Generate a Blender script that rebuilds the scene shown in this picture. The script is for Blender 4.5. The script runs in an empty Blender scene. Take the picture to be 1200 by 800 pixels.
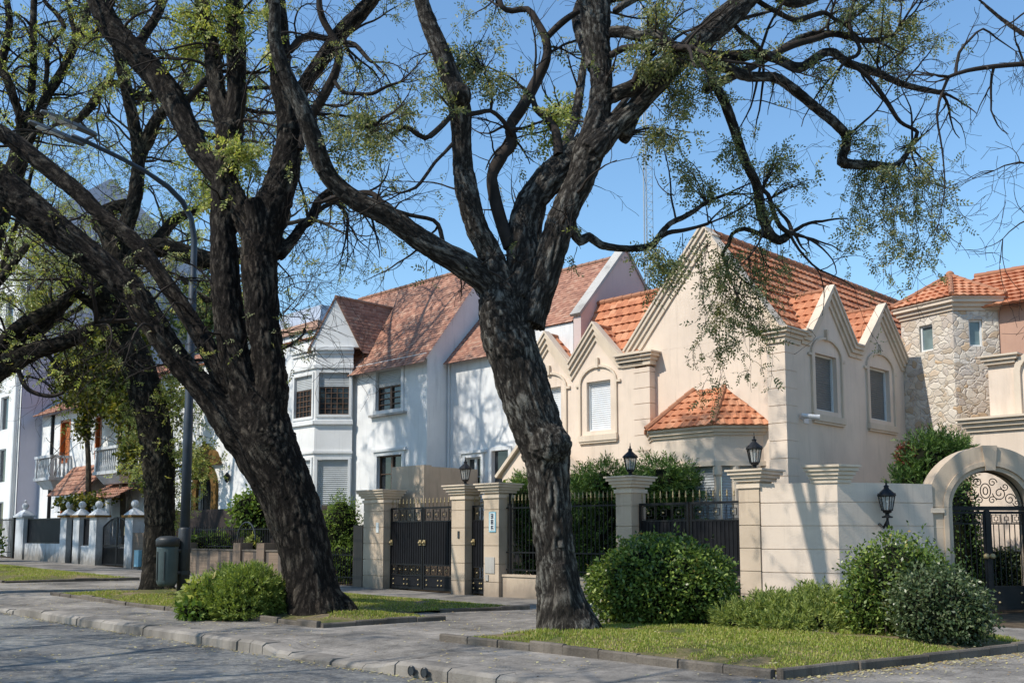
import bpy, math, random
import numpy as np
from mathutils import Vector, noise, kdtree

PI = math.pi
SQ = math.sqrt(.5)
scene = bpy.context.scene
COL = scene.collection

# ------------------------------------------------------------------ camera model
F, TH, PY, CAMZ = 1176.0, math.radians(5.84), 508.0, 1.6
CT, ST = math.cos(TH), math.sin(TH)
def at(px, py, Y):
    """point at depth Y seen at (px, py) of a 1200x800 frame from the pavement opposite"""
    x = (px-600)/F; u = (PY-py)/F
    d = (x, CT-u*ST, u*CT+ST); t = Y/d[1]
    return Vector((d[0]*t, Y, CAMZ+d[2]*t))

# street frame: l runs along the street to the left-back, r across it towards the houses
def W(l, r, z): return (SQ*(r-l), SQ*(r+l), z)
def G(l):                                   # the street climbs gently to the left
    d = l-20.0
    if d <= 0: return 0.0
    return .0135*(d-2*(1-math.exp(-d/2)))
def proj(p):
    z = p[2]-CAMZ; fw = p[1]*CT+z*ST; up = -p[1]*ST+z*CT
    return (600+F*p[0]/fw, PY-F*up/fw)
def lr(p): return (SQ*(p[1]-p[0]), SQ*(p[0]+p[1]))
def Gxy(x, y): return G(SQ*(y-x))
def frame_l(r0): return lambda u, v, z: W(u, r0+v, z)      # walls along the street, v into the house
def frame_r(l0): return lambda u, v, z: W(l0+v, u, z)      # walls across, facing right
def frame_xy(o, ang):                                      # free wall frame
    c, s = math.cos(ang), math.sin(ang)
    return lambda u, v, z: (o[0]+u*c-v*s, o[1]+u*s+v*c, z)

# ------------------------------------------------------------------ objects
WLOC = {}
def thing(name, label, cat, loc, group=None):
    o = bpy.data.objects.new(name, None); COL.objects.link(o)
    o.location = loc; o.empty_display_size = .2
    o['label'] = label; o['category'] = cat
    if group: o['group'] = group
    WLOC[o.name] = Vector(loc)
    return o
def tag(o, label, cat, group=None):
    o['label'] = label; o['category'] = cat
    if group: o['group'] = group
    return o

class MB:
    def __init__(s, T=W):
        s.T = T; s.v = []; s.f = []; s.uv = []; s.has_uv = False
    def add(s, pts, faces, uvs=None):
        n = len(s.v); s.v += [tuple(p) for p in pts]
        for i, f in enumerate(faces):
            s.f.append(tuple(n+k for k in f))
            if uvs: s.uv.append(uvs[i]); s.has_uv = True
            else: s.uv.append(None)
        return s
    def box(s, u0, u1, v0, v1, z0, z1):
        T = s.T
        p = [T(u, v, z) for z in (z0, z1) for (u, v) in ((u0, v0), (u1, v0), (u1, v1), (u0, v1))]
        return s.add(p, [(0,1,2,3),(4,7,6,5),(0,4,5,1),(1,5,6,2),(2,6,7,3),(3,7,4,0)])
    def frustum(s, u0, u1, v0, v1, z0, z1, d):
        T = s.T
        p = [T(u, v, z0) for (u, v) in ((u0, v0), (u1, v0), (u1, v1), (u0, v1))] + \
            [T(u, v, z1) for (u, v) in ((u0-d, v0-d), (u1+d, v0-d), (u1+d, v1+d), (u0-d, v1+d))]
        return s.add(p, [(0,1,2,3),(4,7,6,5),(0,4,5,1),(1,5,6,2),(2,6,7,3),(3,7,4,0)])
    def prism_uz(s, poly, v0, v1):
        """poly in the (u, z) plane, extruded from v0 to v1"""
        n = len(poly); T = s.T
        p = [T(u, v0, z) for u, z in poly] + [T(u, v1, z) for u, z in poly]
        f = [tuple(range(n)), tuple(range(2*n-1, n-1, -1))] + [(i, (i+1) % n, n+(i+1) % n, n+i) for i in range(n)]
        return s.add(p, f)
    def prism_uv(s, poly, z0, z1):
        n = len(poly); T = s.T
        p = [T(u, v, z0) for u, v in poly] + [T(u, v, z1) for u, v in poly]
        f = [tuple(range(n)), tuple(range(2*n-1, n-1, -1))] + [(i, (i+1) % n, n+(i+1) % n, n+i) for i in range(n)]
        return s.add(p, f)
    def strip(s, path, o0, o1, v0, v1, closed=False):
        """mitred band following a (u, z) path, between normal offsets o0..o1, from v0 to v1"""
        n = len(path); nrm = []
        for i in range(n):
            if closed: a, b, c = path[i-1], path[i], path[(i+1) % n]
            else: a, b, c = path[max(i-1, 0)], path[i], path[min(i+1, n-1)]
            ds = []
            for p, q in ((a, b), (b, c)):
                d = (q[0]-p[0], q[1]-p[1]); L = math.hypot(*d)
                if L > 1e-9: ds.append((-d[1]/L, d[0]/L))
            if len(ds) == 1: nrm.append(ds[0])
            else:
                m = (ds[0][0]+ds[1][0], ds[0][1]+ds[1][1]); L = math.hypot(*m) or 1
                m = (m[0]/L, m[1]/L); k = 1/max(.35, m[0]*ds[0][0]+m[1]*ds[0][1])
                nrm.append((m[0]*k, m[1]*k))
        T = s.T; p = []
        for i in range(n):
            for (o, v) in ((o0, v0), (o1, v0), (o1, v1), (o0, v1)):
                p.append(T(path[i][0]+nrm[i][0]*o, v, path[i][1]+nrm[i][1]*o))
        f = []
        for i in range(n if closed else n-1):
            j = (i+1) % n
            for k in range(4): f.append((i*4+k, i*4+(k+1) % 4, j*4+(k+1) % 4, j*4+k))
        if not closed: f += [(0,1,2,3), (n*4-1, n*4-2, n*4-3, n*4-4)]
        return s.add(p, f)
    def tube(s, pts, rad, sides=8, cap=True):
        n = len(pts)
        if not hasattr(rad, '__len__'): rad = [rad]*n
        P = [Vector(p) for p in pts]; ring = []; prev = None
        for i in range(n):
            d = (P[min(i+1, n-1)]-P[max(i-1, 0)])
            if d.length < 1e-9: d = Vector((0, 0, 1))
            d.normalize()
            if prev is None:
                a = Vector((0, 0, 1)) if abs(d.z) < .9 else Vector((1, 0, 0))
                x = d.cross(a).normalized()
            else:
                x = (prev-d*prev.dot(d))
                x = x.normalized() if x.length > 1e-6 else d.orthogonal().normalized()
            prev = x; y = d.cross(x)
            ring += [tuple(P[i]+(x*math.cos(2*PI*k/sides)+y*math.sin(2*PI*k/sides))*rad[i]) for k in range(sides)]
        f = [(i*sides+k, i*sides+(k+1) % sides, (i+1)*sides+(k+1) % sides, (i+1)*sides+k) for i in range(n-1) for k in range(sides)]
        if cap: f += [tuple(range(sides-1, -1, -1)), tuple((n-1)*sides+k for k in range(sides))]
        return s.add(ring, f)
    def lathe(s, c, prof, sides=12, rot=0):
        p = []; c = Vector(c)
        for (r, z) in prof:
            p += [(c.x+r*math.cos(rot+2*PI*k/sides), c.y+r*math.sin(rot+2*PI*k/sides), c.z+z) for k in range(sides)]
        n = len(prof)
        f = [(i*sides+k, i*sides+(k+1) % sides, (i+1)*sides+(k+1) % sides, (i+1)*sides+k) for i in range(n-1) for k in range(sides)]
        f += [tuple(range(sides-1, -1, -1)), tuple((n-1)*sides+k for k in range(sides))]
        return s.add(p, f)
    def ball(s, c, r, n=10):
        return s.lathe(c, [(max(.002, r*math.sin(PI*i/n)), -r*math.cos(PI*i/n)) for i in range(n+1)], 12)
    def facade(s, u0, u1, z0, z1, holes, depth=.18, v=0.0):
        us = sorted({u0, u1, *[h[0] for h in holes], *[h[1] for h in holes]})
        zs = sorted({z0, z1, *[h[2] for h in holes], *[h[3] for h in holes]})
        T = s.T
        for a, b in zip(us, us[1:]):
            for c, d in zip(zs, zs[1:]):
                mu, mz = (a+b)/2, (c+d)/2
                if any(h[0] < mu < h[1] and h[2] < mz < h[3] for h in holes): continue
                s.add([T(a, v, c), T(b, v, c), T(b, v, d), T(a, v, d)], [(0, 1, 2, 3)])
        for a, b, c, d in holes:
            q = [(a, c), (b, c), (b, d), (a, d)]
            for i in range(4):
                (x, y), (m, n) = q[i], q[(i+1) % 4]
                s.add([T(x, v, y), T(m, v, n), T(m, v+depth, n), T(x, v+depth, y)], [(0, 1, 2, 3)])
        return s

def mesh_from(mb, mat, loc=(0, 0, 0), smooth=False, name='m', recalc=True):
    me = bpy.data.meshes.new(name)
    v = np.array(mb.v, dtype=np.float64)-np.array(loc, dtype=np.float64)
    me.from_pydata(v.tolist(), [], mb.f)
    if mb.has_uv:
        ul = me.uv_layers.new(name='UVMap'); k = 0
        for i, f in enumerate(mb.f):
            u = mb.uv[i]
            for j in range(len(f)):
                ul.data[k].uv = u[j] if u else (0, 0); k += 1
    me.materials.append(mat)
    if recalc:
        import bmesh
        bm = bmesh.new(); bm.from_mesh(me); bmesh.ops.recalc_face_normals(bm, faces=bm.faces); bm.to_mesh(me); bm.free()
    if smooth: me.polygons.foreach_set('use_smooth', [True]*len(me.polygons))
    me.update()
    return me

def part(mb, name, mat, parent, smooth=False, label=None, kind=None, recalc=True):
    pl = WLOC[parent.name]
    me = mesh_from(mb, mat, pl, smooth, name, recalc)
    o = bpy.data.objects.new(name, me); COL.objects.link(o)
    o.parent = parent; WLOC[o.name] = pl
    if label: o['label'] = label
    if kind: o['kind'] = kind
    return o
def single(mb, name, mat, loc, label, cat, group=None, smooth=False, kind=None, recalc=True):
    me = mesh_from(mb, mat, loc, smooth, name, recalc)
    o = bpy.data.objects.new(name, me); COL.objects.link(o)
    o.location = loc; WLOC[o.name] = Vector(loc)
    if kind: o['kind'] = kind
    if label: tag(o, label, cat, group)
    return o
def struct(mb, name, mat, recalc=True):
    me = mesh_from(mb, mat, (0, 0, 0), False, name, recalc)
    o = bpy.data.objects.new(name, me); COL.objects.link(o); o['kind'] = 'structure'
    return o
def copies(me, name, parent, places):
    """the same small part many times (shared mesh data)"""
    for p in places:
        o = bpy.data.objects.new(name, me); COL.objects.link(o)
        o.parent = parent; o.location = Vector(p)-WLOC[parent.name]

def np_mesh(name, V, Fq, mat, loc, smooth=False):
    """fast mesh from arrays; Fq (n,4) or (n,3)"""
    V = np.asarray(V, dtype=np.float32)-np.array(loc, dtype=np.float32); Fq = np.asarray(Fq, dtype=np.int32)
    me = bpy.data.meshes.new(name); n, k = Fq.shape
    me.vertices.add(len(V)); me.vertices.foreach_set('co', V.ravel())
    me.loops.add(n*k); me.loops.foreach_set('vertex_index', Fq.ravel())
    me.polygons.add(n); me.polygons.foreach_set('loop_start', np.arange(0, n*k, k, dtype=np.int32))
    me.materials.append(mat); me.update(calc_edges=True); me.validate()
    if smooth: me.polygons.foreach_set('use_smooth', [True]*n)
    return me
def part_np(name, V, Fq, mat, parent, smooth=False, kind=None, label=None):
    me = np_mesh(name, V, Fq, mat, tuple(WLOC[parent.name]), smooth)
    o = bpy.data.objects.new(name, me); COL.objects.link(o); o.parent = parent; WLOC[o.name] = WLOC[parent.name]
    if kind: o['kind'] = kind
    if label: o['label'] = label
    return o

# ------------------------------------------------------------------ materials
def new_mat(name):
    m = bpy.data.materials.new(name); m.use_nodes = True
    nt = m.node_tree; nt.nodes.clear()
    out = nt.nodes.new('ShaderNodeOutputMaterial')
    return m, nt, out
def N(nt, t, **kw):
    n = nt.nodes.new(t)
    for k, v in kw.items():
        if k.startswith('i_'): n.inputs[k[2:].replace('_', ' ')].default_value = v
        else: setattr(n, k, v)
    return n
def ramp(nt, fac, stops):
    r = nt.nodes.new('ShaderNodeValToRGB'); cr = r.color_ramp
    while len(cr.elements) > 1: cr.elements.remove(cr.elements[0])
    cr.elements[0].position = stops[0][0]; cr.elements[0].color = (*stops[0][1], 1)
    for p, c in stops[1:]:
        e = cr.elements.new(p); e.color = (*c, 1)
    nt.links.new(fac, r.inputs[0]); return r.outputs[0]
def coords(nt, scale=(1, 1, 1), kind='Object'):
    tc = nt.nodes.new('ShaderNodeTexCoord'); mp = nt.nodes.new('ShaderNodeMapping')
    mp.inputs['Scale'].default_value = scale
    nt.links.new(tc.outputs[kind], mp.inputs[0]); return mp.outputs[0]
def noise_tex(nt, vec, scale, detail=4, rough=.55):
    n = nt.nodes.new('ShaderNodeTexNoise'); n.inputs['Scale'].default_value = scale
    n.inputs['Detail'].default_value = detail; n.inputs['Roughness'].default_value = rough
    nt.links.new(vec, n.inputs['Vector']); return n.outputs[0]
def mixc(nt, fac, a, b, mode='MIX'):
    m = nt.nodes.new('ShaderNodeMix'); m.data_type = 'RGBA'; m.blend_type = mode
    for sock, val in ((m.inputs[0], fac), (m.inputs[6], a), (m.inputs[7], b)):
        if hasattr(val, 'is_output'): nt.links.new(val, sock)
        elif isinstance(val, (int, float)): sock.default_value = val
        else: sock.default_value = (*val, 1)
    return m.outputs[2]
def mth(nt, op, a, b=None):
    m = nt.nodes.new('ShaderNodeMath'); m.operation = op
    for sock, val in ((m.inputs[0], a), (m.inputs[1], b)):
        if val is None: continue
        if hasattr(val, 'is_output'): nt.links.new(val, sock)
        else: sock.default_value = val
    return m.outputs[0]
def finish(nt, out, col, rough=.8, bump=None, bstr=.3, bdist=.02, metal=0, spec=.3, nrm=None):
    b = nt.nodes.new('ShaderNodeBsdfPrincipled')
    if hasattr(col, 'is_output'): nt.links.new(col, b.inputs['Base Color'])
    else: b.inputs['Base Color'].default_value = (*col, 1)
    if hasattr(rough, 'is_output'): nt.links.new(rough, b.inputs['Roughness'])
    else: b.inputs['Roughness'].default_value = rough
    b.inputs['Metallic'].default_value = metal
    b.inputs['Specular IOR Level'].default_value = spec
    if bump is not None:
        bn = nt.nodes.new('ShaderNodeBump'); bn.inputs['Strength'].default_value = bstr; bn.inputs['Distance'].default_value = bdist
        nt.links.new(bump, bn.inputs['Height']); nt.links.new(bn.outputs[0], b.inputs['Normal'])
    nt.links.new(b.outputs[0], out.inputs[0]); return b

def plaster(name, c, dark=.8, stain=(.30, .25, .2), stain_amt=.35, bs=.25):
    m, nt, out = new_mat(name)
    v = coords(nt); v2 = coords(nt, (1.3, 1.3, .22))
    n1 = noise_tex(nt, v, .9, 6); n2 = noise_tex(nt, v2, 2.2, 5, .65); n3 = noise_tex(nt, v, 34, 3)
    base = ramp(nt, n1, [(.3, tuple(x*dark for x in c)), (.62, c)])
    st = ramp(nt, n2, [(.54, (0, 0, 0)), (.78, (1, 1, 1))])
    col = mixc(nt, mth(nt, 'MULTIPLY', st, stain_amt), base, stain)
    n4 = noise_tex(nt, coords(nt, (5.5, 5.5, .3)), 2.0, 5, .7)
    col = mixc(nt, mth(nt, 'MULTIPLY', ramp(nt, n4, [(.55, (0, 0, 0)), (.75, (1, 1, 1))]), stain_amt*.55), col, tuple(x*.8 for x in stain))
    finish(nt, out, col, .88, n3, bs, .012, spec=.2)
    return m
def dirty_base(m, h=.9, c=(.17, .15, .125)):
    nt = m.node_tree; b = next(n for n in nt.nodes if n.type == 'BSDF_PRINCIPLED'); src = b.inputs['Base Color'].links[0].from_socket
    g = nt.nodes.new('ShaderNodeTexCoord'); sp = nt.nodes.new('ShaderNodeSeparateXYZ'); nt.links.new(g.outputs['Object'], sp.inputs[0])
    n = noise_tex(nt, coords(nt, (2, 2, .8)), 2.5, 5, .65)
    k = mth(nt, 'SUBTRACT', mth(nt, 'ADD', n, .28), mth(nt, 'DIVIDE', sp.outputs[2], h))
    f = ramp(nt, k, [(.0, (0, 0, 0)), (.6, (.85, .85, .85))]); nt.links.new(mixc(nt, f, src, c), b.inputs['Base Color'])
def simple(name, c, rough=.5, metal=0, var=.25, scale=6, spec=.4, bs=.1):
    m, nt, out = new_mat(name)
    v = coords(nt); n = noise_tex(nt, v, scale, 5)
    col = ramp(nt, n, [(.3, tuple(x*(1-var) for x in c)), (.7, tuple(min(1, x*(1+var*.5)) for x in c))])
    finish(nt, out, col, rough, n, bs, .01, metal, spec)
    return m
def tiles(name, tw, th, cols, dirt=.35, moss=(.10, .085, .06)):
    m, nt, out = new_mat(name)
    uv = nt.nodes.new('ShaderNodeTexCoord').outputs['UV']
    sep = nt.nodes.new('ShaderNodeSeparateXYZ'); nt.links.new(uv, sep.inputs[0])
    row = mth(nt, 'FLOOR', mth(nt, 'DIVIDE', sep.outputs[1], th))
    off = mth(nt, 'MULTIPLY', mth(nt, 'MODULO', row, 2.0), .5)
    cx = mth(nt, 'FLOOR', mth(nt, 'ADD', mth(nt, 'DIVIDE', sep.outputs[0], tw), off))
    cmb = nt.nodes.new('ShaderNodeCombineXYZ'); nt.links.new(cx, cmb.inputs[0]); nt.links.new(row, cmb.inputs[1])
    wn = nt.nodes.new('ShaderNodeTexWhiteNoise'); wn.noise_dimensions = '2D'; nt.links.new(cmb.outputs[0], wn.inputs['Vector'])
    base = ramp(nt, wn.outputs[0], cols)
    v = coords(nt); n1 = noise_tex(nt, v, .8, 6, .65); n2 = noise_tex(nt, v, 14, 4)
    d = ramp(nt, n1, [(.45, (0, 0, 0)), (.75, (1, 1, 1))])
    col = mixc(nt, mth(nt, 'MULTIPLY', d, dirt), base, moss)
    fx = mth(nt, 'FRACT', mth(nt, 'ADD', mth(nt, 'DIVIDE', sep.outputs[0], tw), off))
    gap = mth(nt, 'LESS_THAN', fx, .07)
    col = mixc(nt, mth(nt, 'MULTIPLY', gap, .55), col, moss)
    finish(nt, out, col, .85, n2, .3, .01, spec=.2)
    return m
def leafmat(name, cols, trans=.35, rough=.5):
    m, nt, out = new_mat(name)
    g = nt.nodes.new('ShaderNodeNewGeometry')
    base = ramp(nt, g.outputs['Random Per Island'], cols)
    p = nt.nodes.new('ShaderNodeBsdfPrincipled'); nt.links.new(base, p.inputs['Base Color'])
    p.inputs['Roughness'].default_value = rough; p.inputs['Specular IOR Level'].default_value = .3
    t = nt.nodes.new('ShaderNodeBsdfTranslucent')
    tc = mixc(nt, 1.0, base, (1.5, 1.5, .7), 'MULTIPLY'); nt.links.new(tc, t.inputs[0])
    mx = nt.nodes.new('ShaderNodeMixShader'); mx.inputs[0].default_value = trans
    nt.links.new(p.outputs[0], mx.inputs[1]); nt.links.new(t.outputs[0], mx.inputs[2]); nt.links.new(mx.outputs[0], out.inputs[0])
    return m
def barkmat(name, dark, light, patch, patch_amt=.5, ochre=None):
    m, nt, out = new_mat(name)
    at_ = nt.nodes.new('ShaderNodeAttribute'); at_.attribute_name = 'barkco'
    v = at_.outputs['Vector']
    h = nt.nodes.new('ShaderNodeAttribute'); h.attribute_name = 'barkh'
    r1 = mth(nt, 'ABSOLUTE', mth(nt, 'SUBTRACT', noise_tex(nt, v, 17, 6, .62), .5)); r2 = mth(nt, 'ABSOLUTE', mth(nt, 'SUBTRACT', noise_tex(nt, v, 46, 5, .7), .5))
    rid = mth(nt, 'ADD', mth(nt, 'MULTIPLY', r1, 2.6), mth(nt, 'MULTIPLY', r2, 1.6))
    n2 = noise_tex(nt, coords(nt), 1.7, 5, .6); n3 = noise_tex(nt, v, 80, 4, .7)
    f = mth(nt, 'ADD', mth(nt, 'MULTIPLY', rid, .42), mth(nt, 'ADD', mth(nt, 'MULTIPLY', h.outputs['Fac'], .40), mth(nt, 'MULTIPLY', n3, .22)))
    base = ramp(nt, f, [(.20, tuple(x*.35 for x in dark)), (.38, dark), (.72, light)])  # crevice shade painted into the colour: low bark height goes darker
    pm = ramp(nt, mth(nt, 'MULTIPLY', n2, mth(nt, 'ADD', mth(nt, 'MULTIPLY', f, .9), mth(nt, 'MULTIPLY', n3, .8))), [(.40, (0, 0, 0)), (.60, (1, 1, 1))])
    col = mixc(nt, mth(nt, 'MULTIPLY', pm, patch_amt), base, patch)
    if ochre:
        n4 = noise_tex(nt, coords(nt, (1, 1, .5)), .9, 4)
        col = mixc(nt, mth(nt, 'MULTIPLY', mth(nt, 'MULTIPLY', ramp(nt, n4, [(.60, (0, 0, 0)), (.74, (1, 1, 1))]), .5), ramp(nt, f, [(.3, (0, 0, 0)), (.7, (1, 1, 1))])), col, ochre)
    finish(nt, out, col, .92, mth(nt, 'ADD', rid, mth(nt, 'MULTIPLY', n3, .5)), .9, .035, spec=.15)
    return m

M = {}
M['beige'] = plaster('beige_plaster', (.75, .62, .505), .86, (.40, .33, .26), .42)
M['beige_trim'] = plaster('beige_trim', (.68, .57, .45), .84, (.36, .29, .22), .42)
M['beige_old_shade'] = plaster('weathered_and_shaded_beige', (.56, .45, .34), .78, (.20, .16, .13), .5)  # weathered walls and pillars; on the arch this darker tone paints in shade
M['white'] = plaster('white_plaster', (.77, .77, .765), .88, (.40, .41, .41), .55)
M['white_trim'] = plaster('white_trim', (.72, .73, .73), .85, (.42, .42, .40), .4)
M['pier_white'] = plaster('weathered_white', (.56, .58, .60), .70, (.17, .155, .14), .75)
dirty_base(M['pier_white']); dirty_base(M['beige'], .5, (.34, .28, .21)); dirty_base(M['beige_old_shade'], .7, (.25, .20, .155))
M['mauve'] = plaster('mauve_plaster', (.58, .56, .64), .92, (.45, .43, .50), .25)
M['pink'] = plaster('parapet_plaster', (.62, .50, .47), .9, (.42, .36, .34), .3)
M['terra'] = plaster('terracotta_plaster', (.50, .31, .23), .85, (.30, .16, .12), .3)
M['coping'] = plaster('grey_coping', (.46, .44, .41), .7, (.14, .13, .12), .6)
M['brown_fence'] = plaster('dark_panel', (.045, .035, .032), .7, (.08, .05, .04), .3)
M['ochre'] = plaster('ochre_surround', (.17, .095, .028), .7, (.10, .06, .03), .5)
M['tile'] = tiles('orange_tiles', .24, .36, [(0, (.37, .135, .07)), (.35, (.47, .185, .095)), (.75, (.53, .22, .115)), (1, (.57, .28, .16))], .30, (.22, .11, .07))
M['tile_old'] = tiles('old_clay_tiles', .15, .13, [(0, (.25, .125, .09)), (.3, (.36, .175, .12)), (.7, (.43, .22, .15)), (1, (.46, .28, .20))], .60, (.20, .125, .095))
M['iron'] = simple('black_iron', (.009, .0095, .011), .5, 0, .3, 8, .3)
M['sheet'] = simple('black_sheet_steel', (.008, .0085, .011), .6, 0, .3, 3, .2)
M['gold'] = simple('gold_paint', (.40, .31, .16), .45, .2, .3, 10, .5)
M['lampglass'] = None
M['concrete'] = plaster('kerb_stone', (.30, .27, .235), .42, (.07, .063, .058), .8, .8)
M['edging'] = plaster('bed_edging', (.17, .145, .12), .4, (.03, .026, .023), .9, 1.0)
M['pole'] = simple('blue_grey_pole_paint', (.040, .056, .078), .5, 0, .3, 3)
M['pole_dark'] = simple('dark_pole_base', (.03, .035, .04), .5, 0, .3, 4)
M['lamp_head'] = simple('lamp_head_grey', (.12, .13, .14), .5, 0, .2, 5)
M['bin'] = simple('bin_grey_green', (.060, .085, .088), .45, 0, .2, 4)
M['bin_dark'] = simple('bin_dark', (.03, .034, .037), .5, 0, .2, 4)
M['blind_w'] = simple('white_blind', (.66, .68, .70), .5, 0, .08, 3)
M['blind_g'] = simple('grey_shutter', (.15, .155, .15), .5, 0, .12, 3)
M['blind_lt'] = simple('pale_shutter', (.42, .44, .45), .55, 0, .12, 3)
M['frame_w'] = simple('white_frame', (.72, .73, .72), .5, 0, .1, 5)
M['wood'] = simple('orange_wood', (.42, .13, .035), .55, 0, .4, 4)
M['wood_frame'] = simple('brown_wood', (.13, .075, .048), .55, 0, .4, 4)
M['alu'] = simple('aluminium', (.35, .37, .38), .4, .4, .15, 4)
M['cam'] = simple('camera_white', (.7, .7, .7), .45, 0, .1, 4)
M['plaque'] = simple('plaque_blue', (.25, .48, .58), .35, 0, .1, 10)
M['plaque_w'] = simple('plaque_white', (.7, .74, .74), .35, 0, .1, 10)
M['digit'] = simple('plaque_digit', (.02, .025, .05), .4, 0, .1, 10)
M['soil'] = simple('soil', (.10, .075, .05), .95, 0, .5, 5, .1, .6)
M['steel'] = simple('galvanised_steel', (.45, .46, .48), .45, .5, .15, 4)
M['skylight'] = simple('skylight_glass', (.05, .08, .11), .12, 0, .1, 3, .6)
M['slate'] = simple('blue_slate', (.36, .40, .47), .6, 0, .25, 2)

def glass_dark(name, c, rough=.06):
    m, nt, out = new_mat(name); v = coords(nt); n = noise_tex(nt, v, 2.5, 4)
    col = ramp(nt, n, [(.35, tuple(x*.6 for x in c)), (.7, c)])
    finish(nt, out, col, rough, n, .05, .01, 0, .7); return m
M['glass'] = glass_dark('window_glass', (.035, .04, .045))
M['glass_green'] = glass_dark('tower_glass', (.20, .27, .27), .12)
def lampglass():
    m, nt, out = new_mat('lantern_glass')
    t = nt.nodes.new('ShaderNodeBsdfTransparent'); g = nt.nodes.new('ShaderNodeBsdfPrincipled')
    v = coords(nt); n = noise_tex(nt, v, 8, 3)
    c = ramp(nt, n, [(.3, (.45, .47, .47)), (.7, (.7, .72, .7))]); nt.links.new(c, g.inputs['Base Color']); g.inputs['Roughness'].default_value = .1
    mx = nt.nodes.new('ShaderNodeMixShader'); mx.inputs[0].default_value = .4
    nt.links.new(t.outputs[0], mx.inputs[1]); nt.links.new(g.outputs[0], mx.inputs[2]); nt.links.new(mx.outputs[0], out.inputs[0]); return m
M['lampglass'] = lampglass()
def brickmat():
    m, nt, out = new_mat('brown_brick')
    tc = nt.nodes.new('ShaderNodeTexCoord'); b = nt.nodes.new('ShaderNodeTexBrick')
    nt.links.new(tc.outputs['UV'], b.inputs[0]); b.inputs['Scale'].default_value = 1
    b.inputs['Brick Width'].default_value = .26; b.inputs['Row Height'].default_value = .085; b.inputs['Mortar Size'].default_value = .012
    b.inputs['Color1'].default_value = (.21, .15, .11, 1); b.inputs['Color2'].default_value = (.30, .22, .16, 1); b.inputs['Mortar'].default_value = (.12, .10, .09, 1)
    n = noise_tex(nt, coords(nt), 2, 5)
    col = mixc(nt, mth(nt, 'MULTIPLY', n, .6), b.outputs[0], (.10, .085, .07))
    finish(nt, out, col, .9, b.outputs['Fac'], -.4, .01, spec=.15); return m
M['brick'] = brickmat()
def stonemat():
    m, nt, out = new_mat('rubble_stone')
    v0 = coords(nt, (1, 1, 1.25)); nz = nt.nodes.new('ShaderNodeTexNoise'); nz.inputs['Scale'].default_value = 2.2
    nt.links.new(v0, nz.inputs['Vector'])
    add = nt.nodes.new('ShaderNodeVectorMath'); add.operation = 'MULTIPLY_ADD'; add.inputs[1].default_value = (.42, .42, .42)
    nt.links.new(nz.outputs['Color'], add.inputs[0]); nt.links.new(v0, add.inputs[2]); v = add.outputs[0]
    a = nt.nodes.new('ShaderNodeTexVoronoi'); a.inputs['Scale'].default_value = 4.6; nt.links.new(v, a.inputs['Vector'])
    e = nt.nodes.new('ShaderNodeTexVoronoi'); e.feature = 'DISTANCE_TO_EDGE'; e.inputs['Scale'].default_value = 4.6; nt.links.new(v, e.inputs['Vector'])
    sep = nt.nodes.new('ShaderNodeSeparateColor'); nt.links.new(a.outputs['Color'], sep.inputs[0])
    base = ramp(nt, sep.outputs[0], [(0, (.44, .36, .27)), (.2, (.66, .58, .47)), (.45, (.75, .68, .58)), (.62, (.56, .50, .43)), (.76, (.58, .40, .23)), (.84, (.70, .64, .56)), (1, (.48, .41, .35))])
    n = noise_tex(nt, coords(nt), 9, 6, .65)
    base = mixc(nt, mth(nt, 'MULTIPLY', n, .45), base, (.36, .30, .24))
    ed = ramp(nt, e.outputs['Distance'], [(.008, (0, 0, 0)), (.035, (1, 1, 1))])
    col = mixc(nt, ed, (.56, .51, .45), base)
    hgt = mth(nt, 'ADD', mth(nt, 'MULTIPLY', ramp(nt, e.outputs['Distance'], [(0, (0, 0, 0)), (.11, (1, 1, 1))]), 1.0), mth(nt, 'MULTIPLY', n, .6))
    finish(nt, out, col, .9, hgt, .7, .03, spec=.15); return m
M['stone'] = stonemat()
def asphalt():
    m, nt, out = new_mat('asphalt'); v = coords(nt)
    n1 = noise_tex(nt, v, .5, 5); n2 = noise_tex(nt, v, 55, 5, .75); n3 = noise_tex(nt, v, 8, 5, .7)
    vo = nt.nodes.new('ShaderNodeTexVoronoi'); vo.inputs['Scale'].default_value = 26; nt.links.new(v, vo.inputs['Vector'])
    f = mth(nt, 'ADD', mth(nt, 'MULTIPLY', n1, .35), mth(nt, 'ADD', mth(nt, 'MULTIPLY', n2, .35), mth(nt, 'MULTIPLY', n3, .3)))
    col = ramp(nt, f, [(.37, (.055, .055, .056)), (.5, (.185, .182, .175)), (.61, (.37, .355, .32))])
    sep = nt.nodes.new('ShaderNodeSeparateColor'); nt.links.new(vo.outputs['Color'], sep.inputs[0])
    sp = ramp(nt, sep.outputs[1], [(.86, (0, 0, 0)), (.93, (1, 1, 1))])
    col = mixc(nt, mth(nt, 'MULTIPLY', sp, .5), col, (.36, .34, .28))
    finish(nt, out, col, .85, mth(nt, 'ADD', n2, n3), .8, .03, spec=.25); return m
M['asphalt'] = asphalt()
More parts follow.
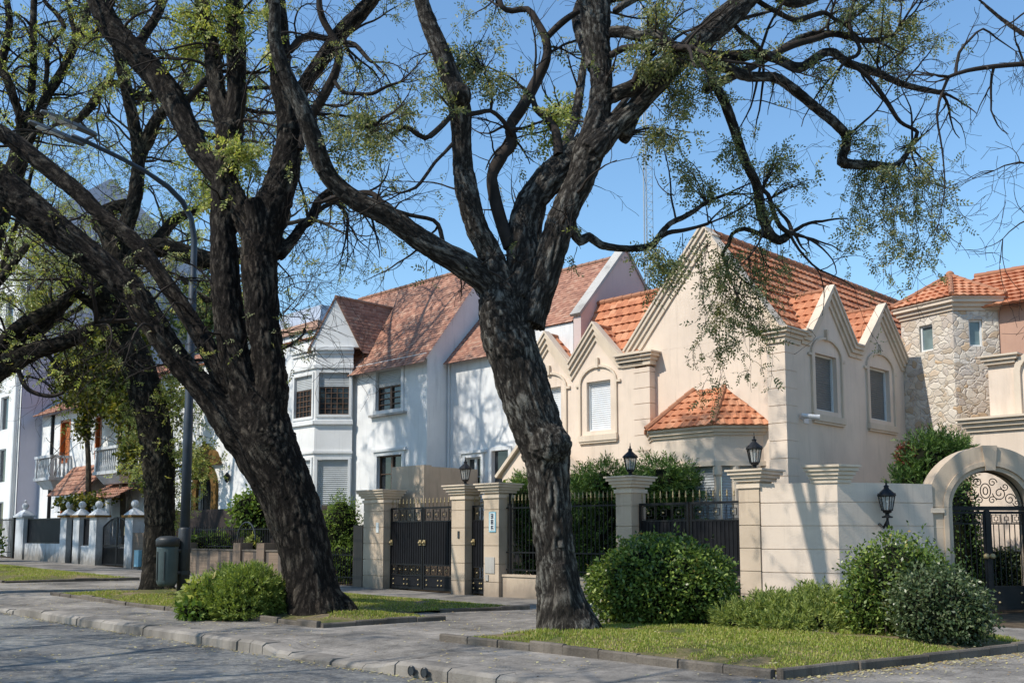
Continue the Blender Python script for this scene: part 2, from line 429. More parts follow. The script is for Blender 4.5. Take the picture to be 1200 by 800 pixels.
def paving():
    m, nt, out = new_mat('pavement_concrete'); v = coords(nt)
    n1 = noise_tex(nt, v, .55, 6, .65); n2 = noise_tex(nt, v, 30, 5, .7); n3 = noise_tex(nt, v, 4, 5, .7)
    f = mth(nt, 'ADD', mth(nt, 'MULTIPLY', n1, .5), mth(nt, 'ADD', mth(nt, 'MULTIPLY', n2, .25), mth(nt, 'MULTIPLY', n3, .25)))
    col = ramp(nt, f, [(.38, (.065, .059, .053)), (.5, (.20, .182, .16)), (.62, (.36, .325, .285))])
    mp = nt.nodes.new('ShaderNodeMapping'); mp.inputs['Rotation'].default_value = (0, 0, PI/4)
    tc = nt.nodes.new('ShaderNodeTexCoord'); nt.links.new(tc.outputs['Object'], mp.inputs[0])
    b = nt.nodes.new('ShaderNodeTexBrick'); b.offset = 0; b.inputs['Scale'].default_value = 1
    b.inputs['Brick Width'].default_value = .8; b.inputs['Row Height'].default_value = .8; b.inputs['Mortar Size'].default_value = .012; b.inputs['Mortar Smooth'].default_value = .3
    nt.links.new(mp.outputs[0], b.inputs[0])
    col = mixc(nt, mth(nt, 'MULTIPLY', b.outputs['Fac'], .5), col, (.07, .065, .06))
    finish(nt, out, col, .9, mth(nt, 'ADD', n2, n3), .5, .015, spec=.2); return m
M['paving'] = paving()
def lawn_soil():
    m, nt, out = new_mat('lawn_soil'); v = coords(nt)
    n1 = noise_tex(nt, v, .9, 5, .6); n2 = noise_tex(nt, v, 22, 5, .7)
    col = ramp(nt, mth(nt, 'ADD', mth(nt, 'MULTIPLY', n1, .6), mth(nt, 'MULTIPLY', n2, .4)), [(.40, (.25, .19, .125)), (.5, (.15, .125, .06)), (.6, (.08, .10, .03))])
    finish(nt, out, col, .95, n2, .8, .03, spec=.1); return m
M['lawn_soil'] = lawn_soil()
M['grass'] = leafmat('grass_blades', [(0, (.12, .19, .022)), (.35, (.23, .29, .04)), (.72, (.36, .37, .075)), (.92, (.46, .38, .15)), (1, (.50, .42, .25))], .3, .55)
M['litter'] = leafmat('leaf_litter', [(0, (.50, .43, .16)), (.4, (.28, .17, .07)), (.7, (.55, .50, .24)), (1, (.45, .40, .26))], .1, .7)
M['leaf_tip'] = leafmat('tree_leaves', [(0, (.08, .10, .05)), (.4, (.17, .195, .09)), (.8, (.30, .315, .155)), (1, (.34, .28, .15))], .4)
M['leaf_yel'] = leafmat('young_leaves', [(0, (.16, .20, .05)), (.5, (.33, .37, .11)), (.9, (.50, .50, .22)), (1, (.48, .34, .14))], .42)
M['leaf_bush'] = leafmat('glossy_shrub_leaves', [(0, (.028, .055, .013)), (.45, (.085, .14, .028)), (.85, (.21, .28, .06)), (.97, (.32, .38, .10)), (1, (.30, .20, .07))], .28, .32)
M['leaf_bush2'] = leafmat('dark_shrub_leaves', [(0, (.03, .055, .022)), (.5, (.075, .11, .045)), (.88, (.15, .18, .085)), (1, (.30, .32, .20))], .22, .32)
M['leaf_jun'] = leafmat('juniper_sprays', [(0, (.08, .12, .03)), (.5, (.22, .27, .07)), (1, (.38, .42, .13))], .32, .6)
M['leaf_jun2'] = leafmat('juniper_sprays_yellow', [(0, (.075, .12, .025)), (.5, (.18, .24, .05)), (1, (.32, .37, .09))], .3, .6)
M['leaf_con'] = leafmat('conifer_sprays', [(0, (.03, .07, .02)), (.5, (.075, .14, .035)), (1, (.16, .24, .06))], .25, .6)
M['leaf_vine'] = leafmat('vine_leaves', [(0, (.035, .055, .012)), (.5, (.08, .10, .02)), (.85, (.20, .20, .03)), (1, (.30, .24, .04))], .3)
M['leaf_green'] = leafmat('garden_leaves', [(0, (.06, .11, .02)), (.5, (.14, .22, .04)), (1, (.27, .34, .08))], .35)
M['leaf_red'] = leafmat('red_leaves', [(0, (.12, .02, .02)), (1, (.22, .06, .04))], .2)
M['bark2'] = barkmat('bark_near', (.045, .038, .032), (.235, .208, .175), (.31, .30, .26), .5)
M['bark1'] = barkmat('bark_left', (.020, .016, .0135), (.12, .098, .078), (.19, .17, .135), .4, (.19, .11, .062))
M['bark3'] = barkmat('bark_grey', (.022, .019, .015), (.105, .086, .066), (.20, .18, .125), .5)
M['twig'] = simple('twig_bark', (.040, .032, .027), .9, 0, .4, 3, .15)
M['twig_pale'] = simple('pale_twig_bark', (.085, .07, .052), .9, 0, .4, 3, .15)
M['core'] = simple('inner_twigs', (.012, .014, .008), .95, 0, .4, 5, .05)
M['far_green'] = leafmat('far_foliage', [(0, (.05, .09, .03)), (1, (.12, .17, .05))], .2)
# ------------------------------------------------------------------ setting: ground, road, pavement, kerb, beds
def grid_sheet(name, mat, l0, l1, r0, r1, nl, nr, hf):
    mb = MB(); pts = []; fc = []
    for i in range(nl+1):
        for j in range(nr+1):
            l = l0+(l1-l0)*i/nl; r = r0+(r1-r0)*j/nr; pts.append(W(l, r, hf(l, r)))
    for i in range(nl):
        for j in range(nr):
            a = i*(nr+1)+j; fc.append((a, a+nr+1, a+nr+2, a+1))
    mb.add(pts, fc); return struct(mb, name, mat)
def sm(a, b, x):
    t = min(1, max(0, (x-a)/(b-a))); return t*t*(3-2*t)
def dip(l):                                  # lowered kerb at the driveway and at the left crossing
    return max(sm(10.3, 10.9, l)*(1-sm(13.2, 13.7, l)), sm(23.4, 24.6, l)*(1-sm(33, 34, l)))
def pave_h(l, r): return G(l)-.10*dip(l)*(1-sm(8.5, 10.0, r))+.006*noise.noise((l*.8, r*.8, 3.3))
def road_h(l, r): return G(l)-.165+.012*noise.noise((l*.35, r*.35, 1.7))
far = MB(); S_ = 2500
far.add([(-S_, -S_, -.45), (S_, -S_, -.45), (S_, S_, -.45), (-S_, S_, -.45)], [(0, 1, 2, 3)])
struct(far, 'ground', M['soil'])
grid_sheet('yard', M['soil'], -40, 120, 18.95, 60, 60, 8, lambda l, r: G(l)-.03)
grid_sheet('road', M['asphalt'], -60, 140, -6.2, 8.35, 260, 20, road_h)
grid_sheet('far_pavement', M['paving'], -60, 140, -14, -6.2, 60, 3, lambda l, r: G(l)-.01)
grid_sheet('pavement', M['paving'], -30, 110, 8.50, 18.95, 460, 42, pave_h)

# kerb: separate stones in one row, lowered at the crossings
kb = MB(); l = -8.0; rk = random.Random(4)
while l < 75:
    w = .82+rk.random()*.35
    if 9.4 < l < 14 or 22.6 < l < 34.5: w = .36
    a, b = l+.008, l+w-.008; pts = []
    dx = rk.uniform(-.022, .022); sg = rk.uniform(-.012, .008)
    for q in (a, b):
        t = G(q)+.014-.10*dip(q); c = .04
        for (r, z) in ((8.20+dx, t-.4), (8.215+dx, t-c+sg), (8.22+dx+c*1.5, t+sg), (8.56, t), (8.56, t-.4)): pts.append(W(q, r, z))
    kb.add(pts, [(0,1,2,3,4), (9,8,7,6,5)]+[(k, k+5, (k+1) % 5+5, (k+1) % 5) for k in range(5)])
    l += w
struct(kb, 'kerb', M['concrete'])

BED1 = [(27.4, 10.38), (15.15, 10.38), (14.86, 12.9), (16.5, 13.25), (16.3, 14.1), (15.7, 16.1), (23.5, 16.4), (27.2, 13.6)]
BED2 = [(11.85, 10.45), (6.12, 10.35), (5.05, 15.6), (7.0, 18.3), (10.9, 18.5), (11.8, 16.5)]
BED3 = [(54, 11.2), (33.6, 11.2), (33.0, 15.2), (54, 15.6)]
def inpoly(p, poly):
    x, y = p; c = False; j = len(poly)-1
    for i in range(len(poly)):
        xi, yi = poly[i]; xj, yj = poly[j]
        if (yi > y) != (yj > y) and x < (xj-xi)*(y-yi)/(yj-yi)+xi: c = not c
        j = i
    return c
def edge_dist(p, poly):
    d = 9
    for i in range(len(poly)):
        a = Vector(poly[i]); b = Vector(poly[(i+1) % len(poly)]); q = Vector(p)
        t = max(0, min(1, (q-a).dot(b-a)/(b-a).length_squared)); d = min(d, (a+(b-a)*t-q).length)
    return d
def bed_h(l, r, poly): return G(l)+.035+.10*sm(0, 1.2, edge_dist((l, r), poly))+.03*noise.noise((l*.9, r*.9, 7.1))
def bed_sheet(name, poly, step=.28):
    mb = MB(); ls = [p[0] for p in poly]; rs = [p[1] for p in poly]
    idx = {}; nl = int((max(ls)-min(ls))/step)+1; nr = int((max(rs)-min(rs))/step)+1
    def vid(i, j):
        if (i, j) not in idx:
            l = min(ls)+i*step; r = min(rs)+j*step
            idx[(i, j)] = len(mb.v); mb.v.append(W(l, r, bed_h(l, r, poly)))
        return idx[(i, j)]
    for i in range(nl):
        for j in range(nr):
            c = [(min(ls)+(i+a)*step, min(rs)+(j+b)*step) for a, b in ((0,0),(1,0),(1,1),(0,1))]
            if sum(inpoly(q, poly) for q in c) >= 3:
                mb.f.append((vid(i,j), vid(i+1,j), vid(i+1,j+1), vid(i,j+1))); mb.uv.append(None)
    return struct(mb, name, M['lawn_soil'])
bed_sheet('planting_bed', BED1); bed_sheet('planting_bed', BED2); bed_sheet('planting_bed', BED3)
def edging(segs, h=.10, w=.10):
    mb = MB(); rr = random.Random(8)
    for (a, b) in segs:
        a = Vector(a); b = Vector(b); L = (b-a).length; d = (b-a)/L; n = Vector((-d.y, d.x)); k = max(1, int(L/.62))
        for i in range(k):
            p = a+d*(L*i/k+.006); q = a+d*(L*(i+1)/k-.006); hh = h+rr.uniform(-.028, .014); o = rr.uniform(-.018, .018)
            c = [p+n*(o-w/2), q+n*(o-w/2), q+n*(o+w/2), p+n*(o+w/2)]
            z = [G(t.x) for t in c]
            P = [W(t.x, t.y, z[m]-.15) for m, t in enumerate(c)]+[W(t.x, t.y, z[m]+hh-.02) for m, t in enumerate(c)]
            c2 = [p+n*(o-w/2+.015), q+n*(o-w/2+.015), q+n*(o+w/2-.015), p+n*(o+w/2-.015)]
            P += [W(t.x, t.y, z[m]+hh) for m, t in enumerate(c2)]
            mb.add(P, [(0,1,2,3), (8,11,10,9)]+[(m, (m+1) % 4, (m+1) % 4+4, m+4) for m in range(4)]+[(m+4, (m+1) % 4+4, (m+1) % 4+8, m+8) for m in range(4)])
    return mb
struct(edging([((27.4, 10.32), (15.15, 10.32)), ((15.08, 10.32), (14.8, 12.95)), ((16.35, 14.15), (15.62, 16.15))]), 'bed_edging', M['edging'])
struct(edging([((11.9, 10.38), (6.1, 10.28)), ((6.04, 10.3), (4.95, 15.6))], .13), 'bed_edging', M['edging'])
struct(edging([((54, 11.12), (33.55, 11.12)), ((33.5, 11.15), (32.9, 15.2))], .1), 'bed_edging', M['edging'])
# two drain pipes in the kerb by the driveway
for ll, lab in ((9.93, 'left one of two round dark drain outlets in the kerb face beside the driveway'), (9.68, 'right one of two round dark drain outlets in the kerb face beside the driveway')):
    dr = MB()
    c = Vector(W(ll, 8.172, -.07)); d = Vector(W(0, 1, 0))
    for (r0, r1) in ((.062, .062),):
        dr.tube([c-d*.03, c-d*.005], [.066, .066], 14, False); dr.tube([c-d*.03, c+d*.002], [.052, .052], 14, True)
    single(dr, 'drain_outlet', M['pole_dark'], W(ll, 8.19, -.125), lab, 'drain', 'kerb drain outlets')


# grass: blades in tufts over the three beds
def grass(polys, dens, seed, keep):
    rg = np.random.RandomState(seed); V = []; base = []
    for poly, dn, hh in polys:
        ls = [p[0] for p in poly]; rs = [p[1] for p in poly]
        n = int((max(ls)-min(ls))*(max(rs)-min(rs))*dn)
        L = rg.uniform(min(ls), max(ls), n); R_ = rg.uniform(min(rs), max(rs), n)
        for l, r in zip(L, R_):
            if not inpoly((l, r), poly): continue
            k = noise.noise((l*.7, r*.7, 5.0))+.5*noise.noise((l*2.6, r*2.6, 9.0))
            if k < keep(l, r): continue
            base.append((*W(l, r, bed_h(l, r, poly)-.005), hh*(1+.6*k)))
    B = np.array(base); n = len(B); a = rg.uniform(0, 2*PI, n); lean = rg.uniform(.1, .9, n); h = B[:, 3]*rg.uniform(.5, 1.3, n)
    w = rg.uniform(.003, .0065, n); dx, dy = np.cos(a), np.sin(a); P = B[:, :3]
    side = np.stack([-dy, dx, np.zeros(n)], 1)*w[:, None]
    mid = P+np.stack([dx*lean*h*.25, dy*lean*h*.25, h*.6], 1); tip = P+np.stack([dx*lean*h*.8, dy*lean*h*.8, h*(1-.35*lean)], 1)
    V = np.stack([P-side, P+side, mid+side*.8, mid-side*.8, tip+side*.15, tip-side*.15], 1).reshape(-1, 3)
    i = np.arange(n)[:, None]*6
    Fq = np.concatenate([i+np.array([[0, 1, 2, 3]]), i+np.array([[3, 2, 4, 5]])], 0)
    return V, Fq
def grass_keep(l, r):
    k = -.42+.35*noise.noise((l*.45, r*.45, 31.0))
    for (a, b, rad) in ((11.1, 12.0, 1.5), (17.0, 11.5, 1.5), (26.3, 12.6, 1.4)):
        k = max(k, .9-1.3*math.hypot(l-a, r-b)/rad)
    if r > 14.2 and l < 13: k = max(k, .25)           # bare soil under the shrubs
    if l > 19 and r < 13: k = max(k, -.12)
    return k
V_, F_ = grass([(BED1, 1200, .045), (BED2, 2100, .045), (BED3, 520, .06)], 0, 3, grass_keep)
me = np_mesh('grass', V_, F_, M['grass'], (0, 0, 0)); o = bpy.data.objects.new('grass', me); COL.objects.link(o); o['kind'] = 'stuff'
# dry leaves lying on road, gutter and pavement
rg = np.random.RandomState(21); B = []
for l, r in zip(rg.uniform(-2, 34, 11000), rg.uniform(2.5, 16, 11000)):
    if noise.noise((l*.5, r*.5, 2.0)) < -.05 and rg.rand() < .6: continue
    if r < 8.2: z = road_h(l, r)
    elif r < 8.45: continue
    elif any(inpoly((l, r), p) for p in (BED1, BED2, BED3)):
        if rg.rand() < .5: continue
        z = next(bed_h(l, r, p) for p in (BED1, BED2, BED3) if inpoly((l, r), p))+.03
    else: z = pave_h(l, r)
    B.append((*W(l, r, z+.008), ))
for l in rg.uniform(3, 30, 1300): 
    r = 8.2-abs(rg.normal(0, .10)); B.append((*W(l, r, road_h(l, r)+.008),))
for _ in range(900):
    t = rg.rand(); r = 10.3+5*t; l = 6.0-1.1*t-abs(rg.normal(0, .25)); B.append((*W(l, r, pave_h(l, r)+.008),))
B = np.array(B); n = len(B); a = rg.uniform(0, 2*PI, n); s = rg.uniform(.012, .034, n)
d = np.stack([np.cos(a), np.sin(a), rg.uniform(-.25, .25, n)], 1)*s[:, None]; e = np.stack([-np.sin(a), np.cos(a), rg.uniform(-.25, .25, n)], 1)*(s*.5)[:, None]
V = np.stack([B-d, B+e, B+d, B-e], 1).reshape(-1, 3); V[:, 2] += .004
me = np_mesh('leaf_litter', V, np.arange(n*4).reshape(n, 4), M['litter'], (0, 0, 0)); o = bpy.data.objects.new('leaf_litter', me); COL.objects.link(o); o['kind'] = 'stuff'
# ------------------------------------------------------------------ building helpers
def roof_tiles(mb, A, B, C, D, th, tw, amp, step):
    """tiled slope: eave A->B, top D->C; real courses with a stepped, corrugated profile"""
    A, B, C, D = map(Vector, (A, B, C, D)); ex = (B-A).normalized()
    up = (D-A)-ex*(D-A).dot(ex)
    if up.length < 1e-6: up = (C-B)-ex*(C-B).dot(ex)
    S = up.length; ey = up/S; n = ex.cross(ey)
    if n.z < 0: n = -n
    xl = lambda v: (D-A).dot(ex)*v; xr = lambda v: (B-A).length+((C-B).dot(ex))*v
    rows = max(1, round(S/th)); prof = (0, .55, 1, .55); q = tw/4
    for i in range(rows):
        v0, v1 = i/rows, (i+1)/rows
        lo = min(xl(v0), xl(v1)); hi = max(xr(v0), xr(v1))
        k0, k1 = math.floor(lo/q), math.ceil(hi/q); off = (i % 2)*2
        base = len(mb.v); cnt = 0; us = []
        for k in range(k0, k1+1):
            h = amp*prof[(k+off) % 4]
            x0 = min(max(k*q, xl(v0)), xr(v0)); x1 = min(max(k*q, xl(v1)), xr(v1))
            jit = step*.12*noise.noise((k*.25, i*1.7, amp*100))
            mb.v += [tuple(A+ex*x0+ey*(S*v0)+n*(-.015)), tuple(A+ex*x0+ey*(S*v0-.02)+n*(h+step+jit)), tuple(A+ex*x1+ey*(S*v1)+n*h*.9)]
            us.append((x0, x1)); cnt += 1
        for m in range(cnt-1):
            a = base+m*3; b = a+3; e = 1e-3
            mb.f.append((a, b, b+1, a+1)); mb.uv.append([(us[m][0], S*v0+e), (us[m+1][0], S*v0+e), (us[m+1][0], S*v0+e), (us[m][0], S*v0+e)])
            mb.f.append((a+1, b+1, b+2, a+2)); mb.uv.append([(us[m][0], S*v0+e), (us[m+1][0], S*v0+e), (us[m+1][1], S*v1-e), (us[m][1], S*v1-e)])
    mb.has_uv = True
    return mb
def ridge_caps(mb, A, B, r=.10, L=.36):
    A, B = Vector(A), Vector(B); n = max(1, round((B-A).length/L)); d = (B-A)/n
    for i in range(n):
        p = A+d*i; mb.tube([p, p+d*1.06], [r*1.05, r*.88], 8)
    return mb
def blind(mb, u0, u1, z0, z1, v, pitch=.06):
    n = int((z1-z0)/pitch)
    for i in range(n):
        a = z0+i*(z1-z0)/n; b = z0+(i+1)*(z1-z0)/n-.010
        mb.add([mb.T(u0, v+.014, a), mb.T(u1, v+.014, a), mb.T(u1, v, (a+b)/2), mb.T(u0, v, (a+b)/2), mb.T(u1, v+.014, b), mb.T(u0, v+.014, b)],
               [(0, 1, 2, 3), (3, 2, 4, 5)])
    mb.box(u0, u1, v+.012, v+.03, z0, z1)
    return mb
def arch_window(T, root, u0, u1, z0, z1, bm, depth=.16, top=.45, trim='beige_trim'):
    """shuttered window with raised surround, arched hood moulding, keystone and sill"""
    c = (u0+u1)/2; hw = (u1-u0)/2+.2
    fr = MB(T)
    pts = [(c-hw, z0-.12), (c-hw, z1-.05)]
    for k in range(1, 12):
        a = PI-PI*k/12; pts.append((c+hw*math.cos(a), z1-.05+top*math.sin(a)))
    pts += [(c+hw, z1-.05), (c+hw, z0-.12)]
    fr.strip(pts, 0, .065, -.06, .01)
    fr.box(c-hw-.20, c-hw+.003, -.058, .01, z1-.11, z1-.04); fr.box(c+hw-.003, c+hw+.20, -.058, .01, z1-.11, z1-.04)
    fr.box(c-.05, c+.05, -.09, .01, z1-.05+top-.02, z1+top+.22)
    w = part(fr, 'window', M[trim], root)
    s = MB(T); s.box(c-hw-.08, c+hw+.08, -.10, .01, z0-.30, z0-.13); s.box(c-hw-.05, c+hw+.05, -.07, .01, z0-.36, z0-.303)
    part(s, 'sill', M[trim], w)
    b = MB(T); blind(b, u0+.03, u1-.03, z0+.02, z1-.02, depth-.02); part(b, 'shutter', bm, w)
    f = MB(T); f.strip([(u0+.001, z0+.001), (u0+.001, z1-.001), (u1-.001, z1-.001), (u1-.001, z0+.001)], -.045, 0, depth-.06, depth+.02, True); part(f, 'frame', M['frame_w'], w)
    return w
CORN = [(-.30, -.17, -.06), (-.172, -.06, -.12), (-.062, .02, -.19), (.018, .075, -.24)]
def cornice(T, path, root, mat, layers=CORN, v1=.02, name='cornice'):
    mb = MB(T)
    for o0, o1, v in layers: mb.strip(path, o0, o1, v, v1)
    return part(mb, name, mat, root)
def quoin_blocks(mb, u0, u1, v0, v1, z0, z1, course=.42, gap=.018):
    z = z0
    while z < z1-.05:
        t = min(z+course, z1); mb.box(u0, u1, v0, v1, z+gap/2, t-gap/2); z = t
    mb.box(u0+.025, u1-.025, v0+.025, v1-.025, z0, z1)
    return mb

# ------------------------------------------------------------------ beige corner house
LC, RQ, RG = 12.62, 22.2, 22.45
bh = thing('beige_house', 'beige plastered corner house with orange tiled gables and shuttered arched windows', 'house', W(LC, RQ, 0))
TF, TR = frame_l(RQ), frame_r(LC)
TG = frame_l(RG)
wl = MB(TR)
WR = [(23.75, 24.9, 4.86, 6.35), (26.86, 28.1, 4.88, 6.37)]
wl.facade(RQ+.03, 29.8, 0, 6.6, WR, .2)
wl.T = TG
BAY = (13.45, 17.0, 3.0)
wl.facade(13.0, 16.9, 0, 6.75, [(13.9, 16.6, .2, 3.4)], .2)
wl.prism_uz([(12.95, 6.752), (17.62, 6.752), (17.62, 6.8), (15.05, 9.78), (12.95, 6.86)], 0, .3)
wl.T = TF
WF = [(18.2, 19.1, 4.65, 6.1), (20.12, 21.02, 4.65, 6.1)]
wl.facade(17.30, 21.65, 0, 6.6, WF, .2)
wl.add([W(21.65, RQ, 0), W(21.65, 25, 0), W(21.65, 25, 6.6), W(21.65, RQ, 6.6)], [(0, 1, 2, 3)])
wl.add([W(16.9, RG, 0), W(16.9, RQ, 0), W(16.9, RQ, 6.7), W(16.9, RG, 6.7)], [(0, 1, 2, 3)])
for a, b, c in (((LC+.3, 36), (21.65, 36), 6.6),):
    wl.add([W(*a, 0), W(*b, 0), W(*b, c), W(*a, c)], [(0, 1, 2, 3)])
part(wl, 'wall', M['beige'], bh, recalc=False)
# dormer parapet gables
for (u0, u1, T, zb, zp) in ((17.76, 19.66, TF, 6.6, 7.72), (19.68, 21.56, TF, 6.6, 7.72), (23.32, 25.74, TR, 6.6, 8.12), (26.22, 29.0, TR, 6.6, 8.14)):
    c = (u0+u1)/2
    d = MB(T); d.prism_uz([(u0, zb), (u1, zb), (u1, zb+.12), (c, zp), (u0, zb+.12)], .001, .065)
    do = part(d, 'dormer_gable', M['beige'], bh)
    cp = MB(T); cp.strip([(u0-.02, zb+.10), (c, zp+.02), (u1+.02, zb+.10)], 0, .06, -.15, .07); part(cp, 'coping', M['beige_trim'], do)
    r = MB(T)
    back = 1.5
    for s in (u0, u1):
        A = T(s, .07, zb+.09); B = T(s, back, zb+.09); C_ = T(c, back, zp-.01); D_ = T(c, .07, zp-.01)
        roof_tiles(r, A, B, C_, D_, .33, .24, .035, .03)
    ridge_caps(r, T(c, .08, zp+.01), T(c, back, zp+.01), .07)
    part(r, 'dormer_roof', M['tile'], do, recalc=False)
zz = [(17.0-.0, 6.72), (17.74, 6.72), (18.71, 7.80), (19.67, 6.72), (20.62, 7.80), (21.58, 6.72), (21.75, 6.72)]
cornice(TF, zz, bh, M['beige_trim'], [(-.34, -.23, -.05), (-.228, -.12, -.11), (-.118, -.02, -.17), (-.018, .03, -.21)])
zz = [(23.0, 6.82), (23.3, 6.82), (24.53, 8.22), (25.76, 6.82), (26.2, 6.82), (27.61, 8.24), (29.02, 6.82), (29.85, 6.82)]
cornice(TR, zz, bh, M['beige_trim'], [(-.34, -.23, -.05), (-.228, -.12, -.11), (-.118, -.02, -.17), (-.018, .03, -.21)])
# quoins with their moulded caps
def cap_rings(mb, u0, u1, v0, v1, z, steps):
    for (za, zb, d) in steps: mb.box(u0-d, u1+d, v0-d, v1+d, z+za, z+zb)
    return mb
QCAP = [(-.30, -.17, .05), (-.168, -.07, .10), (-.068, .012, .17), (.014, .06, .22)]
q = MB(W); quoin_blocks(q, LC-.012, 13.12, RQ, 22.78, 0, 6.42, .44); qo = part(q, 'corner_quoin', M['beige'], bh)
part(cap_rings(MB(W), LC, 13.12, RQ, 22.9, 6.72, QCAP), 'quoin_cap', M['beige_trim'], qo)
q = MB(W); quoin_blocks(q, 16.78, 17.35, RQ-.02, RG+.05, 0, 6.3, .44); qo = part(q, 'corner_quoin', M['beige'], bh)
part(cap_rings(MB(W), 16.78, 18.0-.28, RQ, RG+.1, 6.66, QCAP), 'quoin_cap', M['beige_trim'], qo)
for (u0, u1, z0, z1) in WF: arch_window(TF, bh, u0, u1, z0, z1, M['blind_w'])
for (u0, u1, z0, z1) in WR: arch_window(TR, bh, u0, u1, z0, z1, M['blind_g'], .18)
# rake mouldings of the tall gable
rk_ = [(12.85, 6.88), (15.05, 9.93), (17.75, 6.84)]
mb = MB(TG)
for o0, o1, v in ((-.36, -.22, -.05), (-.218, -.10, -.10), (-.098, .0, -.16), (.002, .06, -.20)): mb.strip(rk_[1:], o0, o1, v, .33); mb.strip(rk_[:2], o0*.45, o1*.45+.01, v*.6, .33)
part(mb, 'gable_rake', M['beige_trim'], bh)
# roofs
r = MB()
r36 = 35.5
roof_tiles(r, W(LC+.30, RG+.34, 6.98), W(LC+.30, r36, 6.98), W(15.05, r36, 9.80), W(15.05, RG+.34, 9.80), .36, .24, .028, .05)
roof_tiles(r, W(17.75, RG+.34, 6.62), W(17.75, r36, 6.62), W(15.05, r36, 9.80), W(15.05, RG+.34, 9.80), .36, .24, .028, .05)
ridge_caps(r, W(15.05, RG+.3, 9.84), W(15.05, r36, 9.84), .11)
part(r, 'main_roof', M['tile'], bh, recalc=False)
r = MB()
roof_tiles(r, W(17.45, RQ+.12, 6.66), W(19.74, RQ+.12, 6.66), W(19.74, 23.42, 8.72), W(15.9, 23.42, 8.72), .34, .24, .028, .05)
roof_tiles(r, W(16.4, 25.2, 6.66), W(19.74, 25.2, 6.66), W(19.74, 23.42, 8.72), W(16.4, 23.42, 8.72), .34, .24, .028, .05)
ridge_caps(r, W(16.2, 23.42, 8.76), W(19.70, 23.42, 8.76), .09)
part(r, 'side_roof', M['tile'], bh, recalc=False)
ch = MB(); ch.box(17.0, 17.35, 24.4, 24.75, 7.4, 9.6); ch.box(16.96, 17.39, 24.36, 24.79, 9.602, 9.7); part(ch, 'chimney', M['terra'], bh)
# ground floor bay with hipped roof
bp = [(13.42, RG), (14.28, 21.56), (16.22, 21.56), (17.05, RG)]
def grow_poly(p, d):
    return [(p[0][0]-d*1.4, p[0][1]), (p[1][0]-d*.41, p[1][1]-d), (p[2][0]+d*.41, p[2][1]-d), (p[3][0]+d*.4, p[3][1])]
mb = MB(); mb.prism_uv(bp, 3.5, 4.16)
b0 = part(mb, 'bay', M['beige'], bh)
mb = MB()
for za, zb, d in ((4.16, 4.24, .05), (4.242, 4.33, .11), (4.332, 4.40, .17)): mb.prism_uv(grow_poly(bp, d), za, zb)
part(mb, 'bay_cornice', M['beige_trim'], b0)
mb = MB(); mb.prism_uv(grow_poly(bp, .045), 3.38, 3.498); part(mb, 'bay_lintel', M['beige_trim'], b0)
mb = MB(); mb.prism_uv(grow_poly(bp, .03), 0, .9); part(mb, 'bay_base', M['beige'], b0)
mb = MB()
for (l, rr_) in ((14.28, 21.60), (16.18, 21.60), (13.58, 22.3), (13.98, 21.93)):
    mb = MB(); mb.lathe(W(l, rr_+.05, .9), [(.13, 0), (.13, .12), (.095, .16), (.085, 2.2), (.12, 2.26), (.12, 2.48)], 12); part(mb, 'bay_column', M['beige_trim'], b0)
mb = MB(frame_l(21.66)); blind(mb, 14.4, 16.1, .9, 3.38, 0, .07)
a = Vector(W(13.5, 22.42, 0)); b = Vector(W(14.26, 21.66, 0)); mb.T = lambda u, v, z: tuple(a+(b-a)*u+Vector((0, v, z))); blind(mb, .1, .92, .9, 3.38, .05, .07)
part(mb, 'bay_blind', M['blind_lt'], b0)
e = grow_poly(bp, .2); t0, t1 = W(14.55, RG+.0, 5.5), W(15.5, RG+.0, 5.5)
P = lambda q, z=4.40: W(q[0], q[1], z)
r = MB()
roof_tiles(r, P(e[1]), P(e[2]), t1, t0, .26, .22, .035, .03)
roof_tiles(r, P((e[0][0], RG-.02)), P(e[1]), t0, t0, .26, .22, .035, .03)
roof_tiles(r, P(e[2]), P((e[3][0], RG-.02)), t1, t1, .26, .22, .035, .03)
ridge_caps(r, P(e[1], 4.44), Vector(t0)+Vector((0, 0, .03)), .085, .3); ridge_caps(r, P(e[2], 4.44), Vector(t1)+Vector((0, 0, .03)), .085, .3)
part(r, 'bay_roof', M['tile'], b0, recalc=False)
# security camera on the corner
cm = MB(); c = Vector(W(LC, 22.95, 4.55))
cm.tube([c, c+Vector((.16, -.16, .02))], .022, 8)
cam_o = part(cm, 'camera_bracket', M['cam'], bh)
cm = MB(); c2 = c+Vector((.16, -.16, .05)); dd = Vector((.9, -.15, -.12)).normalized()
cm.tube([c2-dd*.20, c2+dd*.16], [.055, .055], 10); cm.box
cm.tube([c2+dd*.16, c2+dd*.24], [.062, .066], 10); part(cm, 'security_camera', M['cam'], cam_o)
sd = MB(TR); sd.box(23.05, 23.28, -.02, .03, 4.45, 4.62); part(sd, 'camera_plate', M['cam'], cam_o)

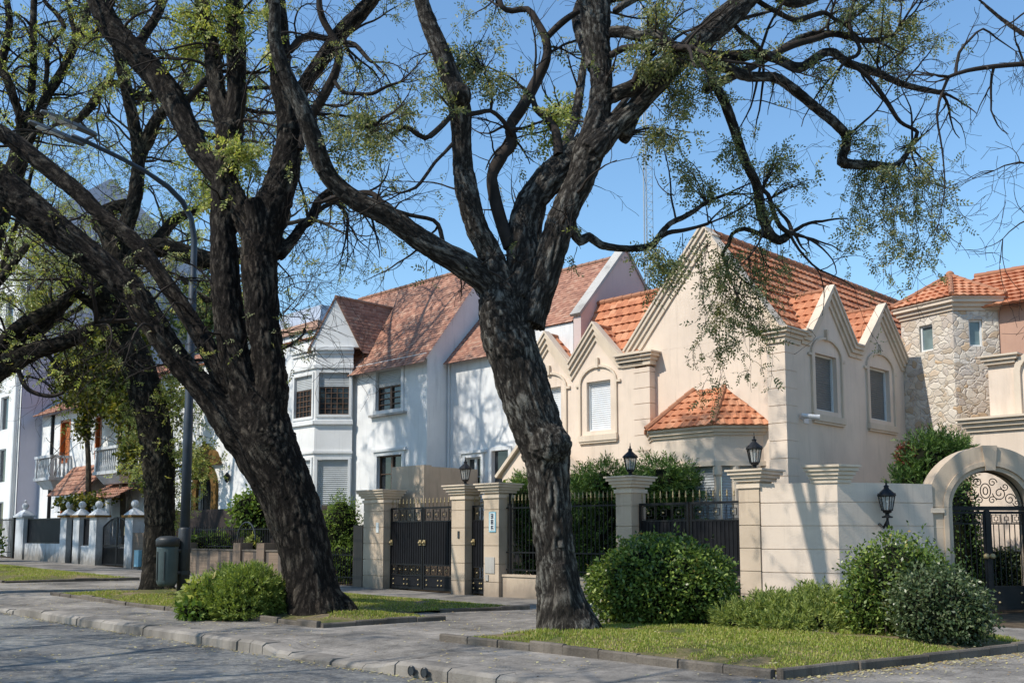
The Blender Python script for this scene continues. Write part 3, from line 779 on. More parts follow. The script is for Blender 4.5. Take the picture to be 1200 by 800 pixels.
# stone stair tower
tp = [(12.5, 28.0), (13.8, 28.0), (14.67, 29.5), (13.8, 31.0), (12.5, 31.0), (11.62, 29.5)]
XY = lambda x, y, z: (x, y, z)
mb = MB(XY)
def tower_wall(mb):
    n = len(tp)
    for i in range(n):
        a, b = tp[i], tp[(i+1) % n]; L = math.hypot(b[0]-a[0], b[1]-a[1])
        T = frame_xy(a, math.atan2(b[1]-a[1], b[0]-a[0])); mb.T = T
        hole = []
        if i == 0: hole = [(L/2-.20, L/2+.20, 6.95, 7.72)]
        if i == 5: hole = [(L/2-.24, L/2+.20, 6.95, 7.72)]
        mb.facade(0, L, 0, 8.02, hole, .16)
tower_wall(mb)
tw = part(mb, 'stone_tower', M['stone'], bh, recalc=False)
for i, hs in ((0, [(-.20, .20)]), (5, [(-.24, .20)])):
    a, b = tp[i], tp[(i+1) % 6]; L = math.hypot(b[0]-a[0], b[1]-a[1]); T = frame_xy(a, math.atan2(b[1]-a[1], b[0]-a[0]))
    for (x, y) in hs:
        f = MB(T); f.strip([(L/2+x+.002, 6.952), (L/2+x+.002, 7.718), (L/2+y-.002, 7.718), (L/2+y-.002, 6.952)], -.05, 0, .07, .15, True)
        fo = part(f, 'tower_window', M['frame_w'], tw)
        g = MB(T); g.box(L/2+x+.04, L/2+y-.04, .115, .13, 6.99, 7.68); part(g, 'pane', M['glass_green'], fo)
def ring_poly(d):
    cx, cy = 13.15, 29.5
    return [(cx+(x-cx)*(1+d/1.55), cy+(y-cy)*(1+d/1.55)) for x, y in tp]
mb = MB(XY)
for za, zb, d in ((7.98, 8.08, .05), (8.082, 8.19, .13), (8.192, 8.30, .22), (8.302, 8.34, .27)): mb.prism_uv(ring_poly(d), za, zb)
part(mb, 'tower_cornice', M['beige_trim'], tw)
r = MB(XY); ap = (13.15, 29.5, 9.36); rp = ring_poly(.28)
for i in range(6):
    a, b = rp[i], rp[(i+1) % 6]
    roof_tiles(r, (*a, 8.345), (*b, 8.345), ap, ap, .30, .22, .035, .03)
for i in range(6): ridge_caps(r, (*rp[i], 8.39), (ap[0], ap[1], ap[2]+.03), .075, .3)
r.ball((ap[0], ap[1], ap[2]+.04), .13, 8)
part(r, 'tower_roof', M['tile'], tw, recalc=False)

# right wing behind the arch
T5 = frame_l(27.6)
mb = MB(T5); mb.facade(2.0, 10.25, 0, 4.5, [(6.6, 8.6, 0, 3.0)], .3); mb.T = frame_l(27.75); mb.facade(2.0, 9.75, 4.5, 6.3, [(7.9, 8.8, 4.6, 5.9)], .25)
mb.add([W(10.25, 27.6, 0), W(10.25, 31, 0), W(10.25, 31, 4.5), W(10.25, 27.6, 4.5)], [(0, 1, 2, 3)])
mb.add([W(9.75, 27.75, 4.5), W(9.75, 31, 4.5), W(9.75, 31, 6.3), W(9.75, 27.75, 6.3)], [(0, 1, 2, 3)])
wg = part(mb, 'side_wing', M['beige'], bh, recalc=False)
mb = MB(W); cap_rings(mb, 2, 10.25, 27.6, 28.2, 4.62, [(-.26, -.14, .06), (-.138, -.03, .14), (-.028, .06, .22), (.062, .12, .28)])
cap_rings(mb, 9.1, 9.75, 27.7, 28.3, 6.3, [(-.16, -.07, .06), (-.068, .03, .12), (.032, .08, .18)]); part(mb, 'wing_cornice', M['beige_trim'], wg)
pts = [(7.75, 4.6), (7.75, 5.9)]+[(8.35-.6*math.cos(PI*k/10), 5.9+.42*math.sin(PI*k/10)) for k in range(1, 10)]+[(8.95, 5.9), (8.95, 4.6)]
mb = MB(frame_l(27.75)); mb.strip(pts, -.02, .14, -.09, .02); wo = part(mb, 'wing_window', M['beige_trim'], wg)
mb = MB(frame_l(27.75)); mb.box(7.9, 8.8, .2, .24, 4.6, 5.9); part(mb, 'pane', M['glass'], wo)
mb = MB(frame_l(27.6)); mb.box(6.6, 8.6, .22, .26, 0, 3.0); part(mb, 'wing_door', M['blind_lt'], wg)
mb = MB(W); mb.box(2, 11.0, 29.6, 34, 4.5, 8.1); bw = part(mb, 'back_block', M['terra'], bh)
mb = MB(frame_l(29.6))
mb.strip([(8.6, 6.9), (8.6, 7.8), (9.15, 7.8), (9.15, 6.9)], -.06, 0, -.04, .02, True); o1_ = part(mb, 'back_window', M['frame_w'], bw)
mb = MB(frame_l(29.6)); mb.box(8.65, 9.1, -.012, .01, 6.95, 7.75); part(mb, 'pane', M['glass'], o1_)
r = MB(); roof_tiles(r, W(11.3, 29.2, 8.05), W(2, 29.2, 8.05), W(2, 32, 9.65), W(11.5, 32, 9.65), .36, .24, .028, .05)
roof_tiles(r, W(12.4, 34.8, 8.05), W(2, 34.8, 8.05), W(2, 32, 9.65), W(11.5, 32, 9.65), .36, .24, .028, .05)
ridge_caps(r, W(11.5, 32, 9.68), W(2, 32, 9.68), .1); part(r, 'back_roof', M['tile'], bw, recalc=False)
mb = MB(); n_ = (W(0, 0, 1)); 
a = Vector(W(8.9, 29.8, 8.62)); ux = Vector(W(-1.6, 0, 0)); uy = Vector(W(0, .9, .515)); up_ = ux.cross(uy).normalized(); up_ = up_ if up_.z > 0 else -up_
def slab(mb, a, ux, uy, up, h):
    p = [a, a+ux, a+ux+uy, a+uy]; p = p+[x+up*h for x in p]
    return mb.add([tuple(x) for x in p], [(0,1,2,3),(4,7,6,5),(0,4,5,1),(1,5,6,2),(2,6,7,3),(3,7,4,0)])
slab(mb, a-ux*.05-uy*.08, ux*1.1, uy*1.16, up_, .13); sk = part(mb, 'skylight', M['frame_w'], bw)
mb = MB(); slab(mb, a, ux, uy, up_, .14); part(mb, 'pane', M['skylight'], sk)

# ------------------------------------------------------------------ white house with clay tile roofs
wh = thing('white_house', 'white rendered house with faded clay tile roofs, gabled bay and tall parapet gable', 'house', W(25.1, 21.15, 0))
r1 = 21.15; RR, ZR = 23.8, 11.1; ze = 7.65
T1w = frame_l(r1); T2w = frame_l(22.07)
mb = MB(T1w)
HW = [(26.42, 27.82, 5.92, 7.3), (26.35, 27.7, 3.1, 4.35)]
mb.facade(25.1, 32.4, 0, ze, HW, .16)
T = frame_r(25.1); mb.T = T
mb.add([T(r1, 0, 0), T(26.45, 0, 0), T(26.45, 0, ze), T(RR, 0, ZR-.06), T(r1, 0, ze)], [(0, 1, 2, 3, 4)])
T = frame_r(32.4); mb.add([T(r1, 0, 0), T(26.45, 0, 0), T(26.45, 0, ze), T(RR, 0, ZR-.06), T(r1, 0, ze)], [(0, 1, 2, 3, 4)])
part(mb, 'wall', M['white'], wh, recalc=False)
HM = [(23.45, 24.2, 2.9, 4.15), (22.2, 22.95, 2.2, 4.3)]
mb = MB(T2w); mb.facade(21.67, 25.08, 0, 7.6, HM, .16)
mb.add([W(19.96, 22.6, 5), W(21.66, 22.6, 5), W(21.66, 22.6, 8.1), W(19.96, 22.6, 8.1)], [(0, 1, 2, 3)]); mb.add([W(21.668, 22.07, 0), W(21.668, 22.61, 0), W(21.668, 22.61, 8.1), W(21.668, 22.07, 7.6)], [(0, 1, 2, 3)])
part(mb, 'centre_wall', M['white'], wh, recalc=False)
pr = MB(frame_r(19.65)); pr.prism_uz([(22.6, 5.5), (27.6, 5.5), (27.6, 7.78), (24.8, 10.72), (22.6, 8.28)], 0, .3)
po = part(pr, 'parapet_gable', M['pink'], wh)
pr = MB(frame_r(19.65)); pr.strip([(22.55, 8.26), (24.8, 10.72), (27.6, 7.72)], 0, .09, -.05, .36); part(pr, 'coping', M['coping'], po)
r = MB()
sl = (ZR-ze)/(RR-r1)
ov = .28
roof_tiles(r, W(24.95, r1-ov, ze-ov*sl), W(32.55, r1-ov, ze-ov*sl), W(32.55, RR, ZR), W(24.95, RR, ZR), .13, .30, .006, .014)
roof_tiles(r, W(24.95, 26.45+ov, ze-ov*sl), W(32.55, 26.45+ov, ze-ov*sl), W(32.55, RR, ZR), W(24.95, RR, ZR), .13, .30, .006, .014)
ridge_caps(r, W(24.95, RR, ZR+.02), W(32.55, RR, ZR+.02), .08, .3)
part(r, 'wing_roof', M['tile_old'], wh, recalc=False)
r = MB(); s2 = (10.55-7.6)/(24.8-22.07)
roof_tiles(r, W(21.64, 22.07-.25, 7.6-.25*s2), W(25.06, 22.07-.25, 7.6-.25*s2), W(25.06, 24.8, 10.55), W(21.64, 24.8, 10.55), .13, .30, .006, .014)
roof_tiles(r, W(19.96, 22.56, 7.6+.49*s2), W(21.66, 22.56, 7.6+.49*s2), W(21.66, 24.8, 10.55), W(19.96, 24.8, 10.55), .13, .30, .006, .014)
roof_tiles(r, W(19.96, 27.6, 7.6), W(25.06, 27.6, 7.6), W(25.06, 24.8, 10.55), W(19.96, 24.8, 10.55), .13, .30, .006, .014)
ridge_caps(r, W(19.96, 24.8, 10.57), W(25.06, 24.8, 10.57), .08, .3)
part(r, 'centre_roof', M['tile_old'], wh, recalc=False)
mb = MB(T1w); 
mb.strip([(32.4, ze-.12), (25.1, ze-.12)], -.10, .10, -.05, .01)     # eaves board
part(mb, 'eaves_board', M['white_trim'], wh)
gt = MB(); p = Vector(W(25.02, 22.03, 0)); gt.tube([p, p+Vector((0, 0, 7.4))], .045, 8); part(gt, 'downpipe', M['white_trim'], wh)
def casement(T, root, u0, u1, z0, z1, upper_blind=True, wood='wood_frame', trim='white_trim', d=.12, n=2, rows=4):
    f = MB(T); f.strip([(u0, z0), (u0, z1), (u1, z1), (u1, z0)], 0, .13, -.05, .01, True)
    w = part(f, 'window', M[trim], root)
    s = MB(T); s.box(u0-.28, u1+.28, -.14, .01, z0-.21, z0-.132); part(s, 'sill', M['coping'], w)
    s = MB(T); s.box(u0-.25, u1+.25, -.10, .01, z1+.133, z1+.22); part(s, 'lintel', M[trim], w)
    zt = z1-.55*(1 if upper_blind else 0)
    if upper_blind:
        b = MB(T); blind(b, u0+.01, u1-.01, zt, z1-.01, d-.06, .06); part(b, 'roller_blind', M['blind_lt'], w)
    g = MB(T); g.box(u0+.02, u1-.02, d+.03, d+.05, z0+.01, zt-.002); part(g, 'pane', M['glass'], w)
    b = MB(T); zt2 = zt-.004; mid = [(u0+(u1-u0)*k/n) for k in range(n+1)]
    for k, m_ in enumerate(mid):
        h = .05 if 0 < k < n else .035; b.box(max(u0+.003, m_-h), min(u1-.003, m_+h), d-.03, d+.028, z0+.003, zt2)
    for a, c in zip(mid, mid[1:]):
        for k in range(rows+1):
            z = z0+.006+(zt2-z0-.012)*k/rows; h = .035 if k in (0, rows) else .014
            b.box(a+.05, c-.05, d-.02, d+.026, max(z-h, z0+.005), min(z+h, zt2-.002))
    part(b, 'casement', M[wood], w)
    return w
casement(T1w, wh, *HW[0]); casement(T1w, wh, *HW[1], upper_blind=False, rows=2)
casement(T2w, wh, *HM[0], upper_blind=False, rows=2, wood='frame_w'); 
w_ = MB(T2w); w_.strip([(22.2, 2.2), (22.2, 4.3), (22.95, 4.3), (22.95, 2.2)], 0, .12, -.05, .01, True); wd = part(w_, 'window', M['white_trim'], wh)
w_ = MB(T2w); w_.box(22.22, 22.93, .10, .13, 2.2, 4.3); part(w_, 'pane', M['glass'], wd)
# gabled bay: frontal facet, street facet and return
ba, bb, bc = Vector((-5.66, 35.35)), Vector((-7.0, 35.35)), Vector((-8.02, 36.37))
TA = frame_xy(tuple(bb), 0); LA = (ba-bb).length
dB = (bb-bc); TB = frame_xy(tuple(bc), math.atan2(dB.y, dB.x)); LB = dB.length
mb = MB(TA); HA = [(.13, 1.21, 5.9, 7.4), (.13, 1.21, 2.2, 4.3)]; mb.facade(0, LA, 0, 8.3, HA, .12)
mb.T = TB; HB = [(.14, 1.28, 5.85, 7.35), (.14, 1.28, 2.2, 4.3)]; mb.facade(0, LB, 0, 8.3, HB, .12)
by = part(mb, 'bay', M['white'], wh, recalc=False)
for T, L_, H_ in ((TA, LA, HA), (TB, LB, HB)):
    for k, h in enumerate(H_):
        f = MB(T); f.strip([(h[0], h[2]), (h[0], h[3]), (h[1], h[3]), (h[1], h[2])], 0, .09, -.04, .01, True); w = part(f, 'bay_window', M['white_trim'], by)
        if k == 0:
            b = MB(T); blind(b, h[0]+.01, h[1]-.01, h[3]-.5, h[3]-.01, .05, .06); part(b, 'roller_blind', M['blind_lt'], w)
            g = MB(T); g.box(h[0]+.01, h[1]-.01, .10, .115, h[2]+.01, h[3]-.5); part(g, 'pane', M['glass'], w)
            b = MB(T)
            for j in range(6): x = h[0]+.02+(h[1]-h[0]-.04)*j/5; b.box(x-.015, x+.015, .07, .098, h[2]+.012, h[3]-.502)
            for j in range(6): z = h[2]+.03+(h[3]-.56-h[2])*j/5; b.box(h[0]+.04, h[1]-.04, .072, .096, z-.012, z+.012)
            part(b, 'casement', M['wood_frame'], w)
        else:
            b = MB(T); blind(b, h[0]+.01, h[1]-.01, h[2]+.01, h[3]-.01, .06, .07); part(b, 'roller_blind', M['blind_lt'], w)
    for zs_ in (((8.08, 8.2, .06), (8.2, 8.32, .12)), ((7.56, 7.68, .07),), ((5.55, 5.68, .09),), ((4.52, 4.6, .06),)):
        mb = MB(T)
        for z0, z1, d in zs_: mb.box(-.02, L_+.02, -d, .01, z0, z1)
        part(mb, 'string_course', M['white_trim'], by)
mb = MB(TA); mb.prism_uz([(-.2, 8.32), (LA+.2, 8.32), (LA/2, 10.06)], -.02, .3); gb = part(mb, 'bay_gable', M['white'], by)
mb = MB(TA); mb.strip([(-.26, 8.2), (LA/2, 10.08), (LA+.26, 8.2)], 0, .05, -.05, .3); part(mb, 'rake_board', M['tile_old'], gb)
r = MB(); pk = Vector(TA(LA/2, -.06, 10.14)); dR = Vector(W(0, 1, 0))
eR = Vector(TA(LA+.32, -.06, 8.12)); eL = Vector(TA(-.32, -.06, 8.12))
roof_tiles(r, eR, eR+dR*2.6, pk+dR*2.6, pk, .13, .30, .006, .014); roof_tiles(r, eL, eL+dR*2.9, pk+dR*2.9, pk, .13, .30, .006, .014)
ridge_caps(r, pk, pk+dR*2.6, .07, .3); part(r, 'bay_roof', M['tile_old'], by, recalc=False)

# ------------------------------------------------------------------ pale blue house behind the left tree (ochre arch window)
bl = thing('pale_house', 'pale grey-white house with a low ochre arched entrance half hidden by trees', 'house', W(38, 22, G(38)))
T = frame_l(22.0)
mb = MB(T); mb.facade(32.6, 46, 0, 9.4, [(40.6, 42.0, 2.2, 4.3), (36.5, 37.7, 5.5, 7.2), (33.2, 34.2, 5.6, 7.2)], .3)
mb.add([W(32.6, 22, 0), W(32.6, 32, 0), W(32.6, 32, 9.4), W(32.6, 22, 9.4)], [(0, 1, 2, 3)])
part(mb, 'wall', M['white'], bl, recalc=False)
r = MB(); roof_tiles(r, W(32.5, 21.9, 9.35), W(46.2, 21.9, 9.35), W(46.2, 23, 9.75), W(32.5, 23, 9.75), .3, .24, .03, .03); part(r, 'roof', M['tile'], bl, recalc=False)
pts = [(40.6, 2.2), (40.6, 3.7)]+[(41.3-.7*math.cos(PI*k/10), 3.7+.7*math.sin(PI*k/10)) for k in range(1, 10)]+[(42.0, 3.7), (42.0, 2.2)]
mb = MB(T); mb.strip(pts, -.02, .42, -.12, .02); mb.prism_uz([(39.9, 4.75), (42.7, 4.75), (42.3, 5.3), (41.3, 5.75), (40.3, 5.3)], -.16, .02); wo = part(mb, 'arched_window', M['ochre'], bl)
mb = MB(T); mb.box(40.6, 42.0, .24, .28, 2.2, 4.4); po = part(mb, 'pane', M['glass'], wo)
mb = MB(T)
for k in range(8): mb.box(40.7+k*.17, 40.725+k*.17, .1, .13, 2.2, 4.3)
part(mb, 'grille', M['iron'], wo)
for h in ((36.5, 37.7, 5.5, 7.2), (33.2, 34.2, 5.6, 7.2)): casement(T, bl, *h)
ln = MB(); c = W(39.2, 21.85, 4.1); ln.lathe(c, [(.02, -.2), (.1, -.12), (.13, .12), (.02, .25)], 6); part(ln, 'wall_lantern', M['iron'], bl)

# ------------------------------------------------------------------ vine-covered house with balconies
vh = thing('vine_house', 'white house with orange wooden shutters and balustraded balconies under climbing vine', 'house', W(53, 21.5, G(53)))
T = frame_l(21.5); g0 = G(52)
mb = MB(T); mb.facade(46.1, 59.8, 0, 8.5, [(55.6, 57.0, 5.6, 8.0), (47.0, 48.6, 5.6, 8.0), (51.5, 52.3, 5.6, 7.9), (54.5, 56.5, .5, 3.4), (47.2, 48.2, .5, 3.0)], .35)
mb.add([W(46.1, 21.5, 0), W(46.1, 30, 0), W(46.1, 30, 8.5), W(46.1, 21.5, 8.5)], [(0, 1, 2, 3)])
part(mb, 'wall', M['white'], vh, recalc=False)
for (a, b, c, d) in ((55.6, 57.0, 5.6, 8.0), (47.0, 48.6, 5.6, 8.0), (51.5, 52.3, 5.6, 7.9), (54.5, 56.5, .5, 3.4), (47.2, 48.2, .5, 3.0)):
    f = MB(T); f.strip([(a, c), (a, d), (b, d), (b, c)], -.14, 0.0, -.02, .3, True); w = part(f, 'door', M['wood'], vh)
    f = MB(T); m_ = (a+b)/2
    for q0, q1 in ((a+.14, m_-.02), (m_+.02, b-.14)): blind(f, q0, q1, c+.14, d-.14, .2, .09)
    part(f, 'shutter', M['wood'], w)
def balcony(l0, l1, r0, r1, z0, z1):
    mb = MB(); mb.box(l0-.05, l1+.05, r0-.05, r1, z0, z0+.16); mb.frustum(l0+.35, l1-.35, r0+.35, r1, z0-.45, z0-.002, .3)
    bo = part(mb, 'balcony', M['pier_white'], vh)
    mb = MB(); mb.box(l0-.04, l1+.04, r0-.04, r0+.14, z1-.14, z1); mb.box(l0-.04, l0+.14, r0+.142, r1, z1-.14, z1); mb.box(l1-.14, l1+.04, r0+.142, r1, z1-.14, z1)
    for l in (l0, l1-.2): mb.box(l, l+.2, r0, r0+.2, z0+.162, z1-.142)
    prof = [(.05, 0), (.085, .2), (.04, .55), (.06, .75), (.06, z1-z0-.32)]
    n = int((l1-l0-.4)/.22)
    for k in range(n): mb.lathe(W(l0+.31+k*.22, r0+.09, z0+.161), prof, 8)
    for k in range(4): mb.lathe(W(l0+.09, r0+.32+k*.22, z0+.161), prof, 8)
    part(mb, 'balustrade', M['pier_white'], bo)
balcony(55.3, 57.5, 20.4, 21.5, 4.6, 5.95); balcony(46.9, 49.6, 20.4, 21.5, 4.6, 5.95)
r = MB(); roof_tiles(r, W(50.2, 20.2, 3.7), W(54.9, 20.2, 3.7), W(54.9, 21.5, 5.3), W(50.2, 21.5, 5.3), .33, .24, .04, .04); roof_tiles(r, W(46.2, 20.0, 3.4), W(50.1, 20.0, 3.4), W(50.1, 21.5, 4.2), W(46.2, 21.5, 4.2), .33, .24, .04, .04)
part(r, 'porch_roof', M['tile_old'], vh, recalc=False)
r = MB(); roof_tiles(r, W(46, 21.0, 8.4), W(59.8, 21.0, 8.4), W(59.8, 25.5, 11.2), W(46, 25.5, 11.2), .36, .24, .04, .04); part(r, 'roof', M['tile_old'], vh, recalc=False)
gt = MB(); p = Vector(W(58.0, 21.42, g0)); gt.tube([p, p+Vector((0, 0, 8))], .09, 8); part(gt, 'downpipe', M['iron'], vh)
mb = MB(); mb.tube([W(47.3, 20.2, g0), W(47.3, 20.2, 3.4)], .13, 10); mb.tube([W(51, 20.3, g0), W(51, 20.3, 3.7)], .12, 10); part(mb, 'porch_post', M['pier_white'], vh)

# ------------------------------------------------------------------ tall lavender-grey building, distant roofs
tb = thing('apartment_block', 'tall plain block with a huge blank lavender-grey gable wall at the far left', 'building', W(60, 20.3, G(60)))
mb = MB(frame_r(60.0)); mb.prism_uz([(20.4, 0), (20.4, 20), (25, 23.6), (32.2, 18.4), (32.2, 0)], 0, .4); part(mb, 'gable_wall', M['mauve'], tb)
mb = MB(frame_l(20.35)); hs = [(62+3*i, 63.3+3*i, 1.6+3.1*j, 3.6+3.1*j) for i in range(4) for j in range(6)]
mb.facade(60.0, 74, 0, 20, hs, .2); part(mb, 'front_wall', M['white'], tb, recalc=False)
for h in hs:
    g = MB(frame_l(20.35)); g.strip([(h[0], h[2]), (h[0], h[3]), (h[1], h[3]), (h[1], h[2])], -.06, 0, .08, .16, True); w = part(g, 'window', M['frame_w'], tb)
    g = MB(frame_l(20.35)); g.box(h[0]+.02, h[1]-.02, .165, .19, h[2]+.02, h[3]-.02); part(g, 'pane', M['glass'], w)
mb = MB(); mb.tube([W(60.3, 20.2, .4), W(60.3, 20.2, 20)], .12, 8); part(mb, 'downpipe', M['white_trim'], tb)
mb = MB(); mb.box(60.4, 74, 20.6, 32, 18, 18.4); part(mb, 'flat_roof', M['coping'], tb)

sr = thing('slate_roofed_building', 'distant building with a hazy blue-grey mansard roof behind the white bay', 'building', W(61, 40, 0))
mb = MB(); mb.box(59.5, 66, 40, 42.5, 0, 16.5); part(mb, 'wall', M['white_trim'], sr)
mb = MB(); mb.frustum(60.2, 65.3, 40.7, 41.8, 18.3, 16.502, .6); part(mb, 'mansard_roof', M['slate'], sr)
mb = MB(); mb.box(59.3, 66.2, 39.8, 40.2, 16.3, 16.9); part(mb, 'eaves', M['terra'], sr)
orf = thing('tiled_roof_building', 'distant building with orange tiled roof glimpsed between the left trunks', 'building', W(83, 42, 0))
mb = MB(); mb.box(76, 90, 38, 46, 0, 20.0); part(mb, 'wall', M['beige_old_shade'], orf)
r = MB(); roof_tiles(r, W(75.7, 37.7, 20), W(90.3, 37.7, 20), W(90.3, 42, 22.6), W(75.7, 42, 22.6), .36, .24, .028, .05); roof_tiles(r, W(75.7, 46.3, 20), W(90.3, 46.3, 20), W(90.3, 42, 22.6), W(75.7, 42, 22.6), .36, .24, .028, .05)
part(r, 'roof', M['tile'], orf, recalc=False)

# radio mast and rooftop aerial
ms = thing('radio_mast', 'thin hazy lattice radio mast far behind the houses', 'mast', (24.5, 175, 0))
mb = MB(XY)
Hm = 98; a = .75
for k in range(3):
    c = (24.5+a*math.cos(2*PI*k/3), 175+a*math.sin(2*PI*k/3)); mb.tube([(*c, 0), (*c, Hm)], .055, 4)
for i in range(64):
    z = i*Hm/64; dz = Hm/64
    for k in range(3):
        p = lambda q, z: (24.5+a*math.cos(2*PI*q/3), 175+a*math.sin(2*PI*q/3), z)
        mb.tube([p(k, z), p(k+1, z+dz)], .03, 3); mb.tube([p(k, z), p(k+1, z)], .03, 3)
part(mb, 'lattice', M['alu'], ms)
ae = MB(); b0_ = Vector((4.6, 34.0, 9.0)); top = at(760, -40, 34.0)
ae.tube([b0_, Vector((4.6, 34.0, top.z))], .025, 6)
c = Vector((4.6, 34.0, at(757, 16, 34.0).z))
ae.tube([c+Vector((-.75, .1, -.12)), c+Vector((.75, -.1, .14))], .02, 6)
for k in range(7):
    d = c+Vector((-.7+.23*k, .09-.03*k, -.11+.042*k)); ae.tube([d+Vector((.05, .35, 0)), d-Vector((.05, .35, 0))], .008, 4)
single(ae, 'rooftop_aerial', M['alu'], tuple(b0_), 'slim television aerial on a tall pole seen against the sky behind the big central tree', 'aerial')
# ------------------------------------------------------------------ street front: pillars, gates, railings, walls
RF = 18.8
PILCAP = [(-.34, -.25, .035), (-.20, -.13, .07), (-.128, -.055, .12), (-.053, .02, .17), (.022, .06, .21)]
def pillar(l0, l1, ztop, label, group='beige gate pillars', depth=.55, r0=RF):
    t = thing('gate_pillar', label, 'pillar', W((l0+l1)/2, r0+depth/2, G(l0)), group)
    g = G(l0)
    mb = MB(); quoin_blocks(mb, l0, l1, r0, r0+depth, g-.1, ztop-.34, .485, .016); part(mb, 'shaft', M['beige_old_shade'], t)
    mb = MB(); cap_rings(mb, l0, l1, r0, r0+depth, ztop-.06, PILCAP); mb.box(l0+.01, l1-.01, r0+.01, r0+depth-.01, ztop-.40, ztop-.05); part(mb, 'cap', M['beige_trim'], t)
    return t
P1 = pillar(24.3, 25.3, 3.02, 'broad beige gate pillar at the left end of the first black gate')
P2 = pillar(20.65, 21.2, 3.03, 'beige pillar with a lantern between the double gate and the narrow gate')
P3 = pillar(19.3, 19.88, 3.03, 'beige pillar bearing the blue house number plaque')
P4 = pillar(14.81, 15.28, 3.03, 'beige lantern pillar just right of the big central trunk')
P5 = pillar(11.38, 11.88, 3.03, 'beige lantern pillar joined to the rusticated corner wall')

pq = thing('number_plaque', 'small upright blue and white number plaque on a beige gate pillar', 'plaque', W(19.56, RF, 1.9))
T = frame_l(RF)
mb = MB(T); mb.box(19.40, 19.66, -.022, .01, 1.72, 2.26); part(mb, 'frame', M['plaque'], pq)
mb = MB(T); mb.box(19.435, 19.625, -.027, 0, 1.755, 2.225); part(mb, 'face', M['plaque_w'], pq)
mb = MB(T)
def seg_digit(mb, u, z, on, w=.10, h=.125, t=.03):
    # u grows to the left of the picture, so mirror
    S = {'a': (0, w, h-t, h), 'g': (0, w, h/2-t/2, h/2+t/2), 'd': (0, w, 0, t), 'b': (w-t, w, h/2, h), 'c': (w-t, w, 0, h/2), 'f': (0, t, h/2, h), 'e': (0, t, 0, h/2)}
    for k in on: 
        a, b, c, d = S[k]; e = {'a': 0, 'g': .0004, 'd': .0002, 'b': .0006, 'c': .0008, 'f': .001, 'e': .0012}[k]
        mb.box(u+w/2-b, u+w/2-a, -.031-e, -.02, z+c, z+d)
seg_digit(mb, 19.53, 2.08, 'abgcd'); seg_digit(mb, 19.53, 1.925, 'afgcdeb'); seg_digit(mb, 19.53, 1.77, 'afgec')
part(mb, 'digits', M['digit'], pq)
mb = MB(T); mb.box(19.45, 19.82, -.02, .01, .62, 1.05); mb.box(19.68, 19.8, -.025, .01, .42, .58); single(mb, 'meter_cover', M['coping'], W(19.6, RF, .4), 'grey utility meter cover on the pillar below the number plaque', 'meter cover')
mb = MB(T); mb.box(24.52, 24.64, -.02, .01, 1.72, 2.02); single(mb, 'intercom', M['plaque_w'], W(24.58, RF, 1.7), 'small pale intercom panel on the broad left pillar', 'intercom')
mb = MB(T); mb.box(20.86, 20.93, -.02, .01, 1.55, 1.75); single(mb, 'bell_panel', M['pole_dark'], W(20.9, RF, 1.55), 'small dark bell panel on the pillar between the two gates', 'bell')

# spear finial mesh shared by every railing
fm = MB(); fm.lathe((0, 0, 0), [(.009, -.02), (.009, .09), (.024, .10), (.024, .12), (.009, .13), (.021, .16), (.002, .26)], 6)
FIN = mesh_from(fm, M['gold'], (0, 0, 0), True, 'finial')
fm = MB(); fm.ball((0, 0, 0), .024, 8); STUD = mesh_from(fm, M['gold'], (0, 0, 0), True, 'stud')
def key_band(mb, T, u0, u1, z0, z1, v, t=.014):
    """greek-key band of nested squares; returns the stud centres"""
    n = max(2, round((u1-u0)/(z1-z0)/1.12)); w = (u1-u0)/n; st = []
    for k in range(n):
        a, b = u0+k*w+w*.08, u0+(k+1)*w-w*.08; h = z1-z0
        mb.strip([(a, z0+.01), (a, z1-.01), (b, z1-.01), (b, z0+.01)], -t, 0, v, v+.02, True) if k % 2 == 0 else None
        c, d = (a+b)/2, (z0+z1)/2; q = min(w, h)*.24
        mb.strip([(c-q, d-q), (c-q, d+q), (c+q, d+q), (c+q, d-q)], -t, 0, v+.003, v+.018, True)
        for x in (a-w*.08, ): mb.box(x-t/2, x+t/2, v+.004, v+.016, z0, z1)
        mb.box(c-t/2, c+t/2, v+.005, v+.015, d+q, z1); mb.box(c-t/2, c+t/2, v+.005, v+.015, z0, d-q)
        st.append(T(c, v-.01, d))
    return st
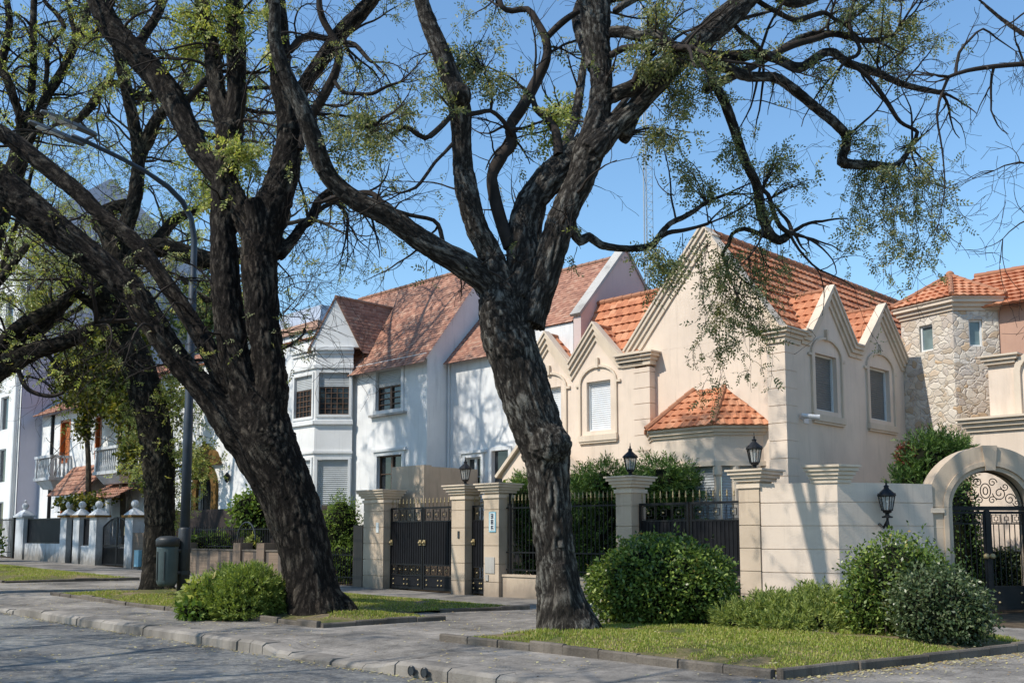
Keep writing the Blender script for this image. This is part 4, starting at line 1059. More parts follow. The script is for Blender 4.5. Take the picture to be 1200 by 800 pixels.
def leaf_gate(u0, u1, zb, zt, name_root, T=None, sheet=True, v=.25):
    """one gate leaf: frame, sheet with ribs, two ornament bands, kick plate, studs, spear tips"""
    T = T or frame_l(RF); root = name_root; g = .0
    mb = MB(T); mb.strip([(u0+.01, zb), (u0+.01, zt), (u1-.01, zt), (u1-.01, zb)], -.055, 0, v, v+.05, True)
    for z in (zt-.42, zb+.72, zb+.40): mb.box(u0+.06, u1-.06, v+.004, v+.044, z-.02, z+.02)
    lf = part(mb, 'gate_leaf', M['iron'], root)
    mb = MB(T); mb.box(u0+.06, u1-.06, v+.02, v+.03, zb+.74, zt-.44)
    x = u0+.10
    while x < u1-.1: mb.box(x, x+.035, v+.004, v+.0205, zb+.745, zt-.445); x += .105
    mb.box(u0+.06, u1-.06, v+.02, v+.03, zb+.05, zb+.38); mb.box(u0+.12, u1-.12, v+.008, v+.0205, zb+.1, zb+.33)
    part(mb, 'sheet_panel', M['sheet'], lf)
    mb = MB(T); s1 = key_band(mb, T, u0+.07, u1-.07, zt-.40, zt-.06, v+.01); part(mb, 'key_ornament', M['iron'], lf)
    mb = MB(T); s2 = key_band(mb, T, u0+.07, u1-.07, zb+.43, zb+.70, v+.01); part(mb, 'key_ornament', M['iron'], lf)
    st = s1+s2+[T(u0+(u1-u0)*k, v-.002, z) for k in (.12, .45, .55, .88) for z in (zb+.14, zb+.28)]
    copies(STUD, 'stud', lf, st)
    n = max(2, int((u1-u0)/.165)); copies(FIN, 'finial', lf, [T(u0+(u1-u0)*(k+.5)/n, v+.025, zt+.02) for k in range(n)])
    mb = MB(T); c = T(u0+.06, v-.06, 1.35); 
    return lf
def knob(T, root, u, z, v=.25):
    mb = MB(T); mb.box(u-.05, u+.05, v-.03, v-.002, z-.08, z+.08); o = part(mb, 'lock_plate', M['gold'], root)
    mb = MB(); mb.ball(T(u, v-.06, z), .04, 8); part(mb, 'knob', M['gold'], o)
TL = frame_l(RF)
g1 = thing('double_gate', 'black sheet-metal double gate with greek key bands between the first two pillars', 'gate', W(22.7, RF+.25, .03), 'black driveway gates')
leaf_gate(21.22, 22.74, .06, 2.46, g1); leaf_gate(22.76, 24.28, .06, 2.46, g1)
for u in (22.66, 22.84, 24.2): knob(TL, g1, u, 1.42)
g2 = thing('pedestrian_gate', 'narrow black pedestrian gate between the lantern pillar and the number pillar', 'gate', W(20.3, RF+.25, .03))
leaf_gate(19.9, 20.63, .04, 2.46, g2); knob(TL, g2, 20.55, 1.45)
g3 = thing('double_gate', 'black sheet-metal double gate right of the trunk, above the round bush', 'gate', W(13.3, RF+.25, 0), 'black driveway gates')
leaf_gate(11.9, 13.34, .04, 2.38, g3); leaf_gate(13.36, 14.79, .04, 2.38, g3); knob(TL, g3, 13.3, 1.4)

lw = MB(); lw.box(15.285, 19.295, RF+.12, RF+.42, -.1, .54); lw.box(15.285, 19.295, RF+.09, RF+.45, .542, .60)
single(lw, 'low_wall', M['beige_old_shade'], W(17.3, RF+.27, 0), 'low beige wall under the spear railing behind the central trunk', 'wall')
rl = thing('spear_railing', 'black iron railing with gold spear tips behind the central trunk', 'railing', W(17.3, RF+.27, .6))
T = frame_l(RF+.27)
mb = MB(T)
for z in (.72, 1.18, 2.36): mb.box(15.3, 19.28, -.015, .015, z-.018, z+.018)
part(mb, 'rail', M['iron'], rl)
n = 30; mb = MB(T)
for k in range(n): u = 15.36+(19.22-15.36)*k/(n-1); mb.box(u-.009, u+.009, -.008, .008, .60, 2.48)
part(mb, 'bars', M['iron'], rl); copies(FIN, 'finial', rl, [T(15.36+(19.22-15.36)*k/(n-1), 0, 2.46) for k in range(n)])
mb = MB(T); mb.box(19.1, 19.16, -.03, .03, .6, 2.75); part(mb, 'post', M['iron'], rl)

# lanterns
def lantern(c, label, root=None, hang=False):
    c = Vector(c); t = thing('lantern', label, 'lantern', tuple(c), 'black hexagonal lanterns')
    mb = MB(); mb.lathe(c, [(.11, 0), (.11, .03), (.045, .05), (.04, .09), (.085, .11), (.095, .15)], 10); part(mb, 'base', M['iron'], t)
    b = c+Vector((0, 0, .15)); fr = MB(); H_, r0, r1 = .30, .105, .165
    for k in range(6):
        a = PI/6+PI/3*k; d = lambda r, z, a=a: b+Vector((r*math.cos(a), r*math.sin(a), z)); e = PI/6+PI/3*(k+1); d2 = lambda r, z: b+Vector((r*math.cos(e), r*math.sin(e), z))
        fr.tube([d(r0, 0), d(r1, H_)], .011, 5); fr.tube([d(r1, H_), d2(r1, H_)], .013, 5); fr.tube([d(r0, .005), d2(r0, .005)], .011, 5)
        m = (d(r0, 0)+d2(r0, 0))/2; m2 = (d(r1, H_)+d2(r1, H_))/2; fr.tube([m, m2], .006, 4)
        fr.tube([d(r1*.95, H_-.02), d(r1*1.03, H_+.06)], .012, 4)
    part(fr, 'cage', M['iron'], t)
    g = MB(); g.lathe(b, [(r0*.93, .005), (r1*.93, H_-.004)], 6, PI/6); part(g, 'glass', M['lampglass'], t)
    rf = MB(); rf.lathe(b+Vector((0, 0, H_)), [(.19, 0), (.185, .03), (.13, .085), (.07, .14), (.055, .15), (.045, .19), (.06, .2), (.018, .235), (.022, .26), (.008, .3), (.012, .315), (.002, .37)], 12, PI/6); part(rf, 'roof', M['iron'], t)
    bulb = MB(); bulb.lathe(b, [(.02, .01), (.02, .12), (.035, .15), (.03, .22), (.004, .25)], 8); part(bulb, 'bulb', M['frame_w'], t)
    return t
lantern(W(20.93, RF+.27, 3.035), 'black lantern on the pillar between the first double gate and the narrow gate')
lantern(W(15.04, RF+.27, 3.035), 'black lantern on the pillar just right of the central trunk')
lantern(W(11.63, RF+.27, 3.035), 'black lantern on the pillar beside the rusticated corner wall')

# rusticated corner wall (two faces) with its corner pier
A0 = Vector((5.28, 21.35)); B0 = Vector((6.68, 20.62)); C0 = Vector((8.98, 21.46))
wall = thing('corner_wall', 'beige rusticated garden wall folding round the corner under a moulded pier cap', 'wall', (6.6, 20.9, 0))
def rust_wall(a, b, t=.32, h=2.72, ext0=0, ext1=0):
    d = b-a; T = frame_xy(tuple(a), math.atan2(d.y, d.x)); L = d.length
    mb = MB(T); z = -.15; crs = (.50, .50, .485, .485, .485, .415)
    for c in crs:
        mb.box(ext0, L+ext1, 0, t, z+.009, min(z+c-.009, h)); z += c
    mb.box(ext0+.01, L+ext1-.01, .022, t-.022, -.15, h-.01)
    return part(mb, 'wall_face', M['beige'], wall), T, L
rust_wall(A0, B0, ext1=0); _, TC, LCw = rust_wall(B0, C0, ext0=.0)
d1 = (B0-A0).normalized(); d2 = (C0-B0).normalized()
def pier_poly(e):
    n1 = Vector((d1.y, -d1.x)); n2 = Vector((d2.y, -d2.x))
    p0 = B0-d1*(.50+e)+n1*e; k = (n1+n2).normalized(); p1 = B0+k*(e/max(.5, k.dot(n1))); p2 = B0+d2*(.30+e)+n2*e
    bk = B0-k*(.45+e)
    return [tuple(p0), tuple(p1), tuple(p2), tuple(p2-n2*(.5+2*e)), tuple(bk), tuple(p0-n1*(.5+2*e))]
mb = MB(XY); mb.prism_uv(pier_poly(-.004), 2.5, 2.80)
for za, zb, e in ((2.70, 2.78, .03), (2.782, 2.86, .06), (2.862, 2.94, .10), (2.942, 3.02, .14), (3.022, 3.07, .18)): mb.prism_uv(pier_poly(e), za, zb)
part(mb, 'pier_cap', M['beige_trim'], wall)
# wall lantern on a bracket
wl_c = Vector(TC(1.02, -.26, 1.98)); wlt = lantern(wl_c, 'black wall lantern on a scrolled bracket left of the arch')
mb = MB(); wp = Vector(TC(1.02, -.01, 1.86)); mb.tube([wp, wp+(wl_c-wp)*.5+Vector((0, 0, -.14)), wl_c+Vector((0, 0, -.05)), wl_c+Vector((0, 0, .02))], [.03, .025, .025, .03], 8)
mb.tube([wl_c+Vector((0, 0, -.22)), wl_c+Vector((0, 0, -.16)), wl_c+Vector((0, 0, 0))], [.008, .045, .02], 8); part(mb, 'bracket', M['iron'], wlt)

# arched gateway
ar = thing('gate_arch', 'beige moulded round-headed gateway arch with keystone at the right', 'arch', (10.25, 21.6, 0))
TA2 = frame_xy((10.25, 21.5), 0); ri, ro, zs = .83, 1.36, 2.22
mb = MB(TA2)
NA = 28
for (r0_, r1_, v0_, v1_) in ((ri, ri+.10, .02, .52), (ri+.102, ri+.2, -.035, .50), (ri+.202, ro, 0, .50)):
    pts_i = [(-r0_*math.cos(PI*k/NA), zs+r0_*math.sin(PI*k/NA)*.95) for k in range(NA+1)]
    mb.strip(pts_i, 0, r1_-r0_, v0_, v1_)
    for s in (-1, 1): mb.box(min(s*r0_, s*r1_), max(s*r0_, s*r1_), v0_, v1_, -.1, zs-.001)
part(mb, 'arch_ring', M['beige_old_shade'], ar)  # ring and keystone take a darker beige that stands for shade on the arch
mb = MB(TA2); mb.prism_uz([(-.10, zs+ri*.95-.0), (.10, zs+ri*.95), (.16, zs+ro*.95+.03), (-.16, zs+ro*.95+.03)], -.055, .54); part(mb, 'keystone', M['beige_old_shade'], ar)
mb = MB(TA2)
for s in (-1, 1):
    for z in (.35, .84, 1.32, 1.80): mb.box(min(s*(ri+.204), s*ro), max(s*(ri+.204), s*ro), -.004, 0, z-.009, z+.009)
    mb.box(min(s*(ri+.2), s*(ro+.05)), max(s*(ri+.2), s*(ro+.05)), -.06, .55, zs-.12, zs-.02)
part(mb, 'impost', M['beige_trim'], ar)
mb = MB(frame_xy((11.62, 21.5), math.radians(8))); mb.box(0, 6, .05, .35, -.1, 2.7); part(mb, 'side_wall', M['beige'], ar)
# wrought-iron gate in the arch
ig = thing('iron_gate', 'black wrought-iron double gate with scrolled lunette under the arch', 'gate', (10.25, 21.75, 0))
Tg = frame_xy((10.25, 21.72), 0); zr = 2.2
for s in (-1, 1):
    u0, u1 = (-.82, -.03) if s < 0 else (.03, .82)
    mb = MB(Tg); mb.strip([(u0, .05), (u0, zr-.06), (u1, zr-.06), (u1, .05)], -.055, 0, 0, .05, True); mb.box(u0+.05, u1-.05, .005, .045, .50, .55); mb.box(u0+.05, u1-.05, .012, .03, .1, .5)
    mb.box(u0+.05, u1-.05, .005, .045, 1.86, 1.89)
    lf = part(mb, 'gate_leaf', M['iron'], ig)
    mb = MB(Tg)
    for k in range(6): x = u0+.11+k*(u1-u0-.22)/5; mb.box(x-.008, x+.008, .017, .033, .552, 1.858)
    key_band(mb, Tg, u0+.06, u1-.06, 1.89, zr-.12, .015, .012)
    part(mb, 'bars', M['iron'], lf); copies(STUD, 'stud', lf, [Tg(u0+(u1-u0)*k, -.005, z) for k in (.2, .8) for z in (.2, .4)])
    mb = MB(); mb.ball(Tg(u0+.035 if s > 0 else u1-.035, -.03, 1.18), .06, 10); mb.ball(Tg(u1-.035 if s > 0 else u0+.035, -.03, 1.18), .055, 10); part(mb, 'rosette', M['gold'], lf)
mb = MB(Tg); mb.box(-.825, .825, -.012, .062, zr-.04, zr+.05); mb.box(-.045, .045, -.02, .07, .02, zr-.042); fr_ = part(mb, 'gate_frame', M['iron'], ig)
mb = MB()
def spiral(c, r, turns, s, a0):
    return [Tg(c[0]+s*(r*(1-k/34*.85))*math.cos(a0+turns*2*PI*k/34), .02, c[1]+(r*(1-k/34*.85))*math.sin(a0+turns*2*PI*k/34)) for k in range(34)]
for s in (-1, 1):
    for (c, r, t_, a0) in (((s*.30, zr+.33), .15, 1.6, PI), ((s*.52, zr+.20), .13, 1.5, 0), ((s*.16, zr+.56), .10, 1.4, 0), ((s*.66, zr+.12), .08, 1.4, PI), ((s*.42, zr+.47), .09, 1.4, PI), ((s*.14, zr+.18), .09, 1.4, 0)):
        mb.tube(spiral(c, r, t_, s, a0), .011, 5)
mb.tube([Tg(.11*math.cos(2*PI*k/20), .02, zr+.38+.16*math.sin(2*PI*k/20)) for k in range(21)], .012, 5); mb.tube([Tg(.05*math.cos(2*PI*k/14), .02, zr+.38+.08*math.sin(2*PI*k/14)) for k in range(15)], .012, 5)
mb.tube([Tg(-.79*math.cos(PI*k/24), .02, zr+.02+.77*math.sin(PI*k/24)) for k in range(25)], .016, 5)
part(mb, 'lunette_scrolls', M['iron'], ig)

# boundary wall between the gardens, small gabled porch
bw_ = MB(); bw_.box(23.55, 25.15, 19.75, 20.05, 0, 3.78); bw_.box(23.56, 23.85, 20.052, 22.0, 0, 3.74)
single(bw_, 'boundary_wall', M['beige_old_shade'], W(24.3, 20.2, 0), 'high weathered beige boundary wall rising behind the first double gate', 'wall')
ph = thing('gabled_porch', 'small pale gabled porch partly hidden behind the central trunk', 'porch', W(20.2, 21.3, 0))
mb = MB(frame_l(20.6)); mb.prism_uz([(19.2, 0), (21.0, 0), (21.0, 3.4), (20.1, 4.25), (19.2, 3.4)], 0, 1.4); part(mb, 'wall', M['beige'], ph)
mb = MB(frame_l(20.6)); mb.strip([(19.05, 3.3), (20.1, 4.3), (21.15, 3.3)], 0, .09, -.12, 1.45); part(mb, 'coping', M['beige_trim'], ph)

# brick pier and low railing left of the first gate
def brick_box(mb, u0, u1, v0, v1, z0, z1):
    n0 = len(mb.f); mb.box(u0, u1, v0, v1, z0, z1)
    for k, (a, b) in enumerate((((u1-u0), 0), ((u1-u0), 0), ((u1-u0), 1), ((v1-v0), 1), ((u1-u0), 1), ((v1-v0), 1))):
        h = (z1-z0) if b else (v1-v0); o = u0 if k in (0, 1, 2, 4) else v0
        mb.uv[n0+k] = [(o, z0), (o+a, z0), (o+a, z0+h), (o, z0+h)]
    mb.has_uv = True
mb = MB(); brick_box(mb, 25.38, 25.85, RF+.02, RF+.47, -.1, 1.95); single(mb, 'brick_pier', M['brick'], W(25.6, RF+.25, G(25)), 'short brown brick pier against the broad left gate pillar', 'pier')
lr_ = thing('low_railing', 'short black hoop-topped railing in front of the bamboo-like bush', 'railing', W(27, RF+.2, G(27)))
T = frame_l(RF+.2); g = G(27); mb = MB(T)
for z in (.25, .95): mb.box(25.87, 28.6, -.012, .012, g+z-.015, g+z+.015)
for k in range(20): u = 25.95+k*.135; mb.box(u-.009, u+.009, -.009, .009, g, g+1.15+.06*(k % 2))
part(mb, 'bars', M['iron'], lr_)

# low brick wall with railing and dark screen
bwl = thing('brick_wall', 'long low brown brick garden wall behind the left juniper', 'wall', W(33, RF+.1, G(33)))
mb = MB(); g = G(33)
brick_box(mb, 29.0, 40.4, RF, RF+.3, G(29)-.2, g+.93); part(mb, 'wall', M['brick'], bwl)
mb = MB()
for l in (30.9, 32.5, 36.6): brick_box(mb, l, l+.5, RF-.08, RF+.42, G(l)-.2, g+1.22)
part(mb, 'pier', M['brick'], bwl)
mb = MB(); mb.box(28.95, 40.45, RF-.03, RF+.33, g+.932, g+.99); part(mb, 'coping', M['edging'], bwl)
rr_ = thing('garden_railing', 'rusty dark bar railing with a hoop standing on the low brick wall', 'railing', W(34, RF+.6, g+1))
T = frame_l(RF+.6); mb = MB(T)
for z in (1.08, 1.72): mb.box(29, 40.3, -.014, .014, g+z-.016, g+z+.016)
for k in range(70): u = 29.1+k*.16; mb.box(u-.01, u+.01, -.01, .01, g+.8, g+1.8+.03*(k % 2))
part(mb, 'bars', M['iron'], rr_)
mb = MB(); mb.tube([W(32.75-.62*math.cos(PI*k/16)+0, RF+.3, g+1.35+.62*math.sin(PI*k/16)) for k in range(17)], .03, 6); part(mb, 'hoop', M['pole_dark'], rr_)
mb = MB(); mb.box(28.8, 41.2, 20.3, 20.42, 0, g+2.55); single(mb, 'dark_screen', M['brown_fence'], W(35, 20.36, g), 'plain dark brown screen fence behind the bar railing', 'fence')

# weathered white piers with ball finials, infill panels and gates
def white_pier(l0, l1, ztop, label):
    g = G(l0); t = thing('white_pier', label, 'pillar', W((l0+l1)/2, RF+.25, g), 'weathered white ball-topped piers')
    mb = MB(); mb.box(l0, l1, RF, RF+.5, g-.2, ztop-.2); part(mb, 'shaft', M['pier_white'], t)
    mb = MB(); mb.box(l0-.12, l1+.12, RF-.12, RF+.62, ztop-.2, ztop-.1); part(mb, 'cap_band', M['ochre'] if l0 < 50 else M['pier_white'], t)
    mb = MB(); mb.frustum(l0+.24, l1-.24, RF+.14, RF+.36, ztop+.16, ztop-.098, .23)
    c = Vector(W((l0+l1)/2, RF+.25, ztop+.13)); mb.lathe(c, [(.14, 0), (.10, .06), (.1, .09)], 12); mb.ball(c+Vector((0, 0, .25)), .17, 12)
    if l0 > 52: mb.lathe(c+Vector((0, 0, .45)), [(.05, 0), (.07, .06), (.02, .14)], 8)
    part(mb, 'ball_cap', M['pier_white'], t)
LP = [(54.2, 55.3, 'leftmost white pier, with pointed ball finial, at the end of the dark panel'), (48.6, 49.35, 'white ball-topped pier right of the long dark panel'), (47.1, 47.8, 'white ball-topped pier just right of the narrow dark gap'),
      (45.2, 45.95, 'white ball-topped pier left of the arched black gate'), (41.5, 42.25, 'white ball-topped pier right of the arched black gate')]
for l0, l1, lab in LP: white_pier(l0, l1, G(l0)+2.35, lab)
for (a, b, lab) in ((49.36, 54.19, 'long dark infill panel over the white dwarf wall'), (45.96, 47.09, 'short dark infill panel over the white dwarf wall')):
    g = G((a+b)/2); t = thing('panel_fence', lab, 'fence', W((a+b)/2, RF+.4, g)); mb = MB(); mb.box(a, b, RF+.1, RF+.4, g-.2, g+.85); part(mb, 'dwarf_wall', M['pier_white'], t)
    mb = MB(frame_l(RF+.24)); mb.box(a+.02, b-.02, 0, .04, g+.86, g+2.05); part(mb, 'panel', M['sheet'], t)
    mb = MB(frame_l(RF+.20)); mb.strip([(a+.01, g+.855), (a+.01, g+2.1), (b-.01, g+2.1), (b-.01, g+.855)], -.06, 0, 0, .07, True); part(mb, 'frame', M['iron'], t)
g = G(48.2); t = thing('slim_gate', 'slim black gate in the gap between two white piers', 'gate', W(48.2, RF+.4, g))
mb = MB(frame_l(RF+.3)); mb.box(47.82, 48.58, 0, .04, g+.05, g+2.0); part(mb, 'panel', M['sheet'], t); mb = MB(frame_l(RF+.24)); mb.strip([(47.83, g+.03), (47.83, g+2.05), (48.57, g+2.05), (48.57, g+.03)], -.06, 0, 0, .05, True); part(mb, 'frame', M['iron'], t)
g = G(43.7); t = thing('arched_gate', 'black barred gate with a curved top between two white piers', 'gate', W(43.7, RF+.25, g)); T = frame_l(RF+.3)
for (a, b, s) in ((42.28, 43.70, 1), (43.74, 45.17, -1)):
    mb = MB(T); n = 12; top = lambda u: g+1.75+.42*math.sin(PI*(u-42.28)/2.9)
    pts = [(a, g+.05)]+[(a+(b-a)*k/8, top(a+(b-a)*k/8)) for k in range(9)]+[(b, g+.05)]
    mb.strip(pts, -.05, 0, 0, .05, True); mb.box(a+.05, b-.05, .005, .045, g+.85, g+.93); lf = part(mb, 'gate_leaf', M['iron'], t)
    mb = MB(T)
    for k in range(n): u = a+.08+(b-a-.16)*k/(n-1); mb.box(u-.012, u+.012, .015, .035, g+.08, top(u)-.02)
    mb.box(a+.05, b-.05, .036, .046, g+.1, g+.8); part(mb, 'bars', M['iron'], lf)
mb = MB(T); mb.box(42.75, 42.95, -.02, -.005, g+1.35, g+1.75); part(mb, 'notice', M['gold'], t)
g = G(57); t = thing('bar_fence', 'black bar fence at the left edge of the picture beyond the white piers', 'fence', W(58, RF+.3, g)); T = frame_l(RF+.3); mb = MB(T)
for z in (.3, 2.0): mb.box(55.4, 64, -.02, .02, g+z-.025, g+z+.025)
for k in range(44): u = 55.5+k*.19; mb.box(u-.014, u+.014, -.012, .012, g, g+2.1)
part(mb, 'bars', M['iron'], t); mb = MB(T); mb.box(56.3, 56.55, -.06, .06, g, g+2.2); part(mb, 'post', M['iron'], t)
mb = MB(frame_l(RF)); g = G(41); brick_box(mb, 40.5, 41.45, 0.02, .4, g-.2, g+1.5); single(mb, 'brick_pier', M['brick'], W(41, RF+.2, g), 'brown brick pier beside the rightmost white ball-topped pier', 'pier')
mb = MB(frame_l(RF)); mb.box(40.55, 40.95, -.14, .01, g+.1, g+.78); single(mb, 'meter_box', M['plaque'], W(40.75, RF, g), 'pale blue meter box on the brick pier beside the leaning trunk', 'meter box')

# ------------------------------------------------------------------ street lamp and litter bin
lp = at(214, 698, 25.4); lp.z = Gxy(lp.x, lp.y); 
sl_ = thing('street_lamp', 'tall blue-grey street lamp with curved arm and twin flat heads', 'street lamp', tuple(lp))
mb = MB(); mb.tube([lp+Vector((0, 0, -.1)), lp+Vector((0, 0, 1.75)), lp+Vector((0, 0, 1.8))], [.155, .15, .125], 14); part(mb, 'base_sleeve', M['pole_dark'], sl_, True)
mb = MB(); pts = [lp+Vector((0, 0, 1.7)), lp+Vector((0, 0, 4.6)), lp+Vector((0, 0, 4.65)), lp+Vector((0, 0, 8.1)), lp+Vector((0, 0, 8.15)), lp+Vector((0, 0, 9.2))]; rd = [.118, .118, .105, .105, .085, .08]
dv = Vector((-.72, -.694, 0))
for (s, h) in ((.10, 9.75), (.35, 10.15), (.75, 10.45), (1.3, 10.68), (2.0, 10.88), (2.8, 11.05), (3.2, 11.12)): pts.append(lp+dv*s+Vector((0, 0, h))); rd.append(.07 if s < 1 else .055)
mb.tube(pts, rd, 14); part(mb, 'pole', M['pole'], sl_, True)
sd_ = Vector((-dv.y, dv.x, 0)); e = pts[-1]
mb = MB(); mb.tube([e-dv*.4+sd_*.42, e-dv*.35, e-dv*.4-sd_*.42], .035, 8); part(mb, 'cross_arm', M['pole'], sl_)
for s in (-1, 1):
    c = e-dv*.45+sd_*.40*s; tz = Vector((0, 0, .17)); hd = MB()
    q = [(0, .05, .04), (.15, .10, .055), (.5, .12, .06), (1.2, .10, .04), (1.3, .07, .025)]
    P_ = []
    for (t_, w, h) in q:
        o_ = c+dv*t_+tz*t_; P_ += [o_-sd_*w-Vector((0, 0, h*.6)), o_+sd_*w-Vector((0, 0, h*.6)), o_+sd_*w*.7+Vector((0, 0, h)), o_-sd_*w*.7+Vector((0, 0, h))]
    fs = [(0, 1, 2, 3), (19, 18, 17, 16)]+[(i*4+k, i*4+(k+1) % 4, i*4+4+(k+1) % 4, i*4+4+k) for i in range(4) for k in range(4)]
    hd.add([tuple(x) for x in P_], fs); ho = part(hd, 'lamp_head', M['lamp_head'], sl_)
    ln = MB(); P_ = []
    for (t_, w) in ((.5, .09), (1.12, .08)):
        o_ = c+dv*t_+tz*t_-Vector((0, 0, .040 if t_ < 1 else .028)); P_ += [o_-sd_*w, o_+sd_*w]
    ln.add([tuple(x) for x in P_]+[tuple(x-Vector((0, 0, .03))) for x in P_], [(0, 1, 3, 2), (4, 6, 7, 5), (0, 4, 5, 1), (2, 3, 7, 6), (0, 2, 6, 4), (1, 5, 7, 3)]); part(ln, 'lens', M['frame_w'], ho)
bn = lp+Vector((-.30, -.33, .42))
bt = thing('litter_bin', 'grey-green cylindrical litter bin with dark lid clamped to the lamp post', 'litter bin', tuple(bn))
mb = MB(); mb.lathe(bn, [(.20, -.06), (.235, 0), (.25, .06), (.262, .86), (.262, .90)], 24); part(mb, 'body', M['bin'], bt, True)
mb = MB(); mb.lathe(bn, [(.262, .905), (.285, .91), (.29, 1.06), (.275, 1.10), (.20, 1.15), (.03, 1.17)], 24); part(mb, 'lid', M['bin_dark'], bt, True)
mb = MB(); mb.tube([bn+Vector((.2, 0, .25)), lp+Vector((0, 0, .67))], .05, 6); mb.tube([bn+Vector((.2, 0, .8)), lp+Vector((0, 0, 1.22))], .05, 6); mb.tube([lp+Vector((0, 0, .62)), lp+Vector((0, 0, .72))], .17, 14); mb.tube([lp+Vector((0, 0, 1.17)), lp+Vector((0, 0, 1.27))], .17, 14); part(mb, 'clamp', M['bin_dark'], bt)
mb = MB()
for a in (-1.5, -2.3): mb.tube([bn+Vector((.267*math.cos(a), .267*math.sin(a), .08)), bn+Vector((.267*math.cos(a), .267*math.sin(a), .78))], .012, 6)
part(mb, 'rib', M['bin_dark'], bt)
# ------------------------------------------------------------------ trees
def catmull(P, R, step=.12):
    out = []; rad = []; n = len(P)
    for i in range(n-1):
        p0, p1, p2, p3 = P[max(i-1, 0)], P[i], P[i+1], P[min(i+2, n-1)]
        L = (p2-p1).length; k = max(2, int(L/step))
        for j in range(k):
            t = j/k; t2 = t*t; t3 = t2*t
            out.append(.5*((2*p1)+(p2-p0)*t+(2*p0-5*p1+4*p2-p3)*t2+(3*p1-p0-3*p2+p3)*t3)); rad.append(R[i]+(R[i+1]-R[i])*t)
    out.append(P[-1]); rad.append(R[-1]); return out, rad
def rvec(rg): 
    while True:
        v = Vector((rg.uniform(-1, 1), rg.uniform(-1, 1), rg.uniform(-1, 1)))
        if .05 < v.length < 1: return v.normalized()
class Tree:
    def __init__(s, name, label, cat, base, bark, twig, seed, Y):
        s.root = thing(name, label, cat, tuple(base)); s.bark = bark; s.twigm = twig; s.rg = random.Random(seed); s.Y = Y
        s.limbs = []; s.thick = []; s.twigs = []; s.leaves = {}; s.vox = .03
    def limb(s, px, dY=0.0, y0=None, thick=True, wig=.0, wscale=1.0, seed_twigs=1.0):
        """px: (x, y, width) control points of a limb in the 1200x800 frame, Y from y0 to y0+dY along it"""
        y0 = s.Y if y0 is None else y0; n = len(px); P = []; R = []
        lens = [0]
        for a, b in zip(px, px[1:]): lens.append(lens[-1]+math.hypot(a[0]-b[0], a[1]-b[1]))
        for i, (x, y, w) in enumerate(px):
            Y = y0+dY*lens[i]/lens[-1]+(wig*math.sin(i*1.9+x) if 0 < i < n-1 else 0)
            P.append(at(x, y, Y)); R.append(max(.008, w*.5*wscale*Y/1182))
        pts, rad = catmull(P, R, .12 if thick else .10)
        s.limbs.append((pts, rad, seed_twigs)); (s.thick if thick else s.twigs).append((pts, rad))
        return pts, rad
    def free_limb(s, pts, rad, thick=True, seed_twigs=1.0):
        pts, rad = catmull([Vector(p) for p in pts], rad, .15); s.limbs.append((pts, rad, seed_twigs)); (s.thick if thick else s.twigs).append((pts, rad)); return pts, rad
    def grow(s, p, d, length, r, level, wig=.42, grav=-.015, kids=(2, 4), tips=None):
        rg = s.rg; step = max(.07, min(.2, length/9)); n = max(3, int(length/step)); pts = [p.copy()]; rad = [r]; bend = rvec(rg)*wig*.5
        for i in range(n):
            if rg.random() < .25: bend = rvec(rg)*wig*.7
            d = (d+bend*.5+rvec(rg)*wig*.45+Vector((0, 0, grav))).normalized(); p = p+d*step; pts.append(p.copy()); rad.append(max(.0035, r*(1-.72*(i+1)/n)))
        s.twigs.append((pts, rad))
        if level > 0:
            for _ in range(rg.randint(*kids)):
                i = rg.randint(max(1, n//4), n); q = pts[i]; t = (pts[i]-pts[i-1]).normalized(); ax = (rvec(rg)-t*0).cross(t)
                if ax.length < .1: continue
                dd = (t*rg.uniform(.3, .9)+ax.normalized()*rg.uniform(.5, 1.0)).normalized()
                s.grow(q, dd, length*rg.uniform(.38, .68), rad[i]*.7, level-1, wig, grav, kids, tips)
        if tips is not None and level <= 1: tips.append((pts[-1], d.copy(), pts))
        return pts
    def dress(s, per_m=1.1, length=(.8, 1.8), level=2, up=.25, kids=(2, 4), minr=.0, maxr=.30, tips=None, wig=.42, z0=2.6):
        rg = s.rg
        for pts, rad, sc in s.limbs:
            L = 0
            for i in range(2, len(pts)):
                d = pts[i]-pts[i-1]; L += d.length
                if pts[i].z < z0 or rad[i] > maxr or rad[i] < minr: continue
                if rg.random() < per_m*sc*d.length:
                    t = d.normalized(); ax = rvec(rg).cross(t)
                    if ax.length < .1: continue
                    dd = (t*.35+ax.normalized()+Vector((0, 0, up))).normalized()
                    ln = rg.uniform(*length)
                    s.grow(pts[i]+dd*rad[i]*.6, dd, ln, min(rad[i]*.55, .009+.012*ln), level, wig=wig, kids=kids, tips=tips)
            e = pts[-1]; t = (pts[-1]-pts[-3]).normalized()
            if e.z > z0 and sc > 0 and rad[-1] < .1:
                for _ in range(3):
                    s.grow(e, (t+rvec(rg)*.7).normalized(), rg.uniform(*length), max(.008, rad[-1]*.7), level, kids=kids, tips=tips)
    def leaf(s, mat, p, d, n=9, L=.20, lw=.017, ll=.050):
        s.leaves.setdefault(mat, []).append((p, d, n, L, lw, ll))
    def near(s, px, py):
        best = (1e9, s.Y)
        for pts, rad, sc in s.limbs:
            for q in pts[::2]:
                x, y = proj(q); d = (x-px)**2+(y-py)**2
                if d < best[0]: best = (d, q.y)
        return best[1]
